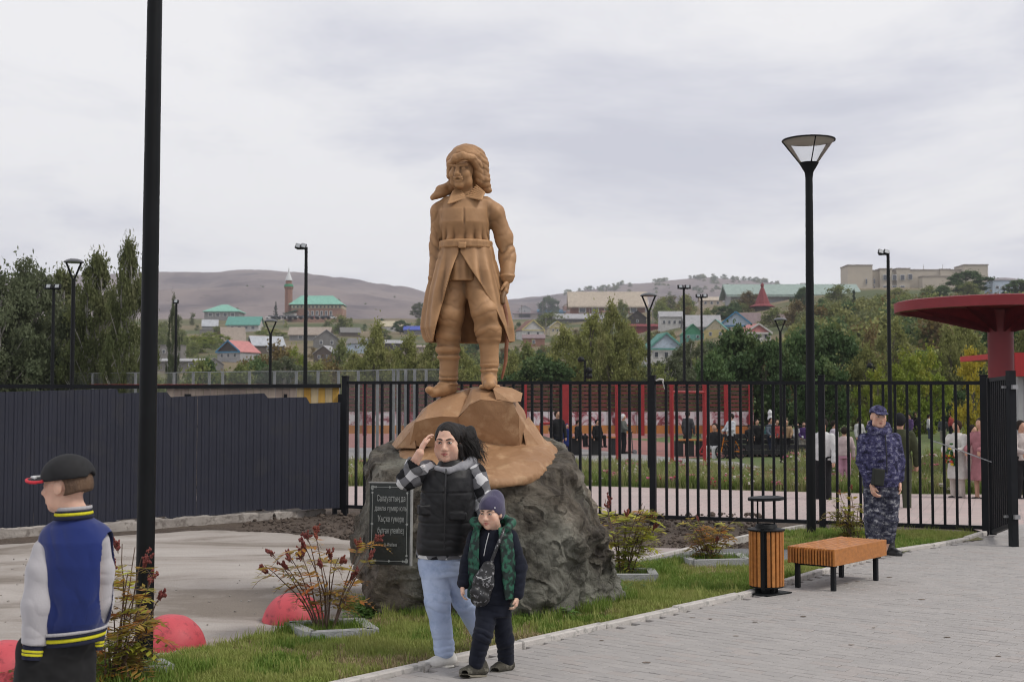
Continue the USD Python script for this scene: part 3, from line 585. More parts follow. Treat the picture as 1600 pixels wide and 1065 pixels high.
# timber hoarding seen over it, in a black frame
TA, TB = at(-60, 604, 20.3)[:2], np.array([-2.80, 21.0]); TDv = unit(TB - TA); TL = np.linalg.norm(TB - TA)
hd = thing('timber_hoarding', 'board hoarding in a black frame showing just over the dark sheet fence', 'hoarding', [*TA, 0])
rail_z = lambda px, d: at(px, np.interp(px, [-60, 250, 540], [603, 604, 602.5]), d)[2]
wood_c = [(0.42, 0.33, 0.27), (0.46, 0.37, 0.30), (0.38, 0.30, 0.25), (0.55, 0.33, 0.07), (0.52, 0.41, 0.24), (0.48, 0.27, 0.05)]
wm = [mat(f'board_wood_{k}', c, tuple(x * .8 for x in c), 3, .75, .4, 40, stretch=(6, 6, .5)) for k, c in enumerate(wood_c)]
s = TL - .03; i = 0; rg = np.random.default_rng(11)
while s > 1.2:
    w = .115; q = TA + TDv * (s - w / 2); px = proj([*q, 1.9])[0]
    if px < 255: break
    k = (3, 4, 3, 4, 5, 4, 1, 4)[i % 8] if px > 468 else int(rg.integers(0, 3))
    z1 = rail_z(px, q[1]) - .03; z0 = .25
    obj('board', MB().cbox([q[0], q[1], (z0 + z1) / 2], [w - .006, .022, z1 - z0 - .01 * rg.random()], .003, math.atan2(TDv[1], TDv[0])), wm[k], hd); s -= w; i += 1
pts = [TA + TDv * t for t in np.linspace(0, TL, 9)]
for a, b in zip(pts[:-1], pts[1:]):
    za, zb = (rail_z(proj([*q, 1.9])[0], q[1]) for q in (a, b)); off = np.array([TDv[1], -TDv[0]]) * .045
    obj('frame_rail', MB().bar([*(a + off), za], [*(b + off), zb], .05, .062), iron, hd)
for px in (-40, 60, 160, 294, 407, 446, 534):
    t = min(max((px / 594.) * 0, 0), 1)
    best = min(np.linspace(0, TL, 400), key=lambda s: abs(proj([*(TA + TDv * s), 1.9])[0] - px)); q = TA + TDv * best + np.array([TDv[1], -TDv[0]]) * .05
    obj('frame_post', MB().box([*q, .95], [.10 if px != 446 else .05, .05, 1.88], math.atan2(TDv[1], TDv[0])), iron, hd)
obj('edge_board', MB().box([*(at(539, 700, 20.75)[:2]), .9], [.035, .05, 1.95], .1), wm[4], hd)

# ------------------------------------------------------------------ street lamps
milk = mat('lamp_underside', (0.55, 0.54, 0.52), (0.5, 0.49, 0.47), 4, .4)
clear = usdkit.material(stage, '/World/Looks/clear_acrylic', {'t': ('transparent_bsdf', {'color': (0.955, 0.95, 0.93)}), 'g': ('glossy_bsdf', {'roughness': 0.06, 'color': (.9, .9, .9)}), 'fr': ('fresnel', {'IOR': 1.12}), 'm': ('mix_closure', {})},
    [('fr.fac', 'm.fac'), ('t.BSDF', 'm.closure1'), ('g.BSDF', 'm.closure2')], surface='m.closure')
def park_lamp(name, base, h, label, lean=(0, 0), pr=.058):        # tall lamp: cone of clear acrylic under a disc
    base = np.array(base, float); th = thing(name, label, 'street lamp', base, 'tall cone lamps')
    top = base + [lean[0], lean[1], h]; e = lambda z: base + (top - base) * (z / h)
    obj('pole', MB().tube([e(0.02), e(1.4), e(h - .47)], [pr, pr, pr * .82], 18), steel_dk, th, smooth=35)
    obj('base_plate', MB().cbox(base + [0, 0, .01], [.26, .26, .02], .005).tube([e(.015), e(.06)], [.075, .068], 16), steel_dk, th)
    c = e(h - .5); cone = MB().lathe(c, [(.001, 0), (pr * .86, 0), (pr * .95, .06), (.127, .185), (.122, .19), (.001, .19)], 28); obj('lamp_socket', cone, steel_dk, th, smooth=35)
    obj('acrylic_cone', MB().lathe(c, [(.118, .187), (.322, .472)], 36), clear, th, smooth=True)
    st = [0.55, 2.65, 4.75]
    for a in st: obj('stay', MB().tube([c + [.122 * math.cos(a), .122 * math.sin(a), .19], c + [.338 * math.cos(a), .338 * math.sin(a), .478]], .008, 6), steel_dk, th)
    dsk = obj('lamp_disc', MB().lathe(c, [(.322, .474), (.345, .474), (.347, .482), (.342, .492), (.2, .513), (.06, .52), (.001, .52)], 40), steel_dk, th, smooth=35)
    obj('diffuser', MB().lathe(c, [(.001, .473), (.324, .4735)][::-1], 40), milk, dsk)
    return th
b = gr(224, 1058); park_lamp('street_lamp', b, 5.2, 'nearest black lamp post, cut by the top edge, beside the boy in the cap', lean=(.02, 0))
b = gr(1268, 842); park_lamp('street_lamp', b, 5.2, 'tall black lamp with clear cone head behind the wooden bench', lean=(.02, 0))
b0 = at(1268, 212, gr(1268, 842)[1])[2]

def y_lamp(px, ptop, discpx, label, sc=1.0):                      # lamp with two splayed arms under a shallow dome
    d = .45 * sc * F / discpx; top = at(px, ptop, d); zb = float(T(top[0], d)); zb = min(zb, top[2] - 2.0)
    base = np.array([top[0], d, zb]); h = top[2] - zb; th = thing('park_lamp', label, 'park lamp', base, 'park lamps with splayed arms')
    r = .225 * sc
    obj('pole', MB().tube([base, base + [0, 0, h - .46 * sc]], [.052, .045], 10), steel_dk, th, smooth=40)
    for s in (-1, 1): obj('arm', MB().tube([base + [s * .02, 0, h - .47 * sc], base + [s * r * .78, 0, h - .08 * sc]], .024, 6), steel_dk, th)
    obj('lamp_dome', MB().lathe(base + [0, 0, h - .09 * sc], [(.001, 0), (r, 0), (r, .02), (r * .75, .06 * sc), (r * .4, .085 * sc), (.001, .09 * sc)], 24), mat('lamp_dome', (.06, .062, .066), None, 4, .3, spec=.6), th, smooth=35)
y_lamp(115.5, 404, 31, 'park lamp with splayed arms in front of the willows at far left')
y_lamp(423, 498, 22, 'park lamp with splayed arms below the mosque')
y_lamp(1013.5, 457, 27, 'park lamp with splayed arms just left of the railing post in mid picture')
y_lamp(1219, 496, 21, 'park lamp with splayed arms in front of the dark trees left of the tall lamp')
y_lamp(991.5, 571, 9, 'tiny far park lamp left of the middle park lamp')
y_lamp(1135, 564, 10, 'tiny far park lamp in front of the dense dark trees')
y_lamp(1520, 569, 12, 'small park lamp in front of the yellow tree')
y_lamp(592, 571, 8, 'tiny far park lamp showing over the mesh fence left of the statue')
def flood_pole(px, ptop, d, heads, label):
    top = at(px, ptop, d); zb = float(T(top[0], d)); base = np.array([top[0], d, zb]); h = top[2] - zb; th = thing('floodlight_mast', label, 'floodlight', base, 'slim floodlight masts of the sports park')
    obj('mast', MB().tube([base, base + [0, 0, h]], [.085, .055], 10), steel_dk, th, smooth=40)
    R = trimesh.transformations.euler_matrix(-.5, .25 if heads == 'left' else 0, 0)[:3, :3]
    if heads == 'left': hs = [(-.28, 0), (-.08, 0)]
    elif heads == 'wide': hs = [(-.17, 0), (.17, 0)]
    else: hs = [(0, 0)]
    for hx, hz in hs:
        lm = obj('lamp_head', MB().cbox(base + [hx, -.08, h + .02 + hz], [.19 if heads == 'left' else .3, .10, .2], .02, R=R), steel_dk, th)
        obj('lens', MB().box(base + [hx, -.08, h + .02 + hz] + R @ np.array([0, -.054, 0]), [.15, .006, .15], R=R), mat('floodlight_glass', (.3, .32, .34), None, 6, .15, spec=.7), lm)
    obj('bracket', MB().bar(base + [hs[0][0] - .05, 0, h - .06], base + [hs[-1][0] + .05, 0, h - .06], .05, .05), steel_dk, th)
flood_pole(478.5, 386, 45, 'left', 'slim floodlight mast standing in front of the green roofed mosque')
flood_pole(1387.5, 395, 45, 'left', 'slim floodlight mast standing in front of the beige block at right')
flood_pole(1068.5, 449, 62, 'wide', 'taller of the two floodlight masts close together right of the statue')
flood_pole(1096, 463, 68, 'wide', 'shorter of the two floodlight masts close together right of the statue')
flood_pole(275.5, 472, 66, 'one', 'slim mast in front of the thin small tree right of the nearest lamp post')
flood_pole(84, 449, 50, 'wide', 'slim mast among the willows left of the splayed lamp at far left')
def cam_pole(px, ptop, d, label):
    top = at(px, ptop, d); zb = float(T(top[0], d)); base = np.array([top[0], d, zb]); h = top[2] - zb; th = thing('speaker_pole', label, 'pole', base, 'poles with loudspeakers')
    obj('pole', MB().tube([base, base + [0, 0, h]], .06, 8), steel_dk, th)
    for k, z in enumerate((.05, -.55, -.85)):
        sx = (-1, 1, 1)[k]; obj('loudspeaker', MB().lathe(base + [sx * .22, 0, h + z - .15], [(.02, 0), (.17, .04), (.19, .16), (.12, .3), (.001, .32)], 12), steel_dk, th)
cam_pole(914, 563, 70, 'dark pole with round loudspeakers in front of the yellow green trees')
cam_pole(1366, 573, 70, 'dark pole with round loudspeakers beside the right floodlight mast')

# ------------------------------------------------------------------ slatted bench and waste bin
bw = [mat(f'bench_wood_{k}', c, tuple(x * .72 for x in c), 2.2, .5, .4, 30, stretch=(14, 1.0, 14), spec=.35, coat=.15, bdist=.003) for k, c in enumerate([(0.42, 0.16, 0.036), (0.36, 0.132, 0.030), (0.46, 0.185, 0.045)])]
c_l, c_f, c_r = gr(1224, 855, .41), gr(1304, 858.5, .41), gr(1384, 843, .41)
bl = unit((c_r - c_f)[:2]); bs = np.array([-bl[1], bl[0]]); BLn, BWd = np.linalg.norm((c_r - c_f)[:2]) + .02, 0.47
b0 = c_f[:2]; bench = thing('slatted_bench', 'low backless bench of orange brown wooden slats on black legs', 'bench', [*(b0 + bl * BLn / 2 + bs * BWd / 2), 0])
ba = math.atan2(bl[1], bl[0]); B = lambda u, v, z: np.array([*(b0 + bl * u + bs * v), z])
R_b = np.column_stack([np.append(bs, 0), np.append(bl, 0), [0, 0, 1.0]])
NSL = 15; pitch = (BWd - .03) / NSL
for i in range(NSL):
    c = B(BLn / 2, .032 + pitch * (i + .45), .333); 
    v, f = MB().cbox([0, 0, 0], [pitch * .60, BLn - .003, .155 + .002 * math.sin(i * 3)], .004).get()
    obj('slat', (v @ R_b.T + c, f), bw[i % 3], bench)
v, f = MB().cbox([0, 0, 0], [.024, BLn, .158], .004).get(); obj('side_board', (v @ R_b.T + B(BLn / 2, .012, .333), f), bw[0], bench)
v, f = MB().cbox([0, 0, 0], [.024, BLn, .158], .004).get(); obj('side_board', (v @ R_b.T + B(BLn / 2, BWd + .004, .333), f), bw[1], bench)
for u in (.09, BLn - .09): obj('cross_bar', MB().bar(B(u, .03, .25), B(u, BWd - .02, .25), .04, .03), iron, bench)
for u, vv in ((.06, .045), (BLn - .16, .045), (.06, BWd - .06), (BLn - .16, BWd - .06)): obj('leg', MB().box(B(u, vv, .13), [.04, .04, .255], ba), iron, bench)
bp = gr(1198, 930); bn = thing('waste_bin', 'round litter bin clad in upright orange slats with a flat black hood', 'litter bin', bp)
for k in range(22):
    a = k * 2 * np.pi / 22 + .08
    if abs((a - 4.30 + np.pi) % (2 * np.pi) - np.pi) < .12: continue
    c = bp + [.148 * math.cos(a), .148 * math.sin(a), .345]
    obj('slat', MB().cbox(c, [.022, .030, .50], .003, a), bw[k % 3], bn)
obj('liner', MB().lathe(bp, [(.001, .10), (.132, .10), (.134, .6), (.001, .6)], 28), steel_dk, bn, smooth=35)
obj('slat_ring', MB().lathe(bp, [(.125, .082), (.152, .082), (.152, .094), (.125, .094), (.125, .082)], 32), steel_dk, bn, smooth=35)
obj('top_ring', MB().lathe(bp, [(.10, .598), (.170, .598), (.170, .61), (.105, .622), (.09, .655), (.08, .655), (.08, .6)], 36), steel_dk, bn, smooth=35)
for a in (4.30, 1.16): obj('strap', MB().box(bp + [.152 * math.cos(a), .152 * math.sin(a), .35], [.016, .034, .56], a), steel_dk, bn)
for a in (-.15, 3.0): obj('hood_stay', MB().tube([bp + [.075 * math.cos(a), .075 * math.sin(a), .6], bp + [.075 * math.cos(a), .075 * math.sin(a), .88]], .008, 6), steel_dk, bn)
Rt = trimesh.transformations.euler_matrix(0, -.035, 0)[:3, :3]
v, f = MB().lathe([0, 0, 0], [(.001, -.012), (.162, -.012), (.165, .0), (.162, .014), (.145, .018), (.001, .018)], 36).get(); obj('hood', (v @ Rt.T + bp + [0, 0, .885], f), steel_dk, bn, smooth=35)
obj('foot_box', MB().cbox(bp + [0, 0, .05], [.12, .12, .07], .006), steel_dk, bn)
for a in np.arange(4) * np.pi / 2 + .4: obj('foot_bracket', MB().cbox(bp + [.085 * math.cos(a), .085 * math.sin(a), .048], [.075, .014, .066], .005, a), steel_dk, bn)
obj('base_plate', MB().cbox(bp + [0, 0, .03], [.36, .30, .012], .003, .7), steel_dk, bn)

# ------------------------------------------------------------------ red concrete hemispheres
red_c = mat('red_painted_concrete', (0.50, 0.070, 0.085), (0.43, 0.06, 0.075), 5, .55, .35, 45, third=(0.25, 0.04, 0.05), tscale=16, spec=.35, bdist=.006)
for k, (px, py, rp, lab) in enumerate([(454, 978, 49, 'red concrete dome bollard behind the bush in the kerbed bed'), (258, 1019, 55, 'red concrete dome bollard half hidden by the nearest lamp post'), (-4, 1069, 63, 'red concrete dome bollard cut by the left edge beside the boy')]):
    c = gr(px, py); r = rp * c[1] / F; c = c + [0, r * .55, 0]; m = MB().lathe(c, [(r * 1.0, -.05)] + [(r * math.cos(a), r * .98 * math.sin(a)) for a in np.linspace(0, 1.56, 20)] + [(.001, r * .98)], 48)
    v, f = m.get(); v = v + normals(v, f) * ((meshkit.fbm(v * 9, 4, 3 + k) - .5) * .012)[:, None]
    # chipped rim
    low = sstep(.075, .0, v[:, 2]); v[:, :2] += (v[:, :2] - c[:2]) * (low * (meshkit.noise(v * 30, 5) - .55) * .10)[:, None]
    t = thing('dome_bollard', lab, 'bollard', [c[0], c[1], 0], 'red dome bollards along the grass edge'); obj('dome', (v, f), red_c, t, smooth=True)

# ------------------------------------------------------------------ kerbed planting beds and bushes
bed_k = mat('grey_kerb_concrete', (0.36, 0.365, 0.37), (0.28, 0.285, 0.29), 5, .9, .6, 70, third=(0.36, 0.36, 0.36), tscale=22)
def bed(poly_px, label, closed=True):
    P = [gr(*p) for p in poly_px]; c = np.mean(P, 0); t = thing('planting_bed', label, 'kerbed bed', [c[0], c[1], 0], 'kerbed planting beds in the grass')
    for i in range(len(P) - (0 if closed else 1)):
        a, b = P[i], P[(i + 1) % len(P)]; v, f = MB().bar(a + [0, 0, .055], b + [0, 0, .055], .085, .13).get()
        obj('kerb_piece', (v, f), bed_k, t)
bed([(452, 996), (486, 1012), (583, 1007), (560, 990)], 'nearest kerbed bed of grey kerb pieces round the leafless bush')
bed([(940, 916), (1022, 916), (1016, 906), (950, 906)], 'kerbed bed at the right foot of the boulder')
bed([(1068, 885), (1084, 892), (1166, 890), (1152, 880)], 'kerbed bed round the orange bush right of the boulder')
bed([(196, 1062), (216, 1072), (262, 1068), (244, 1058)], 'kerbed bed at the foot of the nearest lamp post')
def leafmat(name, a, b, t, rough=.55): return mat(name, a, b, 9.0, rough, spec=.25, backlit=.42, third=t, tscale=5)
stem_m = mat('brown_stem', (0.09, 0.055, 0.04), (0.15, 0.10, 0.075), 12, .8)
pan_m = mat('dark_red_panicle', (0.115, 0.022, 0.02), (0.17, 0.045, 0.035), 14, .85)
pan2_m = mat('rust_panicle', (0.22, 0.06, 0.035), (0.13, 0.03, 0.022), 14, .85)
LF = {'green': leafmat('bush_leaf_green', (0.30, 0.36, 0.05), (0.48, 0.46, 0.07), (0.52, 0.40, 0.08)), 'orange': leafmat('bush_leaf_orange', (0.42, 0.16, 0.04), (0.32, 0.23, 0.04), (0.44, 0.10, 0.04)), 'olive': leafmat('bush_leaf_olive', (0.24, 0.24, 0.05), (0.40, 0.28, 0.06), (0.42, 0.18, 0.07))}
def frond(mb, p, d, L, rg, n=8, wid=.16, up=.25):                 # a feathery leaf of paired leaflets
    d = unit(d); side = unit(np.cross(d, [0, 0, 1])); nrm = np.cross(side, d); pts = []
    for i in range(1, n + 1):
        s = i / n; q = p + d * L * s + np.array([0, 0, 1]) * (up * L * s - .75 * L * s * s); pts.append(q)
        l = L * .42 * math.sin(math.pi * (.18 + .76 * s)); 
        for sg in (-1, 1):
            e = unit(side * sg + d * .55 + nrm * rg.normal(0, .18) - [0, 0, .18]); w = unit(np.cross(e, nrm)) * l * wid
            v = np.array([q, q + e * l * .5 + w, q + e * l, q + e * l * .5 - w]); mb.add(v, [[0, 1, 2], [0, 2, 3]])
    return pts
def bush(base, H, spread, nst, kind, seed, label, bare=0.0, npan=6, tgt=None, low=0.3):
    rg = np.random.default_rng(seed); t = thing('feathery_bush', label, 'bush', base, 'feathery leaved bushes with dark red seed heads')
    st, lv, pn, pn2 = MB(), {k: MB() for k in LF}, MB(), MB(); tips = []
    for i in range(nst):
        a = rg.uniform(0, 6.28); r = spread * math.sqrt(rg.random()); h = H * rg.uniform(.6, 1.0)
        if tgt is not None and i < len(tgt): e = np.array(tgt[i], float); p0 = base + [(e[0] - base[0]) * .12, rg.normal(0, .05), 0]
        else: e = base + [r * math.cos(a), r * math.sin(a) * .7, h]; p0 = base + [rg.normal(0, .05), rg.normal(0, .05), 0]
        m = (p0 + e) / 2 + [(p0[0] - e[0]) * .15, 0, .06 * H] + rg.normal(0, .025, 3)
        ts = np.linspace(0, 1, 8)[:, None]; path = p0 * (1 - ts) ** 2 + 2 * m * ts * (1 - ts) + e * ts ** 2 + np.cumsum(rg.normal(0, .006, (8, 3)), 0)
        st.tube(path, np.linspace(.0075, .0028, 8), 5); tips.append((path, e))
        nl = int((1 - bare) * rg.integers(6, 10)) + (1 if bare else 0)
        for j in range(nl):
            s = rg.uniform(low, .97); q = path[min(int(s * 7), 6)] * (1 - (s * 7) % 1) + path[min(int(s * 7) + 1, 7)] * ((s * 7) % 1)
            az = rg.uniform(0, 6.28); k = kind[int(rg.integers(0, len(kind)))]
            pts = frond(lv[k], q, [math.cos(az), math.sin(az), rg.uniform(.0, .55)], rg.uniform(.16, .30) * min(1, H + .2), rg)
            st.tube([q] + pts, .0015, 4)
    for path, e in tips[:npan]:
        d0 = unit(path[-1] - path[-3]); mb = pn if rg.random() < .75 else pn2; Lp = rg.uniform(.08, .13) * min(1.1, H)
        for sp in range(int(rg.integers(4, 7))):                     # a loose head of several small plumes
            d = unit(d0 + rg.normal(0, .42, 3)); o0 = e - d0 * Lp * rg.uniform(0, .5); lp = Lp * rg.uniform(.45, .95); st.tube([o0 - d0 * .03, o0 + d * lp * .6], .0016, 4)
            for b in range(17):
                s_ = rg.random(); q = o0 + d * lp * s_ + unit(rg.normal(size=3)) * (1 - s_ * .7) * .26 * lp * rg.random() ** .5
                o = rg.uniform(.004, .0095); mb.add(np.array([[1, 0, 0], [-1, 0, 0], [0, 1, 0], [0, -1, 0], [0, 0, 1.5], [0, 0, -1.5]]) * o + q, [[0, 2, 4], [2, 1, 4], [1, 3, 4], [3, 0, 4], [2, 0, 5], [1, 2, 5], [3, 1, 5], [0, 3, 5]])
    obj('stems', st, stem_m, t, kind='stuff')
    for k in LF:
        if lv[k].v: obj(k + '_leaves', lv[k], LF[k], t, kind='stuff')
    if pn.v: obj('seed_heads', pn, pan_m, t, kind='stuff')
    if pn2.v: obj('rust_seed_heads', pn2, pan2_m, t, kind='stuff')
bb = gr(510, 1000); D = bb[1]
tg = [at(x, y, D + dd) for x, y, dd in [(424, 862, 0), (450, 868, .1), (474, 850, -.1), (478, 835, .15), (500, 880, -.15), (517, 868, .1), (535, 872, -.1), (552, 896, 0), (590, 840, .05), (560, 850, .15), (445, 882, -.1), (413, 888, 0), (470, 866, .2), (580, 868, -.1), (493, 832, 0)]]
bush(bb, .75, .4, 15, ['olive', 'orange'], 5, 'nearly leafless bush with dark red seed heads in front of the middle red dome', bare=.62, npan=15, tgt=tg, low=.25)
bb = gr(178, 1078); D = bb[1] * .98
tg = [at(x, y, D + dd) for x, y, dd in [(184, 846, 0), (176, 890, .05), (226, 875, -.05), (236, 905, .05), (252, 928, 0), (200, 900, -.1), (150, 985, -.05), (212, 925, .1), (190, 935, 0), (166, 960, .1), (232, 960, -.1)]]
bush(bb, 1.0, .3, 12, ['olive', 'olive', 'green', 'orange'], 6, 'tall feathery bush between the boy in the cap and the nearest lamp post', npan=5, tgt=tg, low=.1)
bb = gr(972, 908); D = bb[1]
tg = [at(x, y, D + dd) for x, y, dd in [(950, 785, 0), (980, 802, .1), (1018, 806, 0), (1024, 822, -.1), (960, 830, .1), (1000, 840, 0), (930, 835, .1)]]
bush(bb, .9, .42, 15, ['green', 'green', 'green', 'olive'], 7, 'yellow green feathery bush right of the boulder', npan=4, tgt=tg, low=.22)
bb = gr(1112, 886); D = bb[1]
tg = [at(x, y, D + dd) for x, y, dd in [(1090, 808, 0), (1128, 828, .1), (1120, 842, -.1), (1080, 838, 0), (1142, 842, .1)]]
bush(bb, .55, .34, 12, ['orange', 'orange', 'olive', 'green'], 8, 'orange and yellow feathery bush between boulder and litter bin', npan=3, tgt=tg, low=.2)
bb = gr(1335, 850); D = bb[1]
tg = [at(x, y, D + dd) for x, y, dd in [(1312, 768, 0), (1330, 760, .1), (1345, 785, 0), (1300, 800, .1)]]
bush(bb, .55, .3, 16, ['olive', 'green'], 9, 'thin pale bush between the tall lamp and the man in camouflage', bare=.3, npan=2, tgt=tg, low=.1)
# ------------------------------------------------------------------ boulder, plaque, plinth, statue
DB = 11.0; Sx = lambda px, dd=0.0, d=DB: (px - CX) * (d + dd) / F
zb = lambda py, dd=0.0, d=DB: at(CX, py, d + dd)[2]
rows = [(-.12, 612, 966, .82), (zb(965), 606, 966, .84), (zb(930), 584, 966, .90), (zb(890), 562, 958, .93), (zb(850), 557, 940, .92), (zb(800), 566, 916, .86), (zb(760), 574, 902, .78), (zb(735), 578, 896, .72), (zb(710), 580, 893, .68), (zb(686), 588, 888, .60)]
bs_ = SDF([-1.55, 9.6, -.15], [1.25, 12.5, 1.62], 0.014)
bs_.loft([(z, (Sx(a) + Sx(b)) / 2, DB + .05 + .10 * max(0, z), (Sx(b) - Sx(a)) / 2, dp) for z, a, b, dp in rows], k=0, pw=3.0, zround=.16)
bs_.plane([0, 10.25, 1.13], [0, -.22, .976])
bs_.ell([Sx(930), DB - .25, .22], [.30, .45, .42], k=.10); bs_.ell([Sx(700), DB - .72, .10], [.5, .25, .35], k=.2)
rgs = np.random.default_rng(21)
for n, off in [((-.30, -.95, .10), .80), ((.55, -.8, .22), .98), ((.9, -.35, .25), 1.02), ((.2, -.9, .45), .98), ((-.85, -.4, .1), 1.0), ((.75, -.55, -.2), .93), ((-.2, -.95, -.25), .84)]:
    n = unit(n); bs_.plane(np.array([Sx(757), DB + .05, .62]) + n * off, n)
def rock_disp(v, n):
    w = v * np.array([1, 1, 1.15]); a = ridges(w, 2.1, 4, (1, 1, .8), 4) * .075 + (meshkit.fbm(w * 7, 5, 9) - .5) * .12 + ridges(w, 6, 17, (1, 1, 1), 4) * .018 + (np.floor(meshkit.fbm(w * 3.0, 2, 14) * 6) / 6 - .5) * .17 - .02
    a = a * (1 - .6 * sstep(1.1, 1.3, v[:, 2]))
    calm = np.exp(-(((v[:, 0] - Sx(610)) / .26) ** 2 + ((v[:, 2] - zb(818)) / .42) ** 2)) * (v[:, 1] < DB); return a * (1 - .75 * calm)
bv, bf = bs_.mesh(1, rock_disp)
rock_m = usdkit.material(stage, '/World/Looks/grey_green_rock', {'tc': ('texture_coordinate', {}), 'n': ('noise_texture', {'scale': 2.6, 'detail': 8.0, 'roughness': 0.65, 'distortion': 0.5}),
    'r': ('rgb_ramp', {'ramp': [(0, (0.022, 0.02, 0.017)), (0.38, (0.052, 0.047, 0.04)), (0.48, (0.13, 0.122, 0.104)), (0.58, (0.21, 0.20, 0.175)), (0.7, (0.31, 0.295, 0.26)), (1, (0.38, 0.36, 0.33))]}),
    'n2': ('noise_texture', {'scale': 1.3, 'detail': 5.0}), 'r2': ('rgb_ramp', {'ramp': [(0, (1.12, 0.95, 0.80)), (0.42, (1.08, 0.98, 0.88)), (0.58, (0.97, 1.0, 0.95)), (1, (0.96, 1.0, 0.96))]}), 'mx': ('mix_color', {'blend_type': 'multiply', 'fac': 1.0, 'use_clamp': False}),
    'v': ('voronoi_texture', {'feature': 'distance_to_edge', 'scale': 3.0, 'randomness': 1.0}), 'nd': ('noise_texture', {'scale': 4.0, 'detail': 5.0}), 'vm': ('mix_color', {'blend_type': 'linear_light', 'fac': 0.25, 'use_clamp': False}),
    'rv': ('rgb_ramp', {'ramp': [(0, (0.35, 0.33, 0.3)), (0.035, (1, 1, 1)), (1, (1, 1, 1))]}), 'mv': ('mix_color', {'blend_type': 'multiply', 'fac': 0.6}),
    'bn': ('noise_texture', {'scale': 18.0, 'detail': 9.0, 'roughness': 0.72}), 'b': ('bump', {'strength': 1.0, 'distance': 0.07}), 'p': ('principled_bsdf', {'roughness': 0.72, 'specular_ior_level': 0.35})},
    [('tc.object', 'n.vector'), ('n.fac', 'r.fac'), ('tc.object', 'n2.vector'), ('n2.fac', 'r2.fac'), ('r.color', 'mx.a'), ('r2.color', 'mx.b'), ('tc.object', 'nd.vector'), ('tc.object', 'vm.a'), ('nd.color', 'vm.b'), ('vm.result', 'v.vector'), ('v.distance', 'rv.fac'), ('mx.result', 'mv.a'), ('rv.color', 'mv.b'), ('tc.object', 'bn.vector'), ('bn.fac', 'b.height'), ('b.normal', 'p.normal'), ('mv.result', 'p.base_color')], surface='p.BSDF')
bld = thing('boulder', 'big grey green natural boulder carrying the bronze painted statue', 'boulder', [Sx(757), DB, 0]); obj('rock', (bv, bf), rock_m, bld, smooth=40)

# plaque with its inscription
pq = at(609.5, 818, 10.13); yaw = -.22; Rp = rotz(yaw) @ trimesh.transformations.euler_matrix(-.03, 0, 0)[:3, :3]
P0 = lambda x, y, z: Rp @ np.array([x, y, z]) + pq           # local: x right, -y towards the viewer, z up
PWd, PHt = .335, .635
pl = thing('memorial_plaque', 'black granite plaque with pale inscription fixed to the left face of the boulder', 'plaque', pq)
gran = mat('black_granite', (0.010, 0.013, 0.012), (0.016, 0.019, 0.018), 60, .16, spec=.5); grey_e = mat('sawn_stone_edge', (.30, .30, .29), (.22, .22, .215), 12, .8, .3, 60); inkm = mat('engraved_white', (.30, .31, .295), (.22, .23, .22), 30, .7)
obj('slab', MB().cbox(pq, [PWd, .035, PHt], .003, R=Rp), gran, pl)
obj('slab_edge', MB().box(P0(PWd / 2 + .006, .006, 0), [.010, .044, PHt + .01], R=Rp).box(P0(0, .006, PHt / 2 + .006), [PWd + .02, .044, .009], R=Rp), grey_e, pl)
def txt(s, h, cx_, cz, wmax):
    m = meshkit.text_mesh(s, h, .0015); v = np.array(m.vertices); w0, w1 = v[:, 0].min(), v[:, 0].max(); sc = wmax / (w1 - w0); v[:, 0] = (v[:, 0] - (w0 + w1) / 2) * sc
    V = np.column_stack([v[:, 0] + cx_, -v[:, 2] - .0185, v[:, 1] + cz]); obj('lettering', (V @ Rp.T + pq, m.faces), inkm, pl)
for s, h, z, w in [('Салауаттың да', .050, .178, .232), ('данлы ғүмер юлы', .042, .104, .268), ('Ҡыҫҡа ғүмере', .048, .018, .215), ('булған үлемһеҙ', .048, -.072, .215), ('А. Игебаев', .027, -.172, .105)]: txt(s, h, .012, z, w)
orn = MB(); bx, bz, fy = PWd / 2 - .024, PHt / 2 - .03, -.0185
for a, b in [((-bx + .03, bz), (bx - .03, bz)), ((-bx + .03, -bz), (bx - .03, -bz)), ((-bx, -bz + .05), (-bx, bz - .05)), ((bx, -bz + .05), (bx, bz - .05))]:
    orn.bar(P0(a[0], fy, a[1]), P0(b[0], fy, b[1]), .002, .0035, up=Rp @ np.array([0, 0, 1.0]) if a[0] != b[0] else Rp @ np.array([1.0, 0, 0]))
def dia(x, z, r, k=4):
    a = np.arange(k) * 2 * np.pi / k; orn.hull(np.vstack([[P0(x + r * math.cos(t), fy - .0008, z + r * math.sin(t)) for t in a], [P0(x + r * math.cos(t), fy + .001, z + r * math.sin(t)) for t in a]]))
for sx in (-1, 1):
    for sz in (-1, 1):
        for dx, dz, r in [(0, 0, .014), (.013, 0, .008), (.03, 0, .009), (0, .016, .009), (0, .044, .009), (-.006, .008, .008)]: dia(sx * (bx - dx), sz * (bz - dz), r, 6)
    dia(sx * bx, 0, .012)
for sz in (-1, 1): dia(0, sz * bz, .011)
obj('ornament_border', orn, inkm, pl)

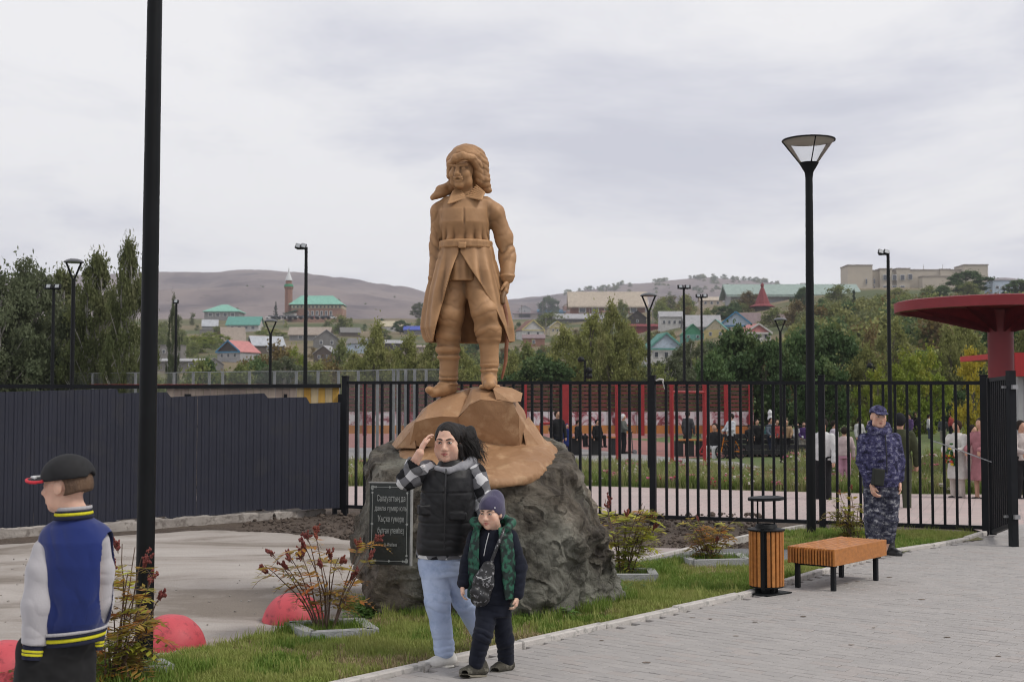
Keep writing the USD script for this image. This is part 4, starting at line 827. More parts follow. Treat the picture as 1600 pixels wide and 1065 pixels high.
# plinth: a moulded rock of painted cement
DS = 11.25; q = lambda px, py, dd: at(px, py, DS + dd)
cem = mat('bronze_painted_cement', (0.33, 0.19, 0.10), (0.265, 0.145, 0.072), 2.2, .6, .35, 26, third=(0.38, 0.235, 0.13), tscale=7, spec=.3, bdist=.012)
plin = thing('statue_plinth', 'ochre painted cement mound and chiselled rock on top of the boulder', 'plinth', [Sx(740), DS, 1.1])
cs = SDF([-1.15, 10.2, .95], [.62, 12.2, 1.62], .02)
crow = [(1.10, 672, 848, .83, 11.04), (1.17, 646, 862, .82, 11.06), (1.26, 626, 870, .71, 11.18), (1.35, 613, 871, .56, 11.32), (1.41, 614, 866, .46, 11.42), (1.47, 634, 846, .34, 11.46)]
cs.loft([(z, (Sx(a) + Sx(b)) / 2, y_, (Sx(b) - Sx(a)) / 2, d_) for z, a, b, d_, y_ in crow], k=0, pw=2.1, zround=.03)
False and cs.loft([(zb(752), Sx(770), DB - .35, Sx(850) - Sx(770), .33), (zb(715), Sx(760), DB - .3, Sx(860) - Sx(770), .34), (zb(690), Sx(755), DB - .25, .5, .3)], k=.08, zround=.05)
obj('mound', cs.mesh(1, lambda v, n: (meshkit.fbm(v * 4, 5, 2) - .5) * .10 + ridges(v, 9, 5) * .006), cem, plin, smooth=True)
def chisel(pts): return MB().hull([q(*p) for p in pts])
def block(mb, seed, amp=.012):
    v, f = mb.get(); m = trimesh.Trimesh(v, f, process=True); m = m.subdivide_to_size(.07); v = np.array(m.vertices); g = (meshkit.fbm(v * 6, 3, seed) - .5); nrm = normals(v, np.array(m.faces)); return v + nrm * g[:, None] * amp * 2, np.array(m.faces)
A1 = chisel([(640, 696, -.28), (730, 702, -.28), (648, 660, -.40), (664, 654, -.44), (690, 650, -.46), (722, 651, -.44), (640, 686, -.2), (668, 634, -.22), (690, 620, .0), (722, 612, -.1), (735, 606, .05), (625, 690, .1), (660, 640, .25), (690, 618, .35), (735, 606, .35), (735, 700, .4), (640, 700, .3)])
A2 = chisel([(722, 700, -.28), (812, 699, -.26), (716, 652, -.46), (734, 632, -.50), (752, 624, -.50), (800, 627, -.42), (811, 650, -.36), (738, 607, -.12), (752, 604, -.15), (790, 606, -.15), (730, 606, .3), (790, 607, .3), (835, 692, .1), (818, 640, .2), (826, 700, .25), (722, 700, .3), (822, 660, -.1)])
A3 = chisel([(770, 607, -.40), (775, 624, -.44), (800, 628, -.44), (814, 627, -.36), (816, 614, -.30), (800, 606, -.25), (776, 603, -.2), (785, 612, .1), (812, 616, 0)])
A4 = chisel([(618, 700, -.2), (646, 668, -.3), (650, 700, -.32), (636, 664, 0), (612, 694, 0), (640, 690, .3), (655, 650, .1)])
A5 = chisel([(815, 660, -.2), (822, 700, -.25), (845, 698, -.15), (826, 650, .05), (856, 694, .0), (838, 690, .25)])
for k, a in enumerate((A1, A2, A3, A4, A5)): obj('chiselled_rock', block(a, 30 + k), cem, plin, smooth=28)

# the statue
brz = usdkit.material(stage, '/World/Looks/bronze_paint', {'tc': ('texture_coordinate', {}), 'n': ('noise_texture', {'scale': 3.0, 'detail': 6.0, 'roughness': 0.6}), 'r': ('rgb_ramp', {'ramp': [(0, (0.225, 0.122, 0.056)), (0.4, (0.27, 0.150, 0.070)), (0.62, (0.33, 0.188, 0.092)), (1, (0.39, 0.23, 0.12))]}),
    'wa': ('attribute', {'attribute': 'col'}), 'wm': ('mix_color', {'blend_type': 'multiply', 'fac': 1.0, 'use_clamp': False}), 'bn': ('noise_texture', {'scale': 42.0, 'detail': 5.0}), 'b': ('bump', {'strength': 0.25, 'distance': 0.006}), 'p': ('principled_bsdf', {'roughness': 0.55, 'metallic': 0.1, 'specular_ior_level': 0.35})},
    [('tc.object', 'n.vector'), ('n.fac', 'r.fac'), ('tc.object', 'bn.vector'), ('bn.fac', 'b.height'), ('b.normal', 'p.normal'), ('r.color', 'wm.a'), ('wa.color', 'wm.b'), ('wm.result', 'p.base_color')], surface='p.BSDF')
ss = DS / F
Q = lambda px, py, dd=0.0: at(px, py, DS + dd)
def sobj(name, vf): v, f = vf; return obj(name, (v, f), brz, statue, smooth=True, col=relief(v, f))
statue = thing('statue', 'bronze painted statue of a man in fur hat and long belted coat on the boulder', 'statue', Q(728, 610))
zq = lambda py: Q(728, py)[2]
def rowpx(r): return [(zq(py), (Q(a, py)[0] + Q(b, py)[0]) / 2, DS + cy, (Q(b, py)[0] - Q(a, py)[0]) / 2, dp) for py, a, b, cy, dp in r]
lo, hi = [Q(655, 400)[0], DS - .55, zq(632)], [Q(815, 400)[0], DS + .5, zq(215)]
# legs, boots, hands: one body
H = .0072
b = SDF(lo, hi, H)
b.chain([Q(713, 425), Q(704, 490, -.05), Q(700, 545, .02)], [.128, .115, .092], k=.04)
b.ell(Q(700, 546, .0), [.110, .104, .060], k=.03); b.ell(Q(699, 525, -.01), [.108, .104, .07], k=.04)
b.ell(Q(701, 558, .02), [.104, .10, .03], k=.012)
b.chain([Q(702, 560, .02), Q(701, 585, .03), Q(700, 603, .03)], [.086, .080, .074], k=.02); b.ell(Q(701, 592, .02), [.086, .086, .016], k=.012); b.ell(Q(701, 600, .03), [.084, .086, .014], k=.012)
b.chain([Q(702, 606, .04), Q(692, 608, -.02), Q(678, 613, -.08)], [.066, .060, .044], k=.03); b.ell(Q(671, 609, -.10), [.038, .045, .034], k=.02)
b.chain([Q(742, 425), Q(757, 485, -.16), Q(764, 525, -.10)], [.128, .114, .104], k=.04)
b.ell(Q(763, 516, -.12), [.118, .114, .075], k=.04); b.ell(Q(764, 531, -.10), [.106, .104, .034], k=.016)
b.chain([Q(764, 535, -.10), Q(765, 565, -.10), Q(764, 588, -.10)], [.088, .078, .066], k=.02); b.ell(Q(764, 578, -.10), [.080, .082, .014], k=.012); b.ell(Q(764, 570, -.10), [.082, .083, .013], k=.012)
b.chain([Q(764, 592, -.10), Q(765, 597, -.18), Q(765, 601, -.29)], [.066, .060, .044], k=.03); b.cap(Q(752, 604, -.25), Q(778, 604, -.25), .02, k=.02)
b.plane(Q(765, 607, -.2), [0, .05, -1]) if False else None
# hands
def hand(s, w, d, n, th, L=.185, r=.0105, curl=.9, k=.006, spread=.12):
    # w wrist, d along the hand, n palm normal (where the fingers curl to), th thumb side; L hand length
    d, n = unit(d), unit(n); th = unit(np.asarray(th) - d * np.dot(th, d)); n = unit(n - d * np.dot(n, d) - th * np.dot(n, th)); u = L / .185
    s.cap(w, w + d * .05 * u, .024 * u, .030 * u, k=.012, flat=(n, .62))
    for i, (o, ln) in enumerate([(.030, .92), (.010, 1.0), (-.010, .95), (-.029, .78)]):
        kn = w + d * (.095 - abs(i - 1.2) * .004) * u + th * o * u; s.cap(w + d * .035 * u + th * o * .6 * u, kn, .015 * u, .0125 * u, k=.010)
        a = d + th * (o * spread / .03); p = kn
        for j, (sg, c) in enumerate([(.040, curl * .55), (.026, curl * 1.25), (.02, curl * 1.8)]):
            e = p + unit(math.cos(c) * unit(a) + math.sin(c) * n) * sg * ln * u; s.cap(p, e, r * u * (1 - .07 * j), r * u * (.93 - .07 * j), k=k); p = e
    t0 = w + d * .030 * u + th * .024 * u; t1 = t0 + unit(d * .75 + th * .65 + n * .25) * .042 * u; t2 = t1 + unit(d * .95 + th * .2 + n * .45) * .034 * u
    s.cap(t0, t1, .0165 * u, .0125 * u, k=.012).cap(t1, t2, .012 * u, .0095 * u, k=.006)
hand(b, Q(793, 436, -.04), [-.12, -.10, -1], [-1, .25, 0], [-.2, -1, 0], L=.225, r=.0115, curl=1.1)
hand(b, Q(676, 441, -.02), [.0, -.05, -1], [1, 0, 0], [0, -1, 0], L=.21, curl=.5)
def leg_disp(v, n):
    up = sstep(zq(562), zq(552), v[:, 2]) * (v[:, 2] < zq(410))
    return up * (creases(v, n, Q(702, 470, -.1), [.2, .4, .22], [.45, 0, 1], 34, .009, 2) + creases(v, n, Q(760, 470, -.2), [.2, .4, .20], [-.5, 0, 1], 32, .009, 5) + creases(v, n, Q(700, 545), [.25, .4, .09], [.1, 0, 1], 62, .010, 8) + creases(v, n, Q(764, 522, -.1), [.25, .4, .07], [-.2, 0, 1], 60, .008, 9)) + creases(v, n, Q(701, 592), [.2, .3, .05], [.1, 0, 1], 90, .007, 4) + creases(v, n, Q(764, 576, -.1), [.2, .3, .05], [0, 0, 1], 90, .007, 6)
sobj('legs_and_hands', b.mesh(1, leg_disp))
# coat
c = SDF(lo, hi, H)
fold_t = lambda th, Z: .022 * np.sin(th * 11 + 1.0) * sstep(zq(345), zq(378), Z) * (-1 if False else 1) * (1 - 0) * (Z < zq(300)) * np.exp(-((Z - zq(383)) / .16) ** 2)
c.loft(rowpx([(300, 712, 742, .03, .09), (306, 703, 752, .03, .13), (314, 694, 764, .02, .165), (330, 686, 765, .0, .185), (350, 687, 765, -.01, .19), (370, 691, 764, 0, .165), (384, 693, 763, 0, .155), (394, 691, 764, 0, .16)]), k=.0, pw=2.3, fold=fold_t, zround=.02)
c.chain([Q(699, 317, .03), Q(686, 330, .03), Q(682, 382, .05), Q(679, 436, -.01)], [.055, .068, .058, .054], k=.04)
c.chain([Q(759, 317, .02), Q(774, 333, .02), Q(787, 370, .04), Q(793, 400, .04), Q(793, 433, -.04)], [.060, .078, .074, .072, .062], k=.04)
c.ell(Q(793, 431, -.04), [.069, .069, .02], k=.012); c.ell(Q(679, 434, -.01), [.06, .06, .02], k=.012)
# skirt of the coat: a shell, open in front
Lx, Ly = np.array([716, 704, 694, 684, 678, 674]), np.array([398, 430, 465, 500, 522, 540]); Rxx, Ry_ = np.array([719, 735, 753, 772, 786, 797]), np.array([398, 424, 450, 482, 508, 540])
zl = np.array([zq(y) for y in Ly])[::-1]; xl = np.array([Q(x, y, -.25)[0] for x, y in zip(Lx, Ly)])[::-1]; zr_ = np.array([zq(y) for y in Ry_])[::-1]; xr = np.array([Q(x, y, -.25)[0] for x, y in zip(Rxx, Ry_)])[::-1]
def opening(X, Y, Z): return np.maximum(np.maximum(np.interp(Z, zl, xl) - X, X - np.interp(Z, zr_, xr)) * .9, Y - (DS + .02))
def flare(th, Z): return .10 * np.exp(-((np.abs(th) - .42) / .22) ** 2) * sstep(zq(410), zq(500), Z)
skirt_fold = lambda th, Z: (.10 * (np.abs(np.sin(th * 5.5 + .6 + .8 * (Z - zq(400)))) ** .8 - .6) + .030 * np.sin(th * 17 + 2)) * (.35 + .65 * sstep(zq(395), zq(440), Z)) + flare(th, Z)
c.loft(rowpx([(386, 691, 766, 0, .165), (400, 687, 769, 0, .185), (425, 680, 775, .0, .23), (455, 672, 783, .02, .27), (485, 667, 790, .03, .29), (512, 664, 796, .04, .31), (528, 668, 797, .05, .31), (534, 672, 797, .05, .31)]), k=.012, pw=2.2, fold=skirt_fold, shell=.016, cut=opening, zround=.006)
c.loft(rowpx([(392, 700, 748, -.03, .14), (420, 697, 748, -.03, .165), (436, 696, 750, -.03, .170), (441, 696, 750, -.03, .172)]), k=.0, fold=lambda th, Z: .02 * np.sin(th * 12), zround=.006)
c.ell(Q(727, 304, .02), [.125, .10, .05], k=.03)
for s_, (a0, a1, a2, a3) in enumerate([((727, 309), (700, 318), (708, 300), (718, 292)), ((729, 307), (752, 312), (757, 301), (744, 290))]):
    pts = [Q(*a0, -.135), Q(*a1, -.185), Q(*a2, -.10), Q(*a3, -.05)]
    for i in range(3):
        for t in np.linspace(0, 1, 7): c.cap(pts[0] * (1 - t) + pts[3] * t, pts[1] * (1 - t) + pts[2] * t, .0095, k=.004)
c.cap(Q(724, 309, -.185), Q(727, 378, -.205), .010, k=.006, op='s')
def coat_disp(v, n):
    cx_ = Q(727, 380)[0]; th = np.arctan2((v[:, 0] - cx_) / .22, -(v[:, 1] - DS) / .19); up = (v[:, 2] > zq(381)); arm = ((v[:, 0] < Q(687, 350)[0]) | (v[:, 0] > Q(768, 350)[0]))
    lean = th * (1 + .9 * (v[:, 2] - zq(381)) / .3)
    gath = np.exp(-((v[:, 2] - zq(381)) / .085) ** 2) * up * (.5 + .9 * meshkit.noise(v * 9, 4)) * (np.abs(np.sin(lean * 6.5 + .5 + 4.0 * (meshkit.fbm(v * 5, 2, 3) - .5))) ** .8 - .62) * .034 * (1 - arm)
    e1, e2 = Q(681, 385, .04), Q(790, 392, .03)
    slv = creases(v, n, e1, [.12, .3, .17], [.5, 0, 1], 34, .015, 3) + creases(v, n, e2, [.13, .3, .17], [-.6, 0, 1], 32, .015, 4) + creases(v, n, Q(770, 332), [.12, .3, .10], [.9, 0, .6], 36, .014, 6) + creases(v, n, Q(686, 332), [.09, .3, .10], [-.9, 0, .6], 38, .012, 7)
    return gath + slv * ((v[:, 0] < Q(692, 350)[0]) | (v[:, 0] > Q(762, 350)[0])) + (meshkit.fbm(v * 6, 3, 2) - .5) * .010
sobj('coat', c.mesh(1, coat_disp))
bt = SDF([Q(680, 1)[0], DS - .3, zq(400)], [Q(775, 1)[0], DS + .3, zq(370)], .007)
bt.loft(rowpx([(377, 688, 768, 0, .198), (379, 686, 769.5, 0, .208), (388, 686, 769.5, 0, .208), (390, 688, 768, 0, .198)]), k=0, zround=.006, fold=lambda th, Z: .012 * np.sign(np.sin(th * 14)) * np.abs(np.sin(th * 14)) ** .3)
bt.rbox(Q(722, 383, -.206), [.026, .010, .020], .006, k=.004)
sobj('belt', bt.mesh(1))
# head in its fur hat
hc = Q(722, 267, -.06); hy = -.27                                 # head turned to the viewer's left
def head(s, C, yaw, sc=1.0, pitch=0.0, k=1.0, beard=False, neck=None, ears=True, fem=0.0):
    R = rotz(yaw) @ trimesh.transformations.euler_matrix(pitch, 0, 0)[:3, :3]
    P = lambda x, y, z: C + R @ (np.array([x, -y, z]) * sc)       # y forward (towards the viewer at yaw 0)
    e = lambda c, r, kk=.012, op='u': s.ell(P(*c), np.array(r) * sc, R, kk * sc, op)
    e((0, -.012, .035), (.077, .096, .088)); e((0, .018, -.035), (.064, .074, .080), .03); e((0, .058, -.098), (.026, .022, .020), .025)
    for x in (-1, 1):
        e((x * .042, .058, -.028), (.026, .024, .026), .02); e((x * .050, .022, -.072), (.018, .03, .026), .03)
        s.cap(P(x * .052, .070, .024), P(x * .012, .086, .019), .0095 * sc, .0115 * sc, .012 * sc)
        e((x * .032, .098, .001), (.019, .016, .0115), .010, 's'); e((x * .032, .078, .000), (.0135, .0125, .0105), .003)
        e((x * .0135, .094, -.040), (.0095, .011, .009), .006)
        if ears: e((x * .078, -.008, -.006), (.010, .021, .032), .006)
    s.cap(P(0, .086, .006), P(0, .105, -.032), .0085 * sc, .0125 * sc, .009 * sc); e((0, .106, -.036), (.0115, .012, .011), .006)
    s.cap(P(-.021, .080, -.064), P(.021, .080, -.064), .0075 * sc, None, .006 * sc); s.cap(P(-.016, .0815, -.075), P(.016, .0815, -.075), .0085 * sc, None, .006 * sc)
    s.cap(P(-.022, .092, -.0705), P(0, .092, -.0685), .0030 * sc, None, .003 * sc, op='s'); s.cap(P(0, .092, -.0685), P(.022, .092, -.0705), .0030 * sc, None, .003 * sc, op='s')
    if neck is not None: s.cap(P(0, -.022, -.085), neck, .058 * sc, .066 * sc, .03 * sc)
    return P, R
hs_ = SDF(Q(690, 310, -.35), Q(785, 215, .45), .0065)
Ph, Rh = head(hs_, hc, hy, 1.38, neck=Q(728, 312, .04), ears=False)
for x in (-1, 1): hs_.ell(Ph(x * .032, .100, .003), [.027, .020, .015], Rh, .010, 's'); hs_.ell(Ph(x * .032, .079, .001), [.019, .014, .011], Rh, .003); None
hs_.cap(Ph(0, .088, .006), Ph(0, .110, -.034), .015, .020, .012)
hs_.cap(Ph(-.024, .095, -.0745), Ph(0, .098, -.0695), .0065, k=.004, op='s'); hs_.cap(Ph(.024, .095, -.0745), Ph(0, .098, -.0695), .0065, k=.004, op='s')
for x in (-1, 1): hs_.cap(Ph(x * .055, .078, .028), Ph(x * .010, .090, .020), .014, .015, .012)
hs_.cap(Ph(-.026, .092, -.056), Ph(.026, .092, -.056), .0085, k=.008)
for x in (-1, 1): hs_.cap(Ph(x * .003, .100, -.053), Ph(x * .030, .084, -.070), .010, .006, .006)
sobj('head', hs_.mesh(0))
ht = SDF(Q(660, 330, -.5), Q(790, 212, .5), .0085)
ht.ell(Q(729, 251, .07), [.163, .19, .144], k=0); ht.ell(Q(736, 262, .09), [.155, .155, .18], k=.04)
ht.chain([Q(751, 256, .02), Q(753, 280, .05), Q(762, 296, .10)], [.058, .062, .035], k=.04)
ht.chain([Q(704, 250, .04), Q(702, 276, .06)], [.036, .022], k=.03)
ht.chain([Q(718, 296, .12), Q(706, 293, .09), Q(690, 299, .04), Q(676, 309, -.02)], [.055, .052, .046, .022], k=.04)
ht.put(lambda X, Y, Z: np.sqrt((((X - hc[0]) * math.cos(hy) + (Y - hc[1]) * math.sin(hy)) / .116) ** 2 + ((Z - (hc[2] - .065)) / .172) ** 2 + (((-(X - hc[0]) * math.sin(hy) * -1 + (Y - hc[1]) * math.cos(hy)) + .20) / .30) ** 2) * .11 - .11, hc - .4, hc + .4, .015, 's')
ht.chain([Q(704, 272, -.02), Q(704, 256, -.12), Q(712, 247, -.22), Q(724, 243.5, -.25), Q(737, 247, -.20), Q(746, 258, -.08), Q(749, 280, -.02)], [.022, .027, .030, .030, .030, .036, .038], k=.02)
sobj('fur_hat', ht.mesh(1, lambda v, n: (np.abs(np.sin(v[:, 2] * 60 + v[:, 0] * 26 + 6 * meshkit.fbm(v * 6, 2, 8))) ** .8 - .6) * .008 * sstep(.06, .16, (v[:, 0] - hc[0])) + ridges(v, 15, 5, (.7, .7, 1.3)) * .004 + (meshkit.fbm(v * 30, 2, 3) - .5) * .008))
sabre = MB().tube([Q(784, 462, -.10), Q(790, 490, -.08), Q(792, 530, -.05), Q(790, 565, -.03), Q(784, 592, -.02)], [.022, .020, .018, .016, .010], 8)
obj('sabre', sabre, mat('red_brown_paint', (.26, .11, .06), (.2, .085, .045), 6, .5), statue, smooth=True)
v_, f_ = MB().tube([Q(786, 474, -.14), Q(785, 466, -.12), Q(788, 456, -.10)], [.018, .024, .02], 8).get(); sobj('sabre_hilt', (v_, f_))
# ------------------------------------------------------------------ the four people in front
skin_m = vmat('skin', .5, 26, .07, .15, 140, spec=.35, sss=.12, bdist=.002)
hair_m = mat('black_hair', (0.006, 0.005, 0.005), (0.016, 0.012, 0.010), 40, .5, .5, 120, stretch=(1, 1, .25), spec=.25)
def skincol(v, base, marks, blush=None):
    c = np.tile(np.array(base, float), (len(v), 1))
    for p, r, colr, sq in marks:
        w = np.clip(1.35 - np.sqrt((((v - p) / (np.array(sq) * r)) ** 2).sum(1)), 0, 1)[:, None]; c = c * (1 - w) + np.array(colr) * w
    return c
def facemarks(P, R, sc, lip, brow, eye=(.02, .013, .010)):
    sq = (1, 1, 1); m = []
    for x in (-1, 1):
        m += [(P(x * .042, .07, -.025), .030 * sc, lipmix(lip), (1, 1, .8))]
        for t in np.linspace(0, 1, 5): m.append((P(x * (.016 + .034 * t), .088, .022 + .006 * math.sin(t * 2.6)), .0066 * sc, brow, (1, 2.5, .8)))
        for t in np.linspace(-1, 1, 5): m.append((P(x * .032 + .011 * t, .09, .0015 - .002 * t * t), .0050 * sc, eye, (1, 3, .75)))
    for t in np.linspace(-1, 1, 5): m.append((P(.018 * t, .09, -.0695 + .003 * t * t), .0085 * sc, lip, (1, 2, .65)))
    m.append((P(0, .09, -.069), .004, tuple(x * .5 for x in lip), (5, 3, .6)))
    return m
def ico(c, r, R, n=2):
    m = trimesh.creation.icosphere(n, 1.0); return (np.array(m.vertices) * r) @ R.T + c, np.array(m.faces)
def face_parts(par, P, R, sc, brow, lipc, eye_open=1.0):
    em = mat('dark_eye', (.012, .008, .007), None, 30, .15, spec=.6); ew = mat('eye_white', (.42, .38, .35), None, 30, .3); bm = mat('brow_%d' % int(brow[0] * 1000), brow, None, 60, .9); lm = mat('lip_%d' % int(lipc[0] * 1000), lipc, None, 60, .45)
    for x in (-1, 1):
        e = obj('eye', ico(P(x * .032, .0865, .0015), np.array([.0125, .0055, .0046 * eye_open]) * sc, R), ew, par, smooth=True); obj('iris', ico(P(x * .0325, .0895, .0022), np.array([.0062, .0035, .0050 * eye_open]) * sc, R, 1), em, e, smooth=True)
        obj('eyelid', MB().tube([P(x * (.019 + .0068 * t), .0905 - .0012 * t * t * .4, .0058 + .0022 * math.sin(t * 1.05) ) for t in range(5)], np.array([.0016, .0022, .0024, .0022, .0016]) * sc, 5), em, e)
        obj('eyebrow', MB().tube([P(x * (.0125 + .0098 * t), .0975 - .0026 * t - .0010 * t * t, .0205 + .0042 * math.sin(t * .8)) for t in range(5)], np.array([.0028, .0036, .0036, .0030, .0016]) * sc, 6), bm, par)
    obj('lips', MB().tube([P(.0055 * t, .0905 - .0013 * t * t, -.0655 + .0004 * t * t) for t in range(-4, 5)], np.array([.001, .003, .0044, .005, .0046, .005, .0044, .003, .001]) * sc, 6).tube([P(.0050 * t, .0905 - .0013 * t * t, -.0745 + .0006 * t * t) for t in range(-4, 5)], np.array([.001, .003, .005, .006, .0064, .006, .005, .003, .001]) * sc, 6), lm, par, smooth=True)
def lipmix(l): return (0.43, 0.235, 0.17)
def hair_disp(sc): return lambda v, n: ridges(v, 22, 4, (1, 1, .3), 2) * .004
def person(label, loc, group=None): return thing('person', label, 'person', loc, group)
def sdfbox(pts, pad, h):
    P = np.array(pts); return SDF(P.min(0) - pad, P.max(0) + pad, h)

# --- woman in the black vest
D0 = gr(685, 1045)[1]; s0 = D0 / F; W = lambda px, py, dd=0.0: at(px, py, D0 + dd)
wm_ = person('woman in black padded vest over a plaid shirt, hand raised to her temple', [W(690, 1045)[0], D0, 0])
hyw = -.20; hcw = W(700, 692, .02)
b = sdfbox([W(620, 655, -.5), W(780, 1052, .55)], .06, .0062)
Pw, Rw = head(b, hcw, hyw, 1.06, -.02, neck=W(703, 726, .05))
for x in (-1, 1): b.ell(Pw(x * .050, .046, -.045), np.array([.028, .03, .032]) * .98, k=.02)
b.chain([W(703, 724, .05), W(703, 740, .05)], [.062, .09], k=.04)
b.loft([(W(703, 868)[2], W(690, 868)[0], D0 + .05, .145, .115), (W(703, 820)[2], W(696, 820)[0], D0 + .04, .14, .11), (W(703, 770)[2], W(699, 770)[0], D0 + .03, .145, .115), (W(703, 737)[2], W(702, 737)[0], D0 + .05, .14, .085)], k=.04)
b.chain([W(664, 736, .05), W(634, 750, -.03), W(656, 707, -.10)], [.052, .042, .029], k=.02)
hand(b, W(657, 705, -.10), W(668, 675, -.02) - W(657, 705, -.10), [.8, .45, .2], [.25, -1, .2], L=.165, r=.0092, curl=.6)
b.chain([W(744, 738, .06), W(757, 790, .10), W(752, 843, .0)], [.052, .042, .030], k=.02); hand(b, W(752, 843, .0), [0, -.3, -1], [-1, 0, 0], [0, -1, 0], L=.165, r=.0092, curl=.6)
b.chain([W(681, 872, .05), W(686, 945, .0), W(693, 1026, .04)], [.07, .048, .036], k=.03); b.cap(W(695, 1032, .03), W(692, 1038, .02), .026, .020)
b.chain([W(707, 872, .05), W(727, 935, .16), W(752, 990, .50)], [.07, .048, .036], k=.03); b.cap(W(753, 992, .5), W(750, 1003, .41), .028, .022)
v, f = b.mesh(1)
mk = facemarks(Pw, Rw, 1.06, (.36, .12, .10), (.04, .027, .022))
obj('body', (v, f), skin_m, wm_, smooth=True, col=skincol(v, (.60, .37, .275), mk)); face_parts(wm_, Pw, Rw, 1.06, (.02, .014, .012), (.34, .11, .095))
# hair: cap of hair, bun-like loose ponytail
h = sdfbox([Pw(-.15, .13, .16), Pw(.32, -.3, -.28), W(660, 650), W(760, 735, .25)], .05, .0065)
h.ell(Pw(0, -.022, .042), np.array([.089, .108, .096]), Rw, k=0)
h.ell(Pw(.0, -.05, .02), np.array([.087, .095, .10]), Rw, k=.02)
def faceoval(X, Y, Z):
    x, y, z = X - hcw[0], Y - hcw[1], Z - hcw[2]; u = Rw[0, 0] * x + Rw[1, 0] * y + Rw[2, 0] * z; w_ = -(Rw[0, 1] * x + Rw[1, 1] * y + Rw[2, 1] * z); t = Rw[0, 2] * x + Rw[1, 2] * y + Rw[2, 2] * z
    return np.maximum((np.sqrt(((u + .004) / .072) ** 2 + ((t + .046) / .126) ** 2) - 1) * .072, .012 - w_ * 1.0)
h.put(faceoval, hcw - .25, hcw + .25, .012, 's')
h.ell(Pw(.055, -.08, .07), [.05, .055, .05], k=.03)
h.chain([Pw(.04, -.08, .05), W(731, 682, .13), W(737, 700, .12), W(739, 720, .08)], [.050, .046, .024, .006], k=.03)
h.chain([Pw(.082, .02, -.02), Pw(.088, .005, -.08), Pw(.085, 0, -.13)], [.016, .012, .004], k=.012); h.chain([W(742, 700, .10), W(747, 712, .08), W(752, 714, .06)], [.03, .012, .004], k=.02); h.chain([W(738, 706, .08), W(734, 722, .07), W(738, 730, .06)], [.03, .012, .003], k=.02)
h.chain([W(735, 672, .13), W(740, 690, .14), W(742, 708, .13)], [.026, .024, .006], k=.03)
obj('hair', h.mesh(1, lambda v, n: ridges(v, 24, 4, (1.2, 1.2, .45), 2) * .0065), hair_m, wm_, smooth=True)
hs = MB(); hr_ = np.random.default_rng(12); root = Pw(.035, -.10, .055); tip0 = W(741, 716, .09)
for i in range(620):
    o_ = unit(hr_.normal(size=3)) * .062 * hr_.random() ** .4; e_ = tip0 + hr_.normal(0, 1, 3) * [.036, .04, .045] + np.array([.015, 0, 0]) * hr_.normal(); m_ = (root + e_) / 2 + o_ * 1.4 + [.03, .0, .045]
    t_ = np.linspace(0, 1, 6)[:, None]; hs.tube((root + o_ * .5) * (1 - t_) ** 2 + 2 * m_ * t_ * (1 - t_) + e_ * t_ ** 2, np.linspace(.0024, .0008, 6), 3, False)
for i in range(90):                                                # a few wisps at nape and temple
    a_ = hr_.uniform(.2, 1.3); st_ = Pw(math.sin(a_) * .092, .03 * math.cos(a_), hr_.uniform(-.03, .05)); e_ = st_ + Rw @ np.array([hr_.normal(.012, .012), hr_.uniform(.0, .05), hr_.uniform(-.09, -.02)])
    t_ = np.linspace(0, 1, 5)[:, None]; hs.tube(st_ * (1 - t_) ** 2 + (st_ + e_) * t_ * (1 - t_) + [.006, 0, 0] + e_ * t_ ** 2, np.linspace(.0018, .0008, 5), 3, False)
obj('loose_strands', hs, hair_m, wm_, kind='stuff')
# shirt
plaid = usdkit.material(stage, '/World/Looks/plaid_flannel', {'tc': ('texture_coordinate', {}), 'mp': ('mapping', {'mapping_type': 'point', 'rotation': (0.25, 0.55, 0.2), 'scale': (1, 1, 1)}), 'nz': ('noise_texture', {'scale': 9.0}), 'mv': ('mix_color', {'blend_type': 'linear_light', 'fac': .035, 'use_clamp': False}),
    'w1': ('wave_texture', {'wave_type': 'bands', 'bands_direction': 'x', 'scale': 2.6, 'detail': 0.0}), 'w2': ('wave_texture', {'wave_type': 'bands', 'bands_direction': 'z', 'scale': 2.6, 'detail': 0.0}), 'r1': ('rgb_ramp', {'interpolate': False, 'ramp': [(0, (0, 0, 0)), (.5, (.5, .5, .5))]}), 'r2': ('rgb_ramp', {'interpolate': False, 'ramp': [(0, (0, 0, 0)), (.5, (.5, .5, .5))]}),
    'ad': ('mix_color', {'blend_type': 'add', 'fac': 1.0, 'use_clamp': False}), 'r': ('rgb_ramp', {'interpolate': False, 'ramp': [(0, (.015, .015, .017)), (.25, (.15, .15, .16)), (.75, (.62, .62, .63))]}), 'p': ('principled_bsdf', {'roughness': .9, 'specular_ior_level': .15})},
    [('tc.object', 'mp.vector'), ('mp.vector', 'nz.vector'), ('mp.vector', 'mv.a'), ('nz.color', 'mv.b'), ('mv.result', 'w1.vector'), ('mv.result', 'w2.vector'), ('w1.fac', 'r1.fac'), ('w2.fac', 'r2.fac'), ('r1.color', 'ad.a'), ('r2.color', 'ad.b'), ('ad.result', 'r.fac'), ('r.color', 'p.base_color')], surface='p.BSDF')
c = sdfbox([W(618, 715, -.4), W(775, 885, .4)], .06, .0068)
c.chain([W(667, 736, .05), W(637, 748, -.02)], [.078, .068], k=.03); c.cap(W(635, 750, -.03), W(651, 722, -.075), .064, .058, k=.03); c.cap(W(648, 727, -.07), W(654, 717, -.085), .066, .066, k=.006)
c.chain([W(742, 740, .06), W(756, 790, .10), W(753, 835, .01)], [.080, .068, .058], k=.03)
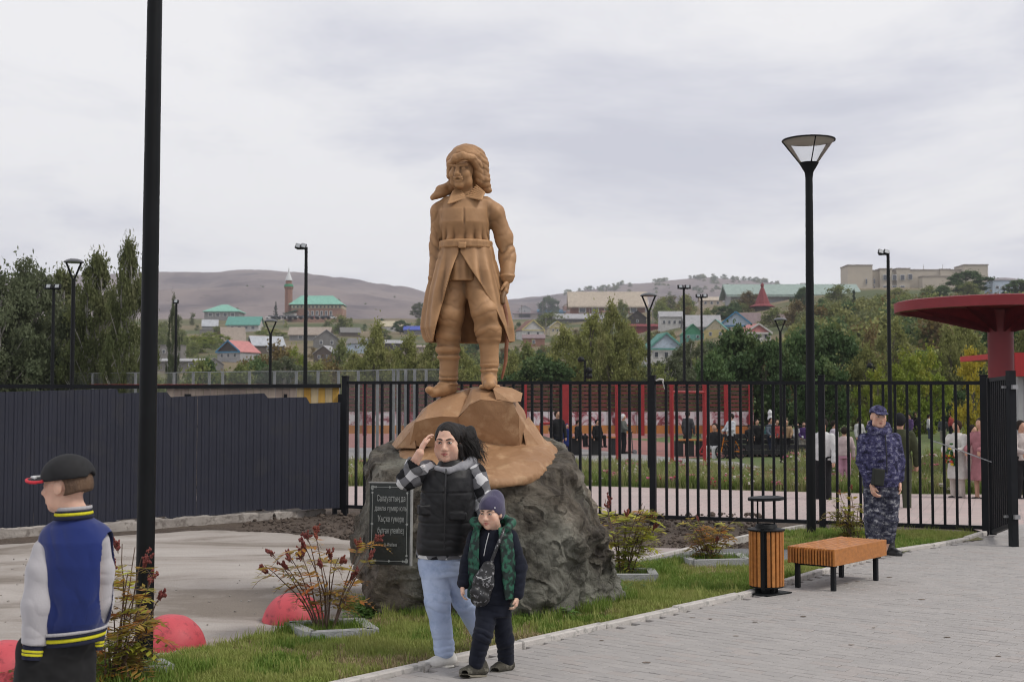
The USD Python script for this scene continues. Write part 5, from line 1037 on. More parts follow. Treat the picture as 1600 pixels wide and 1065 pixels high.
c.loft([(W(703, 872)[2], W(690, 872)[0], D0 + .05, .170, .140), (W(703, 855)[2], W(690, 855)[0], D0 + .05, .172, .145), (W(703, 760)[2], W(700, 760)[0], D0 + .03, .155, .12)], k=.02, fold=lambda th, Z: .03 * np.sin(th * 9) * sstep(W(703, 850)[2], W(703, 872)[2], Z))
for p_, n_ in ((W(652, 719, -.08), W(664, 700, -.1) - W(650, 722, -.08)),): c.cap(p_ + unit(n_) * .035, p_ + unit(n_) * .10, .075, k=.004, op='s')
obj('plaid_shirt', c.mesh(1, lambda v, n: creases(v, n, W(636, 748, -.02), [.09, .2, .09], [.6, 0, 1], 70, .013, 2) + creases(v, n, W(756, 785, .1), [.09, .2, .12], [-.4, 0, 1], 65, .012, 3) + (meshkit.fbm(v * 12, 3, 3) - .5) * .012), plaid, wm_, smooth=True)
hd_ = sdfbox([W(680, 705, -.2), W(755, 745, .3)], .05, .0065)
hd_.chain([W(682, 731, -.07), W(700, 735, -.105), W(722, 729, -.04), W(737, 722, .05), W(730, 715, .13)], [.014, .014, .026, .030, .030], k=.03); hd_.chain([W(737, 724, .06), W(741, 734, .10), W(730, 738, .15)], [.03, .034, .03], k=.03)
obj('grey_hood', hd_.mesh(1, lambda v, n: ridges(v, 14, 3) * .004), mat('grey_marl', (.27, .27, .29), (.2, .2, .215), 30, .95), wm_, smooth=True)
# vest
vest_m = mat('black_padded_nylon', (0.0075, 0.0075, 0.0085), (0.012, 0.012, 0.0135), 8, .5, .35, 50, spec=.3, bdist=.004)
c = sdfbox([W(638, 710, -.4), W(765, 880, .4)], .05, .0065); zw = lambda py: W(703, py)[2]; xw = lambda px: W(px, 800)[0]
rows = [(866, 651, 729, .15), (856, 650, 731, .165), (820, 653, 740, .168), (785, 655, 742, .17), (765, 657, 740, .172), (745, 661, 740, .155), (733, 667, 738, .13), (726, 682, 725, .10), (716, 686, 722, .082)]
c.loft([(zw(py), (xw(a) + xw(b_)) / 2, D0 + .045, (xw(b_) - xw(a)) / 2, d_) for py, a, b_, d_ in rows], k=0, pw=2.5, zround=.02)
c.cap(W(654, 745, .05), W(634, 752, .02), .066, .08, k=.02, op='s'); c.cap(W(751, 748, .06), W(776, 775, .1), .062, .085, k=.02, op='s')
c.cap(W(703, 722, .04), W(703, 700, .02), .066, .075, k=.01, op='s')
c.cap(W(697, 735, -.115), W(694, 868, -.15), .010, k=.006, op='s')
c.rbox(W(716, 806, -.128), [.050, .018, .018], .006, k=.006); c.rbox(W(662, 796, -.105), [.034, .02, .026], .006, rotz(.45), k=.006)
def vest_disp(v, n):
    seam = sum(np.exp(-((v[:, 2] - zw(py)) / .006) ** 2) for py in (768, 815)); return -seam * .0045 + creases(v, n, W(665, 770, -.1), [.09, .3, .16], [.9, 0, .6], 60, .009, 2) + creases(v, n, W(742, 770, -.1), [.09, .3, .16], [-.9, 0, .6], 60, .009, 3) + creases(v, n, W(697, 845, -.1), [.16, .3, .06], [.2, 0, 1], 75, .007, 4) + (meshkit.fbm(v * 9, 3, 9) - .5) * .016
obj('padded_vest', c.mesh(1, vest_disp), vest_m, wm_, smooth=True)
obj('zip', MB().tube([W(697, 732, -.135), W(696, 760, -.155), W(695, 800, -.155), W(694, 860, -.145)], .005, 6), mat('zip_black', (.02, .02, .021), None, 40, .3), wm_)
ym = mat('tiny_snap', (.5, .5, .5), None, 9, .3, metallic=.8); obj('snap', MB().cbox(W(656, 797, -.105), [.008, .008, .008], .002), ym, wm_)
# jeans
jean = mat('pale_blue_denim', (0.33, 0.40, 0.57), (0.42, 0.49, 0.65), 4, .85, .35, 180, third=(0.27, 0.34, 0.50), tscale=7, spec=.2, bdist=.002)
c = sdfbox([W(640, 855, -.3), W(780, 1035, .75)], .06, .0068)
c.loft([(zw(900), xw(691), D0 + .06, .150, .125), (zw(880), xw(690), D0 + .06, .160, .138), (zw(855), xw(690), D0 + .05, .155, .128)], k=.0)
c.chain([W(679, 885, .05), W(684, 940, .0), W(694, 1008, .04)], [.102, .083, .064], k=.025); c.chain([W(707, 885, .06), W(726, 938, .16), W(748, 985, .47)], [.100, .080, .062], k=.02)
c.cap(W(694, 1008, .04), W(694, 1014, .04), .072, .070, k=.01)
def jean_disp(v, n): return creases(v, n, W(700, 885, -.05), [.14, .3, .10], [.25, 0, 1], 70, .009, 2) + creases(v, n, W(686, 945, -.05), [.10, .3, .12], [.35, 0, 1], 62, .011, 3) + creases(v, n, W(692, 1012, .0), [.10, .3, .09], [.15, 0, 1], 95, .010, 4) + creases(v, n, W(742, 940, .15), [.10, .4, .14], [-.4, 0, 1], 60, .010, 5) + (meshkit.fbm(v * 8, 3, 5) - .5) * .012
obj('jeans', c.mesh(1, jean_disp), jean, wm_, smooth=True)
shoe_w = mat('white_leather', (.62, .60, .56), (.5, .48, .45), 14, .5, .2, 60); sole_w = mat('white_rubber', (.6, .58, .54), None, 20, .6)
def shoe(parent, heel, toe, w, m, ms, hgt=.075, name='shoe'):
    heel, toe = np.array(heel, float), np.array(toe, float); d = unit(toe - heel); L = np.linalg.norm(toe - heel); side = np.cross(d, [0, 0, 1.0]); up = np.cross(side, d)
    g = sdfbox([heel - .05, toe + .05, heel + [0, 0, .14]], .06, .006); P_ = lambda a, b_, c_: heel + d * a * L + side * b_ + up * c_
    g.chain([P_(.16, 0, .050), P_(.5, 0, .048), P_(.82, .004, .034)], [w * .42, w * .44, w * .46], k=.03, flat=(up, .74)); g.cap(P_(.12, 0, .05), P_(.22, 0, hgt + .02), w * .40, w * .40, k=.03); g.cap(P_(.2, 0, .07), P_(.62, 0, .05), w * .36, w * .3, k=.03)
    g.plane(P_(0, 0, .018), -up); sh = obj(name, g.mesh(1), m, parent, smooth=True)
    g = sdfbox([heel - .05, toe + .05], .06, .006)
    for a, r in ((.13, .43), (.45, .42), (.8, .47)): g.cap(P_(a, 0, .012), P_(min(a + .3, .84), 0, .012), w * r, w * (r + .02 if a < .6 else r), k=.02, flat=(up, .32))
    g.plane(P_(0, 0, .026), up); g.plane(P_(0, 0, -.002), -up); obj('sole', g.mesh(1), ms, sh, smooth=40)
    lc = MB()
    for t in np.linspace(.34, .6, 4): lc.tube([P_(t, -.022, .085 - .05 * (t - .3)), P_(t + .02, 0, .096 - .07 * (t - .3)), P_(t + .04, .022, .082 - .05 * (t - .3))], .0035, 5)
    obj('laces', lc, ms, sh)
shoe(wm_, W(710, 1040, .09) * [1, 1, 0] + [0, 0, .0], W(661, 1047, -.06) * [1, 1, 0] + [0, 0, 0], .10, shoe_w, sole_w)
hl = W(756, 985, .54); tl_ = W(746, 1010, .36); tl_[2] = .012; shoe(wm_, hl, tl_, .092, shoe_w, sole_w)

# --- small child in the purple beanie
D0c = gr(760, 1058)[1]; C_ = lambda px, py, dd=0.0: at(px, py, D0c + dd)
ch = person('small child in purple beanie and green gilet with a patterned sling bag', [C_(760, 1058)[0], D0c, 0])
hcc = C_(767, 801, .0); hyc = -.42; scc = .86
b = sdfbox([C_(715, 760, -.35), C_(828, 1064, .35)], .06, .0062)
Pc, Rc = head(b, hcc, hyc, scc, .04, neck=C_(771, 828, .03))
for x in (-1, 1): b.ell(Pc(x * .046, .05, -.04), np.array([.030, .03, .034]) * scc, k=.02)
b.loft([(C_(770, 940)[2], C_(770, 1)[0], D0c + .02, .085, .07), (C_(770, 880)[2], C_(769, 1)[0], D0c + .02, .105, .085), (C_(770, 836)[2], C_(769, 1)[0], D0c + .02, .115, .07)], k=.03)
b.chain([C_(740, 838, .03), C_(730, 880, .02), C_(724, 914, -.03)], [.038, .030, .022], k=.02); hand(b, C_(723, 914, -.03), [-.05, -.25, -1], [1, 0, 0], [0, -1, 0], L=.118, r=.0078, curl=.9)
b.chain([C_(799, 838, .03), C_(812, 885, .04), C_(808, 931, -.02)], [.038, .030, .022], k=.02); hand(b, C_(808, 931, -.02), [-.12, -.3, -1], [-1, -.2, 0], [-.2, -1, 0], L=.118, r=.0078, curl=1.0)
b.chain([C_(761, 945, .02), C_(754, 990, -.09), C_(744, 1040, -.08)], [.045, .034, .028], k=.03); b.chain([C_(781, 945, .03), C_(788, 995, .07), C_(791, 1040, .14)], [.045, .034, .028], k=.03)
v, f = b.mesh(1); obj('body', (v, f), skin_m, ch, smooth=True, col=skincol(v, (.62, .39, .29), facemarks(Pc, Rc, scc, (.42, .17, .14), (.09, .06, .045)))); face_parts(ch, Pc, Rc, scc, (.06, .04, .03), (.42, .16, .13))
knit = mat('purple_knit', (0.040, 0.035, 0.075), (0.055, 0.048, 0.095), 30, .95, .5, 160, stretch=(1, 1, .2), sheen=.3, bdist=.003)
g = sdfbox([Pc(-.14, .13, .2), Pc(.14, -.2, -.1)], .05, .0062)
g.ell(Pc(0, -.018, .045), np.array([.092, .112, .100]) * scc, Rc, k=0); g.ell(Pc(.0, -.070, .095), np.array([.07, .07, .075]) * scc, Rc, k=.03); g.ell(Pc(0, -.045, .0), np.array([.090, .088, .075]) * scc, Rc, k=.02)
nn = Rc @ np.array([0, -.55, -.85]); g.plane(Pc(0, .085, .036), unit(nn))
obj('beanie', g.mesh(1, lambda v, n: ridges(v, 20, 3, (1, 1, .3), 2) * .002), knit, ch, smooth=True)
obj('beanie_tag', MB().cbox(Pc(.068, .074, .050), [.010, .004, .008], .001, R=Rc), mat('white_tag', (.6, .6, .6), None, 9), ch)
navy = mat('navy_fleece', (0.0075, 0.009, 0.016), (0.012, 0.014, 0.023), 22, .95, .4, 120, spec=.15, sheen=.06, bdist=.004)
c = sdfbox([C_(712, 815, -.3), C_(830, 950, .35)], .06, .0066); zc_ = lambda py: C_(770, py)[2]; xc = lambda px: C_(px, 880)[0]
c.loft([(zc_(942), xc(770), D0c + .03, .125, .105), (zc_(900), xc(769), D0c + .03, .125, .11), (zc_(860), xc(769), D0c + .03, .125, .105), (zc_(838), xc(769), D0c + .03, .115, .085), (zc_(826), xc(770), D0c + .03, .07, .07)], k=0, pw=2.4)
c.chain([C_(743, 840, .03), C_(732, 880, .03), C_(725, 910, -.02)], [.055, .052, .044], k=.03); c.chain([C_(797, 840, .03), C_(810, 885, .04), C_(808, 926, -.01)], [.057, .054, .046], k=.03)
c.cap(C_(771, 824, .02), C_(771, 832, .02), .056, .06, k=.02); c.cap(C_(771, 818, .0), C_(771, 808, -.01), .05, k=.01, op='s')
obj('fleece_jacket', c.mesh(1, lambda v, n: creases(v, n, C_(731, 878, .0), [.07, .2, .10], [.3, 0, 1], 75, .011, 2) + creases(v, n, C_(810, 885, .0), [.07, .2, .12], [-.3, 0, 1], 72, .012, 3) + creases(v, n, C_(768, 925, -.1), [.10, .2, .06], [.2, 0, 1], 80, .007, 4) + (meshkit.fbm(v * 11, 3, 5) - .5) * .012), navy, ch, smooth=True)
obj('zip', MB().tube([C_(764, 832, -.075), C_(759, 852, -.095), C_(756, 868, -.10)], .003, 5), ym, ch)
gil = usdkit.material(stage, '/World/Looks/green_print', {'tc': ('texture_coordinate', {}), 'n': ('noise_texture', {'scale': 26.0, 'detail': 3.0}), 'r': ('rgb_ramp', {'ramp': [(0, (.006, .012, .011)), (.47, (.008, .018, .015)), (.54, (.018, .085, .052)), (1, (.03, .125, .08))]}), 'p': ('principled_bsdf', {'roughness': .55, 'specular_ior_level': .3})}, [('tc.object', 'n.vector'), ('n.fac', 'r.fac'), ('r.color', 'p.base_color')], surface='p.BSDF')
c = sdfbox([C_(725, 805, -.3), C_(812, 940, .3)], .06, .0064)
c.loft([(zc_(934), xc(768), D0c + .03, .140, .125), (zc_(900), xc(768), D0c + .03, .142, .13), (zc_(860), xc(768), D0c + .03, .142, .125), (zc_(836), xc(769), D0c + .03, .128, .105), (zc_(822), xc(769), D0c + .03, .09, .085)], k=0, pw=2.4, shell=.016)
c.put(lambda X, Y, Z: np.maximum(np.maximum(xc(749) - X, X - np.interp(Z, [zc_(934), zc_(820)], [xc(789), xc(778)])), Y - (D0c + .02)), C_(730, 940, -.3), C_(810, 810, .1), .008, 's')
c.cap(C_(735, 842, .03), C_(718, 862, .03), .056, .08, k=.01, op='s'); c.cap(C_(804, 842, .03), C_(824, 872, .03), .058, .085, k=.01, op='s')
c.chain([C_(747, 822, -.05), C_(741, 814, .02), C_(752, 812, .09), C_(788, 812, .10), C_(799, 816, .03), C_(793, 826, -.05)], [.022, .026, .03, .034, .028, .022], k=.02)
obj('gilet', c.mesh(1, lambda v, n: creases(v, n, C_(740, 880, -.1), [.10, .2, .20], [.15, 0, 1], 52, .008, 2) + creases(v, n, C_(795, 880, -.1), [.10, .2, .20], [-.15, 0, 1], 52, .008, 3) + (meshkit.fbm(v * 14, 2, 6) - .5) * .006), gil, ch, smooth=True)
c = sdfbox([C_(735, 925, -.3), C_(806, 1048, .35)], .06, .0066)
c.loft([(zc_(962), xc(771), D0c + .03, .115, .10), (zc_(932), xc(770), D0c + .03, .112, .095)], k=0)
c.chain([C_(762, 955, .02), C_(754, 992, -.09), C_(744, 1034, -.08)], [.070, .060, .050], k=.02); c.chain([C_(782, 955, .03), C_(789, 998, .07), C_(791, 1034, .14)], [.068, .058, .050], k=.02)
obj('fleece_trousers', c.mesh(1, lambda v, n: creases(v, n, C_(754, 992, -.1), [.09, .2, .09], [.4, 0, 1], 75, .011, 2) + creases(v, n, C_(789, 1000, .05), [.09, .2, .09], [-.4, 0, 1], 75, .011, 3) + creases(v, n, C_(768, 1026, .0), [.16, .3, .05], [.1, 0, 1], 105, .010, 4) + creases(v, n, C_(772, 955, -.05), [.09, .2, .05], [.3, 0, 1], 85, .008, 6) + (meshkit.fbm(v * 10, 3, 15) - .5) * .010), navy, ch, smooth=True)
trek = mat('olive_boot', (.075, .068, .05), (.04, .037, .03), 18, .8, .4, 60, third=(.16, .15, .12), tscale=24); trs = mat('tan_rubber', (.20, .18, .14), None, 12, .8)
shoe(ch, C_(758, 1052, -.03) * [1, 1, 0] + [0, 0, .008], C_(719, 1058, -.13) * [1, 1, 0] + [0, 0, .030], .086, trek, trs, .07); shoe(ch, C_(799, 1054, .16) * [1, 1, 0], C_(768, 1060, .06) * [1, 1, 0], .086, trek, trs, .07)
bagm = usdkit.material(stage, '/World/Looks/black_white_print', {'tc': ('texture_coordinate', {}), 'n': ('noise_texture', {'scale': 34.0, 'detail': 4.0, 'roughness': .7}), 'r': ('rgb_ramp', {'ramp': [(0, (.008, .008, .009)), (.54, (.01, .01, .011)), (.6, (.16, .16, .17)), (.68, (.4, .4, .41)), (1, (.45, .45, .45))]}), 'p': ('principled_bsdf', {'roughness': .4, 'specular_ior_level': .45})}, [('tc.object', 'n.vector'), ('n.fac', 'r.fac'), ('r.color', 'p.base_color')], surface='p.BSDF')
bag = thing('sling_bag', 'black sling bag with pale print worn across the small child’s chest', 'bag', C_(753, 915, -.15))
g = sdfbox([C_(728, 870, -.3), C_(785, 955, -.05)], .04, .006)
g.chain([C_(763, 886, -.135), C_(756, 908, -.15), C_(750, 932, -.15)], [.040, .060, .062], k=.03, flat=([.1, 1, 0], .55)); g.chain([C_(742, 924, -.18), C_(757, 934, -.18)], [.03, .03], k=.02, flat=([0, 1, 0], .6))
obj('bag_body', g.mesh(1, lambda v, n: ridges(v, 15, 4) * .004), bagm, bag, smooth=True)
obj('zip', MB().tube([C_(744, 900, -.185), C_(756, 905, -.19), C_(768, 900, -.175)], .003, 5), ym, bag)
obj('strap', MB().tube([C_(765, 884, -.14), C_(772, 866, -.130), C_(779, 848, -.118), C_(786, 832, -.09), C_(789, 822, -.03)], .011, 6), bagm, bag, smooth=True)

# --- man in camouflage
D0g = gr(1380, 869)[1]; G_ = lambda px, py, dd=0.0: at(px, py, D0g + dd)
gd_ = person('man in violet grey camouflage uniform and cap standing by the railing', [G_(1376, 869)[0], D0g, 0])
hcg = G_(1372.5, 651, .0); hyg = .05
b = sdfbox([G_(1330, 625, -.4), G_(1420, 872, .4)], .05, .0085)
Pg, Rg = head(b, hcg, hyg, 1.05, .0, neck=G_(1373, 674, .03))
b.loft([(G_(1374, 760)[2], G_(1375, 1)[0], D0g + .02, .14, .10), (G_(1374, 715)[2], G_(1375, 1)[0], D0g + .02, .14, .10), (G_(1374, 682)[2], G_(1374, 1)[0], D0g + .03, .13, .07)], k=.04)
b.chain([G_(1348, 684, .03), G_(1348, 725, .04), G_(1362, 757, -.13)], [.036, .030, .026], k=.02); hand(b, G_(1361, 757, -.13), [.25, -.2, -1], [.8, .3, 0], [.3, -1, 0], L=.19, r=.0105, curl=.8)
b.chain([G_(1400, 684, .03), G_(1406, 722, .05), G_(1405, 752, .0)], [.036, .030, .026], k=.02); hand(b, G_(1405, 752, .0), [.05, -.1, -1], [-1, 0, 0], [0, -1, 0], L=.19, r=.0105, curl=.8)
b.chain([G_(1365, 765, .02), G_(1366, 812, -.02), G_(1366, 860, .02)], [.075, .055, .045], k=.03); b.chain([G_(1387, 765, .02), G_(1388, 812, -.02), G_(1387, 860, .02)], [.075, .055, .045], k=.03)
v, f = b.mesh(1); obj('body', (v, f), skin_m, gd_, smooth=True, col=skincol(v, (.56, .34, .25), facemarks(Pg, Rg, 1.05, (.36, .16, .13), (.05, .035, .03)))); face_parts(gd_, Pg, Rg, 1.05, (.05, .035, .028), (.37, .16, .13))
def camo(name, cols, sc): 
    return usdkit.material(stage, '/World/Looks/' + name, {'tc': ('texture_coordinate', {}), 'v': ('voronoi_texture', {'feature': 'f1', 'scale': 95.0, 'metric': 'chebychev', 'randomness': .25}), 'mp': ('mapping', {'mapping_type': 'point', 'scale': (1, 1, 1.7)}), 'n': ('noise_texture', {'scale': sc, 'detail': 3.0, 'roughness': .65}), 'r': ('rgb_ramp', {'interpolate': False, 'ramp': [(0, cols[0]), (.40, cols[1]), (.50, cols[2]), (.585, cols[3])]}), 'p': ('principled_bsdf', {'roughness': .85, 'specular_ior_level': .2})},
        [('tc.object', 'v.vector'), ('v.position', 'mp.vector'), ('mp.vector', 'n.vector'), ('n.fac', 'r.fac'), ('r.color', 'p.base_color')], surface='p.BSDF')
cm1 = camo('camouflage_violet', [(.011, .011, .026), (.030, .029, .072), (.060, .058, .125), (.155, .155, .22)], 16.0); cm2 = camo('camouflage_grey', [(.012, .013, .024), (.033, .034, .055), (.075, .078, .10), (.22, .22, .24)], 15.0)
zg = lambda py: G_(1374, py)[2]; xg = lambda px: G_(px, 720)[0]
c = sdfbox([G_(1328, 660, -.4), G_(1422, 772, .4)], .06, .0085)
c.loft([(zg(760), xg(1376), D0g + .02, .195, .15), (zg(752), xg(1376), D0g + .02, .20, .158), (zg(715), xg(1376), D0g + .01, .20, .16), (zg(690), xg(1375), D0g + .01, .20, .14), (zg(676), xg(1374), D0g + .02, .12, .11)], k=0, pw=2.4)
c.chain([G_(1351, 686, .03), G_(1347, 722, .04), G_(1358, 751, -.10)], [.076, .068, .054], k=.03); c.chain([G_(1398, 686, .03), G_(1405, 720, .05), G_(1405, 747, .01)], [.076, .067, .054], k=.03)
c.chain([G_(1359, 668, .06), G_(1366, 673, -.06), G_(1378, 676, -.08), G_(1387, 672, -.02), G_(1384, 665, .09), G_(1362, 662, .10)], [.045] * 6, k=.03)
obj('camouflage_jacket', c.mesh(1, lambda v, n: creases(v, n, G_(1347, 720, .0), [.10, .3, .17], [.4, 0, 1], 46, .012, 2) + creases(v, n, G_(1405, 718, .0), [.10, .3, .17], [-.4, 0, 1], 46, .012, 3) + creases(v, n, G_(1376, 745, -.1), [.2, .3, .09], [.1, 0, 1], 60, .014, 4) + (meshkit.fbm(v * 7, 3, 5) - .5) * .018), cm1, gd_, smooth=True)
obj('zip', MB().tube([G_(1383, 678, -.12), G_(1385, 705, -.185), G_(1386, 740, -.19)], .008, 5), mat('dark_zip', (.012, .012, .02), None, 9), gd_)
c = sdfbox([G_(1345, 745, -.35), G_(1408, 862, .35)], .06, .0085)
c.loft([(zg(775), xg(1376), D0g + .02, .185, .14), (zg(750), xg(1376), D0g + .02, .19, .145)], k=0)
c.chain([G_(1365, 772, .02), G_(1365, 812, -.02), G_(1365, 838, .01)], [.118, .106, .090], k=.025); c.chain([G_(1389, 772, .02), G_(1389, 812, -.02), G_(1387, 838, .01)], [.114, .102, .086], k=.025); c.rbox(G_(1399, 785, .03), [.02, .06, .06], .012, k=.02)
obj('camouflage_trousers', c.mesh(1, lambda v, n: creases(v, n, G_(1365, 810, .0), [.14, .3, .16], [.4, 0, 1], 48, .016, 2) + creases(v, n, G_(1388, 810, .0), [.14, .3, .16], [-.4, 0, 1], 48, .016, 3) + creases(v, n, G_(1376, 833, .0), [.3, .3, .05], [.1, 0, 1], 70, .016, 4) + (meshkit.fbm(v * 7, 3, 15) - .5) * .014), cm2, gd_, smooth=True)
blk = mat('black_leather', (.008, .008, .009), (.014, .014, .015), 20, .4, .3, 60, spec=.45)
for (x, tx, ty) in ((1365, 1356, 872), (1389, 1404, 871)):
    g = sdfbox([G_(x - 16, 825, -.3), G_(max(tx, x) + 16, 880, .3)], .06, .008); g.chain([G_(x, 834, .02), G_(x, 852, .03), G_(x, 862, .03)], [.07, .062, .056], k=.02)
    t = gr(tx, ty); hh = np.array([G_(x, 862, .03)[0], D0g + .05, .045]); g.chain([hh, (hh + [t[0], t[1], .05]) / 2, [t[0], t[1], .042]], [.052, .052, .045], k=.03); g.plane([0, 0, .004], [0, 0, -1]); obj('boot', g.mesh(1), blk, gd_, smooth=True)
g = sdfbox([Pg(-.16, .25, .2), Pg(.16, -.18, -.1)], .05, .0075); g.ell(Pg(0, -.012, .050), np.array([.094, .112, .080]) * 1.05, Rg, k=0); g.plane(Pg(0, 0, .046), Rg @ np.array([0, 0, -1.0])); g.ell(Pg(0, .105, .040), [.075, .085, .014], Rg @ trimesh.transformations.euler_matrix(.18, 0, 0)[:3, :3], k=.012)
obj('peaked_cap', g.mesh(1), cm1, gd_, smooth=True)
g = sdfbox([Pg(-.13, .1, .1), Pg(.13, -.18, -.12)], .03, .0075); g.ell(Pg(0, -.03, .025), np.array([.084, .088, .075]) * 1.03, Rg, k=0); g.plane(Pg(0, .03, 0), Rg @ np.array([0, -1.0, 0])); g.plane(Pg(0, 0, -.035), [0, 0, -1]); obj('hair', g.mesh(1), hair_m, gd_, smooth=True)
g = sdfbox([G_(1360, 728, -.32), G_(1385, 765, -.1)], .05, .008); g.rbox(G_(1372, 745, -.20), [.055, .022, .085], .012, trimesh.transformations.euler_matrix(0, .12, .2)[:3, :3]); obj('belt_pouch', g.mesh(1), mat('dark_olive_pouch', (.014, .016, .012), None, 12, .8), gd_, smooth=True)

# --- boy in the varsity jacket, seen from behind
D0b = 5.5; K = lambda px, py, dd=0.0: at(px, py, D0b + dd)
boy = person('boy in blue and grey varsity jacket and black cap, seen from behind', [K(108, 1000)[0], D0b, 0])
hyb = math.pi + .0; hyb = math.radians(-102); hcb = K(103, 758, .0)
b = sdfbox([K(20, 700, -.35), [K(190, 1, .3)[0], D0b + .35, -.02]], .05, .0068)
Pb, Rb = head(b, hcb, hyb, .97, .0, neck=K(113, 800, .0))
b.loft([(.78, K(112, 1)[0], D0b, .125, .105), (1.05, K(118, 1)[0], D0b, .14, .11), (K(1, 850)[2], K(116, 1)[0], D0b, .125, .09), (K(1, 815)[2], K(114, 1)[0], D0b, .06, .06)], k=.04)
b.chain([K(88, 848, -.02), K(66, 920, -.06), K(50, 1012, -.10)], [.038, .036, .026], k=.02); hand(b, K(54, 1014, -.09), [.32, .35, -.9], [1, .3, .6], [-.3, 1, 0], L=.11, r=.0080, curl=.5)
b.chain([K(146, 848, .05), K(156, 920, .10), K(146, 1003, .10)], [.038, .036, .026], k=.02); hand(b, K(143, 1002, .08), [-.4, -.1, -.9], [-1, .3, 0], [-.3, 1, 0], L=.11, r=.0080, curl=.8)
hipz = .80
for sx, dy in ((-.07, -.04), (.07, .05)):
    x0 = K(104, 1)[0] + sx; b.chain([[x0, D0b + dy, hipz], [x0 - .01, D0b + dy * 1.5, .45], [x0, D0b + dy * 2, .09]], [.07, .055, .04], k=.03); b.cap([x0, D0b + dy * 2, .05], [x0 - .14, D0b + dy * 2 - .03 + .06, .04], .04, .035)
v, f = b.mesh(1); obj('body', (v, f), skin_m, boy, smooth=True, col=skincol(v, (.62, .38, .28), facemarks(Pb, Rb, .97, (.42, .18, .15), (.2, .12, .07))))
g = sdfbox([hcb - .2, hcb + .2], .03, .0062); g.ell(Pb(0, -.022, .012), np.array([.0815, .099, .088]), Rb, k=0); g.ell(Pb(0, -.050, -.03), np.array([.066, .056, .06]), Rb, k=.03); g.plane(Pb(0, -.012, 0), Rb @ np.array([0, -1.0, .25])); g.plane(Pb(0, -.05, -.036), Rb @ np.array([0, .3, -1.0]))
for x in (-1, 1): g.ell(Pb(x * .085, .004, -.010), [.045, .038, .050], k=.004, op='s')
obj('hair', g.mesh(1, lambda v, n: (meshkit.fbm(v * 60, 2, 3) - .5) * .004), mat('light_brown_hair', (.13, .075, .042), (.085, .048, .028), 40, .6, .5, 150, stretch=(1, 1, .3)), boy, smooth=True)
capm = mat('black_cap_cloth', (.008, .008, .009), (.013, .013, .0145), 24, .8, .3, 150, bdist=.002)
cap_ = thing('baseball_cap', 'black baseball cap with red edged brim worn by the boy seen from behind', 'cap', Pb(0, 0, .06))
g = sdfbox([hcb - .25, hcb + .25], .03, .0062); Rt_ = Rb @ trimesh.transformations.euler_matrix(.12, 0, 0)[:3, :3]
g.ell(Pb(0, -.010, .040), np.array([.097, .118, .096]), Rt_, k=0); g.plane(Pb(0, 0, .026), Rt_ @ np.array([0, 0, -1.0]))
g.ell(Pb(0, -.125, .034), [.030, .03, .024], Rb, k=.006, op='s')
obj('crown', g.mesh(1), capm, cap_, smooth=True)
g = sdfbox([hcb - .3, hcb + .3], .03, .005); Rbr = Rb @ trimesh.transformations.euler_matrix(.12, 0, 0)[:3, :3]
def brim(r, t, dz): return lambda X, Y, Z: _brim(X, Y, Z, r, t, dz)
def _brim(X, Y, Z, r, t, dz):
    c0 = Pb(0, .095, .036 + dz); x, y, z = X - c0[0], Y - c0[1], Z - c0[2]; u, w_, n_ = (Rbr[0, i] * x + Rbr[1, i] * y + Rbr[2, i] * z for i in range(3)); w_ = -w_
    n_ = n_ + 3.2 * u * u; q = (np.sqrt((u / (.078 + r)) ** 2 + (np.maximum(w_, -.02) / (.088 + r)) ** 2) - 1) * .078; return np.maximum(np.maximum(q, -.03 - w_), np.abs(n_) - t)
g.put(brim(0, .004, 0), hcb - .3, hcb + .3, 0); obj('brim', g.mesh(1), capm, cap_, smooth=50)
g = sdfbox([hcb - .3, hcb + .3], .03, .004); g.put(brim(.003, .0055, 0), hcb - .3, hcb + .3, 0); g.put(brim(-.009, .03, 0), hcb - .3, hcb + .3, 0, 's'); obj('brim_edge', g.mesh(1), mat('red_piping', (.55, .02, .035), None, 9, .6), cap_, smooth=50)
g = MB(); wh = mat('white_print', (.62, .62, .62), None, 9, .7)
for a, e_ in (((-.045, .12), (-.005, .165)), ((.045, .12), (.005, .165))):
    pts = [Pb(a[0] + (e_[0] - a[0]) * t, a[1] + (e_[1] - a[1]) * t, .036 + .0065 - (a[1] + (e_[1] - a[1]) * t - .095) * .12 - 3.2 * (a[0] + (e_[0] - a[0]) * t) ** 2) for t in np.linspace(0, 1, 5)]; g.tube(pts, .006, 5)
obj('brim_print', g, wh, cap_)
obj('crown_badge', MB().tube([Pb(-.056, .068, .098), Pb(-.066, .058, .088), Pb(-.066, .060, .080), Pb(-.074, .050, .070)], .0045, 5), wh, cap_)
jk = usdkit.material(stage, '/World/Looks/varsity_felt', {'a': ('attribute', {'attribute': 'col'}), 'tc': ('texture_coordinate', {}), 'bn': ('noise_texture', {'scale': 160.0, 'detail': 4.0}), 'b': ('bump', {'strength': .35, 'distance': .003}), 'p': ('principled_bsdf', {'roughness': .95, 'specular_ior_level': .12, 'sheen_weight': .3})}, [('a.color', 'p.base_color'), ('tc.object', 'bn.vector'), ('bn.fac', 'b.height'), ('b.normal', 'p.normal')], surface='p.BSDF')
c = sdfbox([K(40, 790, -.3), K(185, 1010, .35)], .05, .0062); zk = lambda py: K(110, py)[2]; xk = lambda px: K(px, 900)[0]
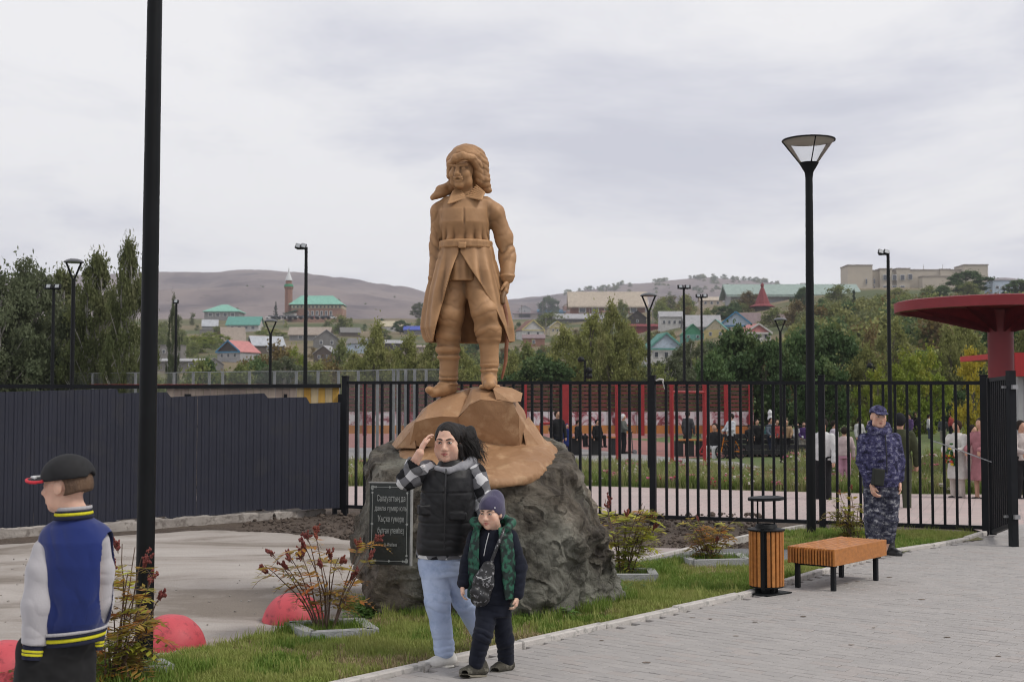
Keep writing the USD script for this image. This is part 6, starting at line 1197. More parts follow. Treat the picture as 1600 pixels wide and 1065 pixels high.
c.loft([(zk(1000), xk(112), D0b + .0, .112, .10), (zk(985), xk(114), D0b, .128, .115), (zk(968), xk(118), D0b, .142, .13), (zk(930), xk(123), D0b, .150, .138), (zk(880), xk(124), D0b, .152, .135), (zk(845), xk(121), D0b, .148, .118), (zk(822), xk(117), D0b, .10, .09), (zk(808), xk(115), D0b, .066, .066)], k=0, pw=2.4)
c.cap(K(86, 838, -.01), K(150, 838, .03), .055, .055, k=.05)
bl_ = (.014, .026, .125); v, f = c.mesh(1, lambda v, n: creases(v, n, K(120, 960, -.1), [.22, .3, .10], [1, 0, .15], 44, .010, 2) + creases(v, n, K(90, 880, -.1), [.07, .3, .14], [.9, 0, .5], 55, .010, 3) + creases(v, n, K(160, 890, -.1), [.07, .3, .14], [-.9, 0, .5], 55, .010, 4) + (meshkit.fbm(v * np.array([9, 9, 4]), 3, 5) - .5) * .016)
pxv, pyv = proj(v); zrel = v[:, 2]
def bandcol(z, z0, z1, base):      # knitted band: navy, yellow, navy, grey
    t = (z - z0) / (z1 - z0); cs_ = np.tile(np.array(base), (len(z), 1))
    for a, b_, cc in ((-.5, .22, (.012, .014, .035)), (.22, .56, (.60, .56, .015)), (.56, .80, (.012, .014, .035)), (.80, 1.0, (.42, .41, .42))): cs_[(t >= a) & (t < b_)] = cc
    return cs_
obj('jacket_body', (v, f), jk, boy, smooth=True, col=np.tile(np.array(bl_), (len(v), 1)))
navy_k = mat('navy_rib_knit', (.010, .012, .030), (.016, .018, .040), 60, .95, .5, 200, stretch=(1, 1, .1), bdist=.003); yell_k = mat('yellow_rib_knit', (.60, .56, .02), (.50, .46, .02), 60, .9, .4, 200, stretch=(1, 1, .1), bdist=.003); grey_k = mat('grey_rib_knit', (.40, .39, .40), (.33, .32, .335), 60, .95, .5, 200, stretch=(1, 1, .1), bdist=.003)
def ering(c0, a_, b_, hgt, tilt, bulge=.004, n=48):
    g_ = np.arange(n) * 2 * np.pi / n; rows = []
    for t_, k_ in ((0, 0), (.15, 1), (.5, 1.25), (.85, 1), (1, 0)):
        x_, y_ = (a_ + bulge * k_) * np.cos(g_), (b_ + bulge * k_) * np.sin(g_); rows.append(np.column_stack([x_, y_, np.full(n, t_ * hgt) + tilt * x_]))
    v = np.vstack(rows) + c0; i, j = np.meshgrid(np.arange(4), np.arange(n), indexing='ij'); q_ = np.stack([i * n + j, i * n + (j + 1) % n, (i + 1) * n + (j + 1) % n, (i + 1) * n + j], -1).reshape(-1, 4)
    return v, np.vstack([q_[:, [0, 1, 2]], q_[:, [0, 2, 3]]])
tl0 = .085
for nm, y0, y1, aa, bb_, mk_ in (('hem_band', 1003, 996, .131, .120, navy_k), ('hem_band', 996, 990, .135, .124, yell_k), ('hem_band', 990, 985, .139, .128, navy_k), ('hem_band', 985, 980, .143, .132, grey_k)): obj(nm, ering([xk(114), D0b, zk(y0)], aa, bb_, zk(y1) - zk(y0), tl0), mk_, boy, smooth=True)
for nm, y0, y1, aa, mk_ in (('collar_band', 810, 804, .079, navy_k), ('collar_band', 804, 799, .0755, yell_k), ('collar_band', 799, 796, .073, navy_k), ('collar_band', 796, 790, .071, grey_k)): obj(nm, ering([xk(114), D0b - .002, zk(y0)], aa, aa, zk(y1) - zk(y0), .05), mk_, boy, smooth=True)
grey_s = (.40, .385, .40)
for side, pts, rs in (('l', [K(88, 844, .0), K(78, 862, -.02), K(70, 895, -.05), K(62, 945, -.08), K(52, 1018, -.10)], [.050, .066, .072, .068, .050]), ('r', [K(152, 845, .05), K(156, 890, .09), K(156, 940, .11), K(146, 1002, .10)], [.053, .056, .054, .044])):
    c = sdfbox([np.min(pts, 0) - .1, np.max(pts, 0) + .1], .02, .0062); c.chain(pts, rs, k=.03); e = pts[-1]; d = unit(pts[-1] - pts[-2]); c.plane(e - d * .03, d)
    v, f = c.mesh(1, lambda v, n: creases(v, n, pts[-2], [.09, .2, .12], [.5 if side == 'l' else -.5, 0, 1], 50, .006, 7) + creases(v, n, pts[-1], [.09, .2, .06], [.1, 0, 1], 90, .010, 8) + creases(v, n, pts[1], [.08, .2, .08], [.5, 0, 1], 60, .004, 9) + (meshkit.fbm(v * 9, 3, 4) - .5) * .010)
    slv_ = obj('sleeve', (v, f), jk, boy, smooth=True, col=np.tile(grey_s, (len(v), 1)).astype(float))
    for (q0, q1, rr_, cc_) in ((-.040, -.010, .0455, 'n'), (-.010, .0, .0465, 'y'), (.0, .004, .0455, 'n'), (.004, .014, .0460, 'y'), (.014, .030, .0435, 'n')): obj('cuff_stripe', MB().tube([e + d * q0, e + d * (q0 * .5 + q1 * .5), e + d * q1], [rr_ - .0015, rr_, rr_ - .0015], 24), navy_k if cc_ == 'n' else yell_k, slv_, smooth=35)
c = sdfbox([[K(40, 1)[0], D0b - .35, .06], [K(180, 1)[0], D0b + .35, .86]], .05, .008); x0 = K(104, 1)[0]
c.loft([(.50, x0, D0b, .115, .10), (.70, x0, D0b, .122, .108), (zk(992), xk(110), D0b, .108, .10)], k=0)
for sx, dy in ((-.07, -.04), (.07, .05)): c.chain([[x0 + sx, D0b + dy, .74], [x0 + sx - .01, D0b + dy * 1.5, .45], [x0 + sx, D0b + dy * 2, .09]], [.075, .075, .07], k=.03)
obj('black_trousers', c.mesh(1, lambda v, n: np.maximum(ridges(v, 8, 5), -.2) * .010), mat('black_cloth', (.006, .006, .0065), (.010, .010, .011), 12, .85), boy, smooth=True)
for sx, dy in ((-.07, -.04), (.07, .05)): shoe(boy, [x0 + sx + .06, D0b + dy * 2 - .02, 0], [x0 + sx - .17, D0b + dy * 2 + .05, 0], .09, blk, sole_w)
# ------------------------------------------------------------------ red mushroom canopy and kiosk at the right
redp = mat('red_painted_steel', (0.20, 0.016, 0.022), (0.16, 0.014, 0.02), .6, .45, .15, 8, spec=.4)
DC = 33.0; cc = at(1564, 700, DC); zt = at(1564, 464.5, DC)[2]; ztL = at(1398, 487, DC)[2]; zt0 = at(1398, 471, DC)[2]
can = thing('mushroom_canopy', 'big round red canopy on one thick red column at right', 'canopy', [cc[0], DC, -.3])
R0 = 2.62; o = np.array([cc[0] + .04, DC, 0])
obj('canopy_disc', MB().lathe(o, [(.001, zt0 - .22), (R0 - .12, zt0 - .22), (R0 - .10, ztL - .01), (R0, ztL), (R0 + .015, zt0 - .02), (R0 - .03, zt0), (.001, zt0 + .06)], 64), redp, can, smooth=30)
obj('column', MB().lathe(o, [(.32, -.3), (.32, zt0 - .80), (.35, zt0 - .62), (.42, zt0 - .42), (.5, zt0 - .23)], 40), redp, can, smooth=40)
for a in np.arange(10) * 2 * np.pi / 10 + .25:
    d = np.array([math.cos(a), math.sin(a), 0]); pts = [o + d * .3 + [0, 0, zt0 - .80], o + d * .45 + [0, 0, zt0 - .66], o + d * .9 + [0, 0, zt0 - .49], o + d * 1.6 + [0, 0, zt0 - .35], o + d * (R0 - .12) + [0, 0, zt0 - .25], o + d * (R0 - .12) + [0, 0, zt0 - .215], o + d * .3 + [0, 0, zt0 - .215]]
    n = np.array([-d[1], d[0], 0]) * .02; P3 = np.array(pts); V = np.vstack([P3 - n, P3 + n]); k = len(P3)
    fs = [[0, i, i + 1] for i in range(1, k - 1)] + [[k, k + i + 1, k + i] for i in range(1, k - 1)] + [[i, i + k, (i + 1) % k + k] for i in range(k)] + [[i, (i + 1) % k + k, (i + 1) % k] for i in range(k)]
    obj('rib', (V, np.array(fs)), redp, can)
DK = 37.0; kx0, kx1 = at(1539, 1, DK)[0], at(1720, 1, DK)[0]; zK = [at(1, y, DK)[2] for y in (690, 588, 551)]
kio = thing('kiosk', 'pale grey ribbed kiosk with a red fascia band behind the canopy column', 'kiosk', [kx0, DK, -.3]); kw = mat('pale_grey_sheet', (.42, .42, .43), (.37, .37, .38), 2, .5, .2, 8); kr = mat('bright_red_fascia', (.42, .02, .022), (.36, .018, .02), 2, .45)
xw0 = at(1580, 1, DK)[0]; n = 30
for i in range(n):
    x = xw0 + (kx1 - xw0) * (i + .5) / n; obj('wall_panel', MB().box([x, DK + .05 + .012 * (i % 2), (zK[1] - .3) / 2], [(kx1 - xw0) / n - .006, .05, zK[1] + .3]), kw, kio)
for i in range(22):
    x = kx0 + (kx1 - kx0) * (i + .5) / 22; obj('fascia_panel', MB().box([x, DK - .15 + .006 * (i % 2), (zK[1] + zK[2]) / 2], [(kx1 - kx0) / 22 - .005, .05, zK[2] - zK[1]]), kr, kio)
obj('side_wall', MB().box([xw0 + 2, DK + 1.5, (zK[1] - .3) / 2], [3.8, 2.8, zK[1] + .28]), kw, kio); obj('roof', MB().box([(kx0 + kx1) / 2, DK + 1.3, zK[2] - .1], [kx1 - kx0 - .1, 2.8, .16]), kr, kio)
obj('fascia_post', MB().box([kx0 + .06, DK - .1, (zK[1] - .3) / 2], [.08, .08, zK[1] + .3]), kw, kio)

# ------------------------------------------------------------------ sports ground wall and mesh fence
DWl = 52.0; wl = thing('sports_wall', 'long wall of brown red boards above a pale painted band behind the playground', 'wall', [at(900, 1, DWl)[0], DWl, -.3])
X0, X1 = at(540, 1, DWl)[0], at(1172, 1, DWl)[0]; wz = lambda y: at(1, y, DWl)[2]
bk = [mat(f'wall_board_{k}', c, tuple(x * .7 for x in c), 1.6, .8, .2, 12) for k, c in enumerate([(.085, .042, .034), (.115, .045, .036), (.15, .04, .036)])]
rg = np.random.default_rng(2); nb = 7; yb = np.linspace(598, 642, nb + 1); segs = np.linspace(X0, X1, 15)
for j in range(nb):
    for i in range(14):
        obj('board', MB().box([(segs[i] + segs[i + 1]) / 2, DWl + rg.normal(0, .006), (wz(yb[j]) + wz(yb[j + 1])) / 2], [segs[i + 1] - segs[i] - .02, .06, abs(wz(yb[j]) - wz(yb[j + 1])) - .05]), bk[int(rg.integers(0, 3))], wl)
mural = usdkit.material(stage, '/World/Looks/painted_band', {'geo': ('geometry', {}), 'n': ('noise_texture', {'scale': 1.7, 'detail': 5.0, 'roughness': .7, 'distortion': 1.2}), 'r': ('rgb_ramp', {'ramp': [(0, (.16, .03, .045)), (.43, (.2, .04, .05)), (.48, (.42, .25, .27)), (.55, (.55, .50, .51)), (1, (.6, .56, .57))]}), 'p': ('principled_bsdf', {'roughness': .7})}, [('geo.position', 'n.vector'), ('n.fac', 'r.fac'), ('r.color', 'p.base_color')], surface='p.BSDF')
orm = mat('orange_board', (.44, .18, .05), (.36, .14, .04), 1.5, .6)
for i in range(14):
    obj('painted_panel', MB().box([(segs[i] + segs[i + 1]) / 2, DWl + .02, (wz(642.6) + wz(664)) / 2], [segs[i + 1] - segs[i] - .02, .06, wz(642.6) - wz(664)]), mural, wl)
    obj('orange_panel', MB().box([(segs[i] + segs[i + 1]) / 2, DWl - .02, (wz(664.4) + wz(677)) / 2], [segs[i + 1] - segs[i] - .02, .06, wz(664.4) - wz(677)]), orm, wl)
redm = mat('red_tube', (.28, .018, .02), (.23, .015, .017), 3, .45)
for px in (573, 640, 820, 882, 962, 1001, 1046, 1097, 1130, 1168): obj('wall_post', MB().box([at(px, 1, DWl - .2)[0], DWl - .12, wz(640)], [.16 if px != 882 else .30, .1, wz(600) - wz(680)]), redm, wl)
fr = thing('exercise_frame', 'red tubular exercise frame with bars in front of the pale painted band', 'exercise frame', at(1046, 700, 40) * [1, 1, 0] + [0, 0, -.3])
for px, d in ((1046, 40), (1096, 42), (962, 44), (845, 45), (870, 45)): p = at(px, 1, d); obj('upright', MB().tube([[p[0], d, -.3], [p[0], d, 2.1 if px > 880 else 1.0]], .06, 8), redm, fr, smooth=40)
obj('crossbar', MB().tube([[at(845, 1, 45)[0], 45, .98], [at(870, 1, 45)[0], 45, .98]], .05, 8), redm, fr); obj('crossbar', MB().tube([[at(1046, 1, 40)[0], 40, 2.05], [at(1096, 1, 42)[0], 42, 2.05]], .04, 8), redm, fr)
obj('ground_bar', MB().tube([at(1092, 708, 47), at(1098, 697, 47), at(1122, 709, 47), at(1094, 709, 47)], .05, 6), redm, fr)
blkm = mat('black_stage_board', (.012, .012, .013), (.018, .018, .02), 3, .7)
st = thing('low_platform', 'low black platform the crowd sits on beyond the railing fence', 'platform', at(1210, 713, 45.5) * [1, 1, 0] + [0, 0, -.3])
a, b_ = at(1122, 1, 47)[0], at(1262, 1, 47)[0]
for k in range(4): obj('step', MB().box([(a + b_) / 2 + .1, 47.3 + k * .45, -.3 + .18 * (k + 1)], [b_ - a, .5, .17]), blkm, st)
for px in (1128, 1165, 1200, 1240, 1262): p = at(px, 1, 46.95); obj('railing_post', MB().box([p[0], 46.98, .25], [.04, .04, 1.2]), blkm, st)
obj('handrail', MB().bar([a, 46.98, .86], [b_, 46.98, .86], .04, .04), blkm, st)
def pbench(px0, px1, py, d, label):
    a, b_ = at(px0, py, d), at(px1, py, d); t = thing('park_bench', label, 'park bench', (a + b_) / 2 * [1, 1, 0] + [0, 0, -.3], 'benches on the playground')
    for k in range(3): obj('plank', MB().bar(a + [0, k * .14, 0], b_ + [0, k * .14, 0], .12, .05), orm, t)
    for s in (.08, .5, .92): p = a + (b_ - a) * s; obj('leg', MB().box([p[0], d + .14, (p[2] - .33) / 2], [.3, .34, p[2] + .25]), blkm, t)
pbench(893, 968, 683, 48.5, 'orange topped park bench with two people seated, right of the boulder'); pbench(1058, 1098, 687, 47.5, 'short orange topped park bench behind the man in dark grey')
gal = mat('galvanised_post', (.22, .225, .235), (.17, .175, .185), 4, .45, spec=.5); 
meshm = usdkit.material(stage, '/World/Looks/wire_mesh', {'t': ('transparent_bsdf', {'color': (1, 1, 1)}), 'd': ('principled_bsdf', {'base_color': (.10, .105, .11), 'roughness': .5}), 'm': ('mix_closure', {'fac': .17})}, [('t.BSDF', 'm.closure1'), ('d.BSDF', 'm.closure2')], surface='m.closure')
mf = thing('mesh_fence', 'high grey wire mesh fence of the sports court behind the dark sheet fence', 'fence', at(300, 600, 44) * [1, 1, 0] + [0, 0, -.3])
MP = [(55, 583, 60), (83, 583, 58), (145, 583, 56), (212, 582, 54), (272, 582, 52), (302, 581, 51), (327, 581, 50), (348, 581, 49), (390, 580, 48), (429, 580, 47), (463, 580, 46), (497, 579, 45), (529, 579, 44), (560, 579, 43), (590, 578, 42.5), (615, 577, 42), (622, 577, 41.6), (634, 577, 41.2), (648, 577, 41), (666, 577, 40.8), (690, 577, 40.6)]
pts = [at(x, y, d) for x, y, d in MP]
for p in pts: obj('post', MB().box([p[0], p[1], (p[2] - .3) / 2], [.09, .09, p[2] + .3]), gal, mf)
for a, b_ in zip(pts[:-1], pts[1:]):
    obj('top_wire', MB().bar(a, b_, .03, .03), gal, mf)
    v = np.array([[a[0], a[1], -.3], [b_[0], b_[1], -.3], b_ - [0, 0, .03], a - [0, 0, .03]]); obj('mesh_panel', (v, np.array([[0, 1, 2], [0, 2, 3]])), meshm, mf)
obj('low_red_rail', MB().bar([at(140, 602, 55)[0], 55, at(140, 602, 55)[2]], [at(480, 602, 47)[0], 47, at(480, 602, 47)[2]], .05, .10), redm, None, label='thin red rail at the foot of the wire mesh fence', cat='rail')

# ------------------------------------------------------------------ people in the park beyond
fmats = {}
def fm(col, rough=.85):
    k = 'cloth_' + '_'.join(str(int(c * 1000)) for c in col)
    return mat(k, col, tuple(c * .75 for c in col), 6, rough, spec=.2)
def walker(px, pfoot, hpx, label, top, bottom, hair=(.02, .014, .011), face=0.0, pose='stand', skirt=False, long_top=False, skin=(.45, .26, .18), hat=None, d=None, h_=.020, arm=0.0, extra=None):
    zf = -.3; d = d or (EYE - zf) * F / (pfoot - HZ) ; base = at(px, pfoot, d); base[2] = zf; H = hpx * d / F
    if pose == 'sit': base = at(px, pfoot, d)
    s = H / 1.7 if pose != 'sit' else hpx * d / F / .90; Rz = rotz(face); L = lambda x, y, z: base + Rz @ (np.array([x, -y, z]) * s)
    t = thing('person', label, 'person', base)
    zo = 0.0 if pose != 'sit' else -.85
    head_c = L(0, .02, 1.58 + zo); sh = 1.38 + zo; hip = .90 + zo
    lo = np.min([L(x, y, z) for x in (-.45, .45) for y in (-.55, .55) for z in (0 + (zo if pose == 'sit' else 0), 1.75 + zo)], 0); hi = np.max([L(x, y, z) for x in (-.45, .45) for y in (-.55, .55) for z in (0 + (zo if pose == 'sit' else 0), 1.75 + zo)], 0)
    b = SDF(lo, hi, h_); b.ell(head_c, np.array([.080, .095, .115]) * s, Rz, k=0); b.ell(L(0, .105, 1.565 + zo), np.array([.02, .03, .025]) * s, k=.02); b.cap(L(0, 0, 1.5 + zo), L(0, 0, sh), .055 * s, k=.02); b.cap(L(0, 0, sh - .08), L(0, 0, hip), .11 * s, k=.03)
    hands = []
    for x in (-1, 1):
        e = L(x * .25, .02 + arm * .1, 1.10 + zo); w = L(x * (.25 - arm * .12), .08 + arm * .24, .86 + zo + arm * .22); hands.append((e, w)); b.chain([L(x * .19, 0, sh - .03), e, w], [.042 * s, .036 * s, .03 * s], k=.02); b.ell(w + Rz @ np.array([0, -.02, -.07]) * s, np.array([.036, .028, .07]) * s, k=.02)
    legs = []
    for x in (-1, 1):
        sp = .0 if pose != 'walk' else x * .16
        pts = [L(x * .09, 0, hip), L(x * .09, .03 + sp * .6, .48), L(x * .10, sp, .07)] if pose != 'sit' else [L(x * .10, 0, hip), L(x * .12, .40, hip + .02), L(x * .12, .42, hip - .40)]
        legs.append(pts); b.chain(pts, [.075 * s, .055 * s, .042 * s], k=.02)
    obj('body', b.mesh(1), mat('far_skin', (.45, .26, .18), (.40, .225, .155), 9, .6), t, smooth=True)
    g = SDF(lo, hi, h_); zlow = hip - .04 if not long_top else (.45 + zo)
    rows = [(L(0, 0, zlow)[2], base[0], base[1], (.18 if not long_top else .22) * s, (.13 if not long_top else .19) * s), (L(0, 0, 1.05 + zo)[2], base[0], base[1], .165 * s, .125 * s), (L(0, 0, sh - .08)[2], base[0], base[1], .20 * s, .125 * s), (L(0, 0, sh + .05)[2], base[0], base[1], .09 * s, .08 * s)]
    g.loft(rows, k=0, yaw=face, fold=lambda th, Z: .03 * np.sin(th * 7)); 
    for x, (e, w) in zip((-1, 1), hands): g.chain([L(x * .18, 0, sh - .03), e, w], [.062 * s, .055 * s, .048 * s], k=.03)
    obj('top', g.mesh(1, lambda v, n: ridges(v, 6, 3, (1, 1, 1), 2) * .012), fm(top), t, smooth=True)
    g = SDF(lo, hi, h_)
    if skirt: g.loft([(L(0, 0, .42)[2], base[0], base[1], .23 * s, .2 * s), (L(0, 0, hip)[2], base[0], base[1], .17 * s, .13 * s)], k=0, yaw=face, fold=lambda th, Z: .06 * np.sin(th * 8))
    else:
        g.loft([(L(0, 0, hip - .12)[2], base[0], base[1], .17 * s, .13 * s), (L(0, 0, hip + .05)[2], base[0], base[1], .165 * s, .125 * s)], k=0, yaw=face)
        for pts in legs: g.chain(pts, [.10 * s, .08 * s, .068 * s], k=.03)
    obj('skirt' if skirt else 'trousers', g.mesh(1), fm(bottom), t, smooth=True)
    g = SDF(lo, hi, h_ * .8); g.ell(L(0, -.012, 1.60 + zo), np.array([.098, .114, .120]) * s, Rz, k=0); g.plane(L(0, .062, 1.60 + zo), Rz @ np.array([0, -.85, -.45])) 
    obj('hair' if hat is None else 'hat', g.mesh(1), fm(hair if hat is None else hat), t, smooth=True)
    sh_ = MB()
    for pts in legs: e = pts[-1]; sh_.cbox(e + Rz @ np.array([0, -.05, -.035]) * s, np.array([.09, .25, .08]) * s, .02, face)
    obj('shoes', sh_, fm((.02, .02, .022)), t)
    if extra: extra(t, L, s, Rz)
    return t
BLK, GRY, WHT = (.012, .012, .014), (.055, .058, .062), (.55, .55, .55)
walker(871, 724, 83, 'person in long black coat standing just right of the boulder', BLK, (.012, .013, .02), face=.5, long_top=False)
walker(886, 703, 47, 'small child in bright blue hooded coat beside the person in black', (.012, .022, .11), (.012, .016, .04), hat=(.02, .03, .12), face=.2, d=50, long_top=True)
walker(903, 684, 29, 'seated person in black and white jacket at the left end of the orange bench', BLK, BLK, pose='sit', d=48.2, face=1.0, h_=.026)
walker(933, 684, 30, 'seated person all in black with hood on the middle of the orange bench', (.008, .008, .009), (.009, .009, .01), pose='sit', d=48.2, face=.6, hat=(.008, .008, .009), h_=.026)
def scooter(t, L, s, Rz):
    sc = thing('kick_scooter', 'kick scooter under the person in grey top and white cap', 'scooter', L(0, 0, 0)); obj('deck', MB().bar(L(0, -.3, .1), L(0, .45, .1), .11, .03), fm(BLK), sc); obj('stem', MB().tube([L(0, .42, .1), L(0, .36, .95)], .02, 6), fm(GRY), sc); obj('handlebar', MB().tube([L(-.22, .36, .95), L(.22, .36, .95)], .016, 6), fm(BLK), sc)
    for y in (-.33, .5): obj('wheel', MB().tube([L(-.02, y, .1), L(.02, y, .1)], .10, 12), fm((.25, .25, .26)), sc)
walker(974, 709, 62, 'person in grey top and white cap riding a kick scooter', (.09, .10, .09), BLK, hat=(.6, .6, .6), face=1.2, arm=.8, extra=scooter)
walker(1075, 710, 68, 'person in dark grey clothes walking away near the red uprights', GRY, (.035, .038, .042), face=2.4, pose='walk')
walker(1101, 697, 58, 'person in beige top and pale trousers beside the red exercise frame', (.30, .26, .21), (.33, .30, .27), face=-1.2)
walker(1117, 703, 44, 'person in black and white sitting low behind the cyclist', (.02, .02, .022), WHT, face=-.5, pose='sit', d=46.5, h_=.026)
def bike(t, L, s, Rz):
    bk_ = thing('bicycle', 'small orange bicycle with black wheels under the boy in white', 'bicycle', L(0, 0, 0)); om = fm((.5, .16, .02))
    for y in (-.42, .48):
        a = np.linspace(0, 2 * np.pi, 17); obj('wheel', MB().tube([L(0, y + .25 * math.cos(t_), .26 + .25 * math.sin(t_)) for t_ in a], .025, 6, False), fm(BLK), bk_)
    obj('frame', MB().tube([L(0, -.42, .26), L(0, -.1, .28), L(0, .36, .68), L(0, -.2, .66), L(0, -.1, .28)], .022, 6).tube([L(0, -.42, .26), L(0, -.2, .66)], .018, 6), om, bk_); obj('fork', MB().tube([L(0, .48, .26), L(0, .34, .82)], .02, 6), om, bk_); obj('handlebar', MB().tube([L(-.24, .30, .86), L(.24, .30, .86)], .016, 6), fm(BLK), bk_); obj('saddle', MB().cbox(L(0, -.22, .74), np.array([.13, .24, .06]) * s, .02, 0), fm(BLK), bk_)
walker(1143, 716, 70, 'boy in white shirt and dark trousers sitting on a small orange bicycle', (.50, .52, .55), BLK, face=-1.1, arm=.9, extra=bike)
crowd = [(1171, 690, 50, 'person in black with pale sleeves on the left end of the black platform', BLK, (.02, .02, .022), .2), (1183, 693, 58, 'broad person in black shirt with bare forearms on the black platform', (.014, .014, .015), BLK, .1), (1205, 697, 60, 'person in grey blue denim jacket on the black platform', (.09, .11, .14), (.02, .024, .04), .4), (1214, 699, 58, 'person in red top among those on the black platform', (.30, .05, .05), BLK, .3),
    (1229, 700, 58, 'person in tan top and black apron at the right of the black platform', (.33, .22, .13), BLK, -.2), (1246, 698, 52, 'person in white checked shirt near the tall lamp post', (.42, .43, .45), (.30, .29, .27), .2), (1256, 697, 54, 'person in dark purple top just left of the tall lamp post', (.06, .03, .12), (.3, .28, .24), 0)]
for px, pf, hp, lab, tp, bt, fc in crowd: walker(px, pf, hp, lab, tp, bt, face=fc, d=47.6, h_=.026, arm=.5)
def costume(t, L, s, Rz): obj('white_headdress', MB().lathe(L(.02, 0, 1.70), [(.05, 0), (.11, .08), (.07, .22), (.10, .32), (.05, .42), (.001, .45)], 12).tube([L(.1, 0, 1.6), L(.25, 0, 1.5), L(.33, 0, 1.28)], .07, 8), fm((.6, .6, .6)), t)
walker(1203, 688, 52, 'person with tall white headdress standing behind the crowd', (.03, .10, .10), BLK, d=49.5, h_=.026, extra=costume)
walker(1287, 785, 131, 'person in white jacket and black trousers right behind the tall lamp post', WHT, BLK, face=-.6)
walker(1320, 757, 90, 'girl in pale top and pink trousers by the flower bed', (.50, .40, .40), (.48, .25, .33), face=2.8)
walker(1304, 735, 78, 'person in pale lilac top behind the one in the white jacket', (.42, .38, .44), (.12, .10, .12), face=1.0)
walker(1343, 712, 60, 'person in white and grey hooded top behind the man in camouflage', (.42, .42, .42), GRY, face=.5)
walker(1408, 803, 157, 'person in olive green uniform and dark cap seen from behind beyond the railing', (.045, .050, .026), (.06, .065, .042), face=2.7, hat=(.012, .013, .016), h_=.018)
def flowers(t, L, s, Rz):
    bq = thing('bouquet', 'bouquet of yellow and red flowers with green leaves held by the woman in white', 'bouquet', L(.05, .25, .95)); rg_ = np.random.default_rng(1)
    for nm, col, k in (('leaves', (.03, .10, .03), 26), ('yellow_flowers', (.6, .42, .03), 9), ('red_flowers', (.45, .06, .05), 8)):
        m = MB()
        for _ in range(k): m.add(*lump(L(.02 + rg_.normal(0, .09), .27 + rg_.normal(0, .04), .95 + rg_.normal(0, .12)), .035 * s, int(rg_.integers(999))))
        obj(nm, m, fm(col), bq, kind='stuff')
walker(1497, 779, 122, 'woman in white coat and pale trousers holding flowers beyond the railing', (.55, .53, .50), (.46, .40, .36), face=-.9, arm=.9, hair=(.035, .018, .012), h_=.018, long_top=True, extra=flowers)
walker(1534, 781, 128, 'woman in long dusty pink dress seen behind the gate end', (.33, .145, .16), (.33, .145, .16), face=-.9, arm=.9, skirt=True, hair=(.03, .022, .018), h_=.018, long_top=True)
walker(1521, 768, 104, 'person in pale pink between the woman in white and the woman in pink', (.40, .25, .25), (.4, .3, .28), face=.5)
walker(1597, 781, 124, 'woman in white patterned jacket and black trousers at the right edge', (.45, .40, .38), BLK, face=.3, arm=.8, h_=.018)
far = [(1431, 'black top'), (1452, 'white top'), (1474, 'dark top'), (1487, 'red top'), (1422, 'purple top'), (1362, 'pale pink top'), (1512, 'grey top')]
fcol = {'black top': BLK, 'white top': WHT, 'dark top': GRY, 'red top': (.3, .05, .05), 'purple top': (.10, .06, .16), 'pale pink top': (.5, .35, .36), 'grey top': (.2, .2, .21)}
for i, (px, nm) in enumerate(far): walker(px, 690 + (i % 3) * 3, 46, f'far person in {nm} standing on the grass beyond the right railing panel', fcol[nm], (BLK, (.05, .06, .1), (.2, .18, .16))[i % 3], face=i * 1.3, h_=.034)

# ------------------------------------------------------------------ houses on the hillside
def hm(nm, c, **k): return mat('house_' + nm, c, tuple(x * .82 for x in c), .8, .85, .3, 6, third=tuple(x * .66 for x in c), tscale=2.4, **k)
BOXES = []
TINT = {'mintgrey': (.27, .34, .31), 'white': (.46, .45, .44), 'grey': (.24, .235, .235), 'ltgrey': (.33, .33, .34), 'brick': (.25, .13, .095), 'dark': (.055, .045, .04), 'wood': (.10, .08, .066), 'cream': (.44, .39, .28), 'yellow': (.45, .38, .17), 'blue': (.05, .20, .34), 'teal': (.10, .27, .23), 'mint': (.20, .42, .34), 'red': (.20, .04, .045), 'pink': (.48, .20, .19), 'mauve': (.22, .165, .17), 'tan': (.30, .25, .21), 'beige': (.42, .36, .29), 'ltblue': (.40, .47, .56), 'ultra': (.06, .09, .36), 'rust': (.20, .10, .07), 'metal': (.40, .42, .45), 'green': (.05, .22, .12), 'concrete': (.20, .19, .18), 'slate': (.17, .165, .16)}
glassm = mat('dark_window', (.03, .035, .045), (.05, .055, .065), 2, .12, spec=.7); framem = mat('white_frame', (.55, .55, .54), None, 3, .6)
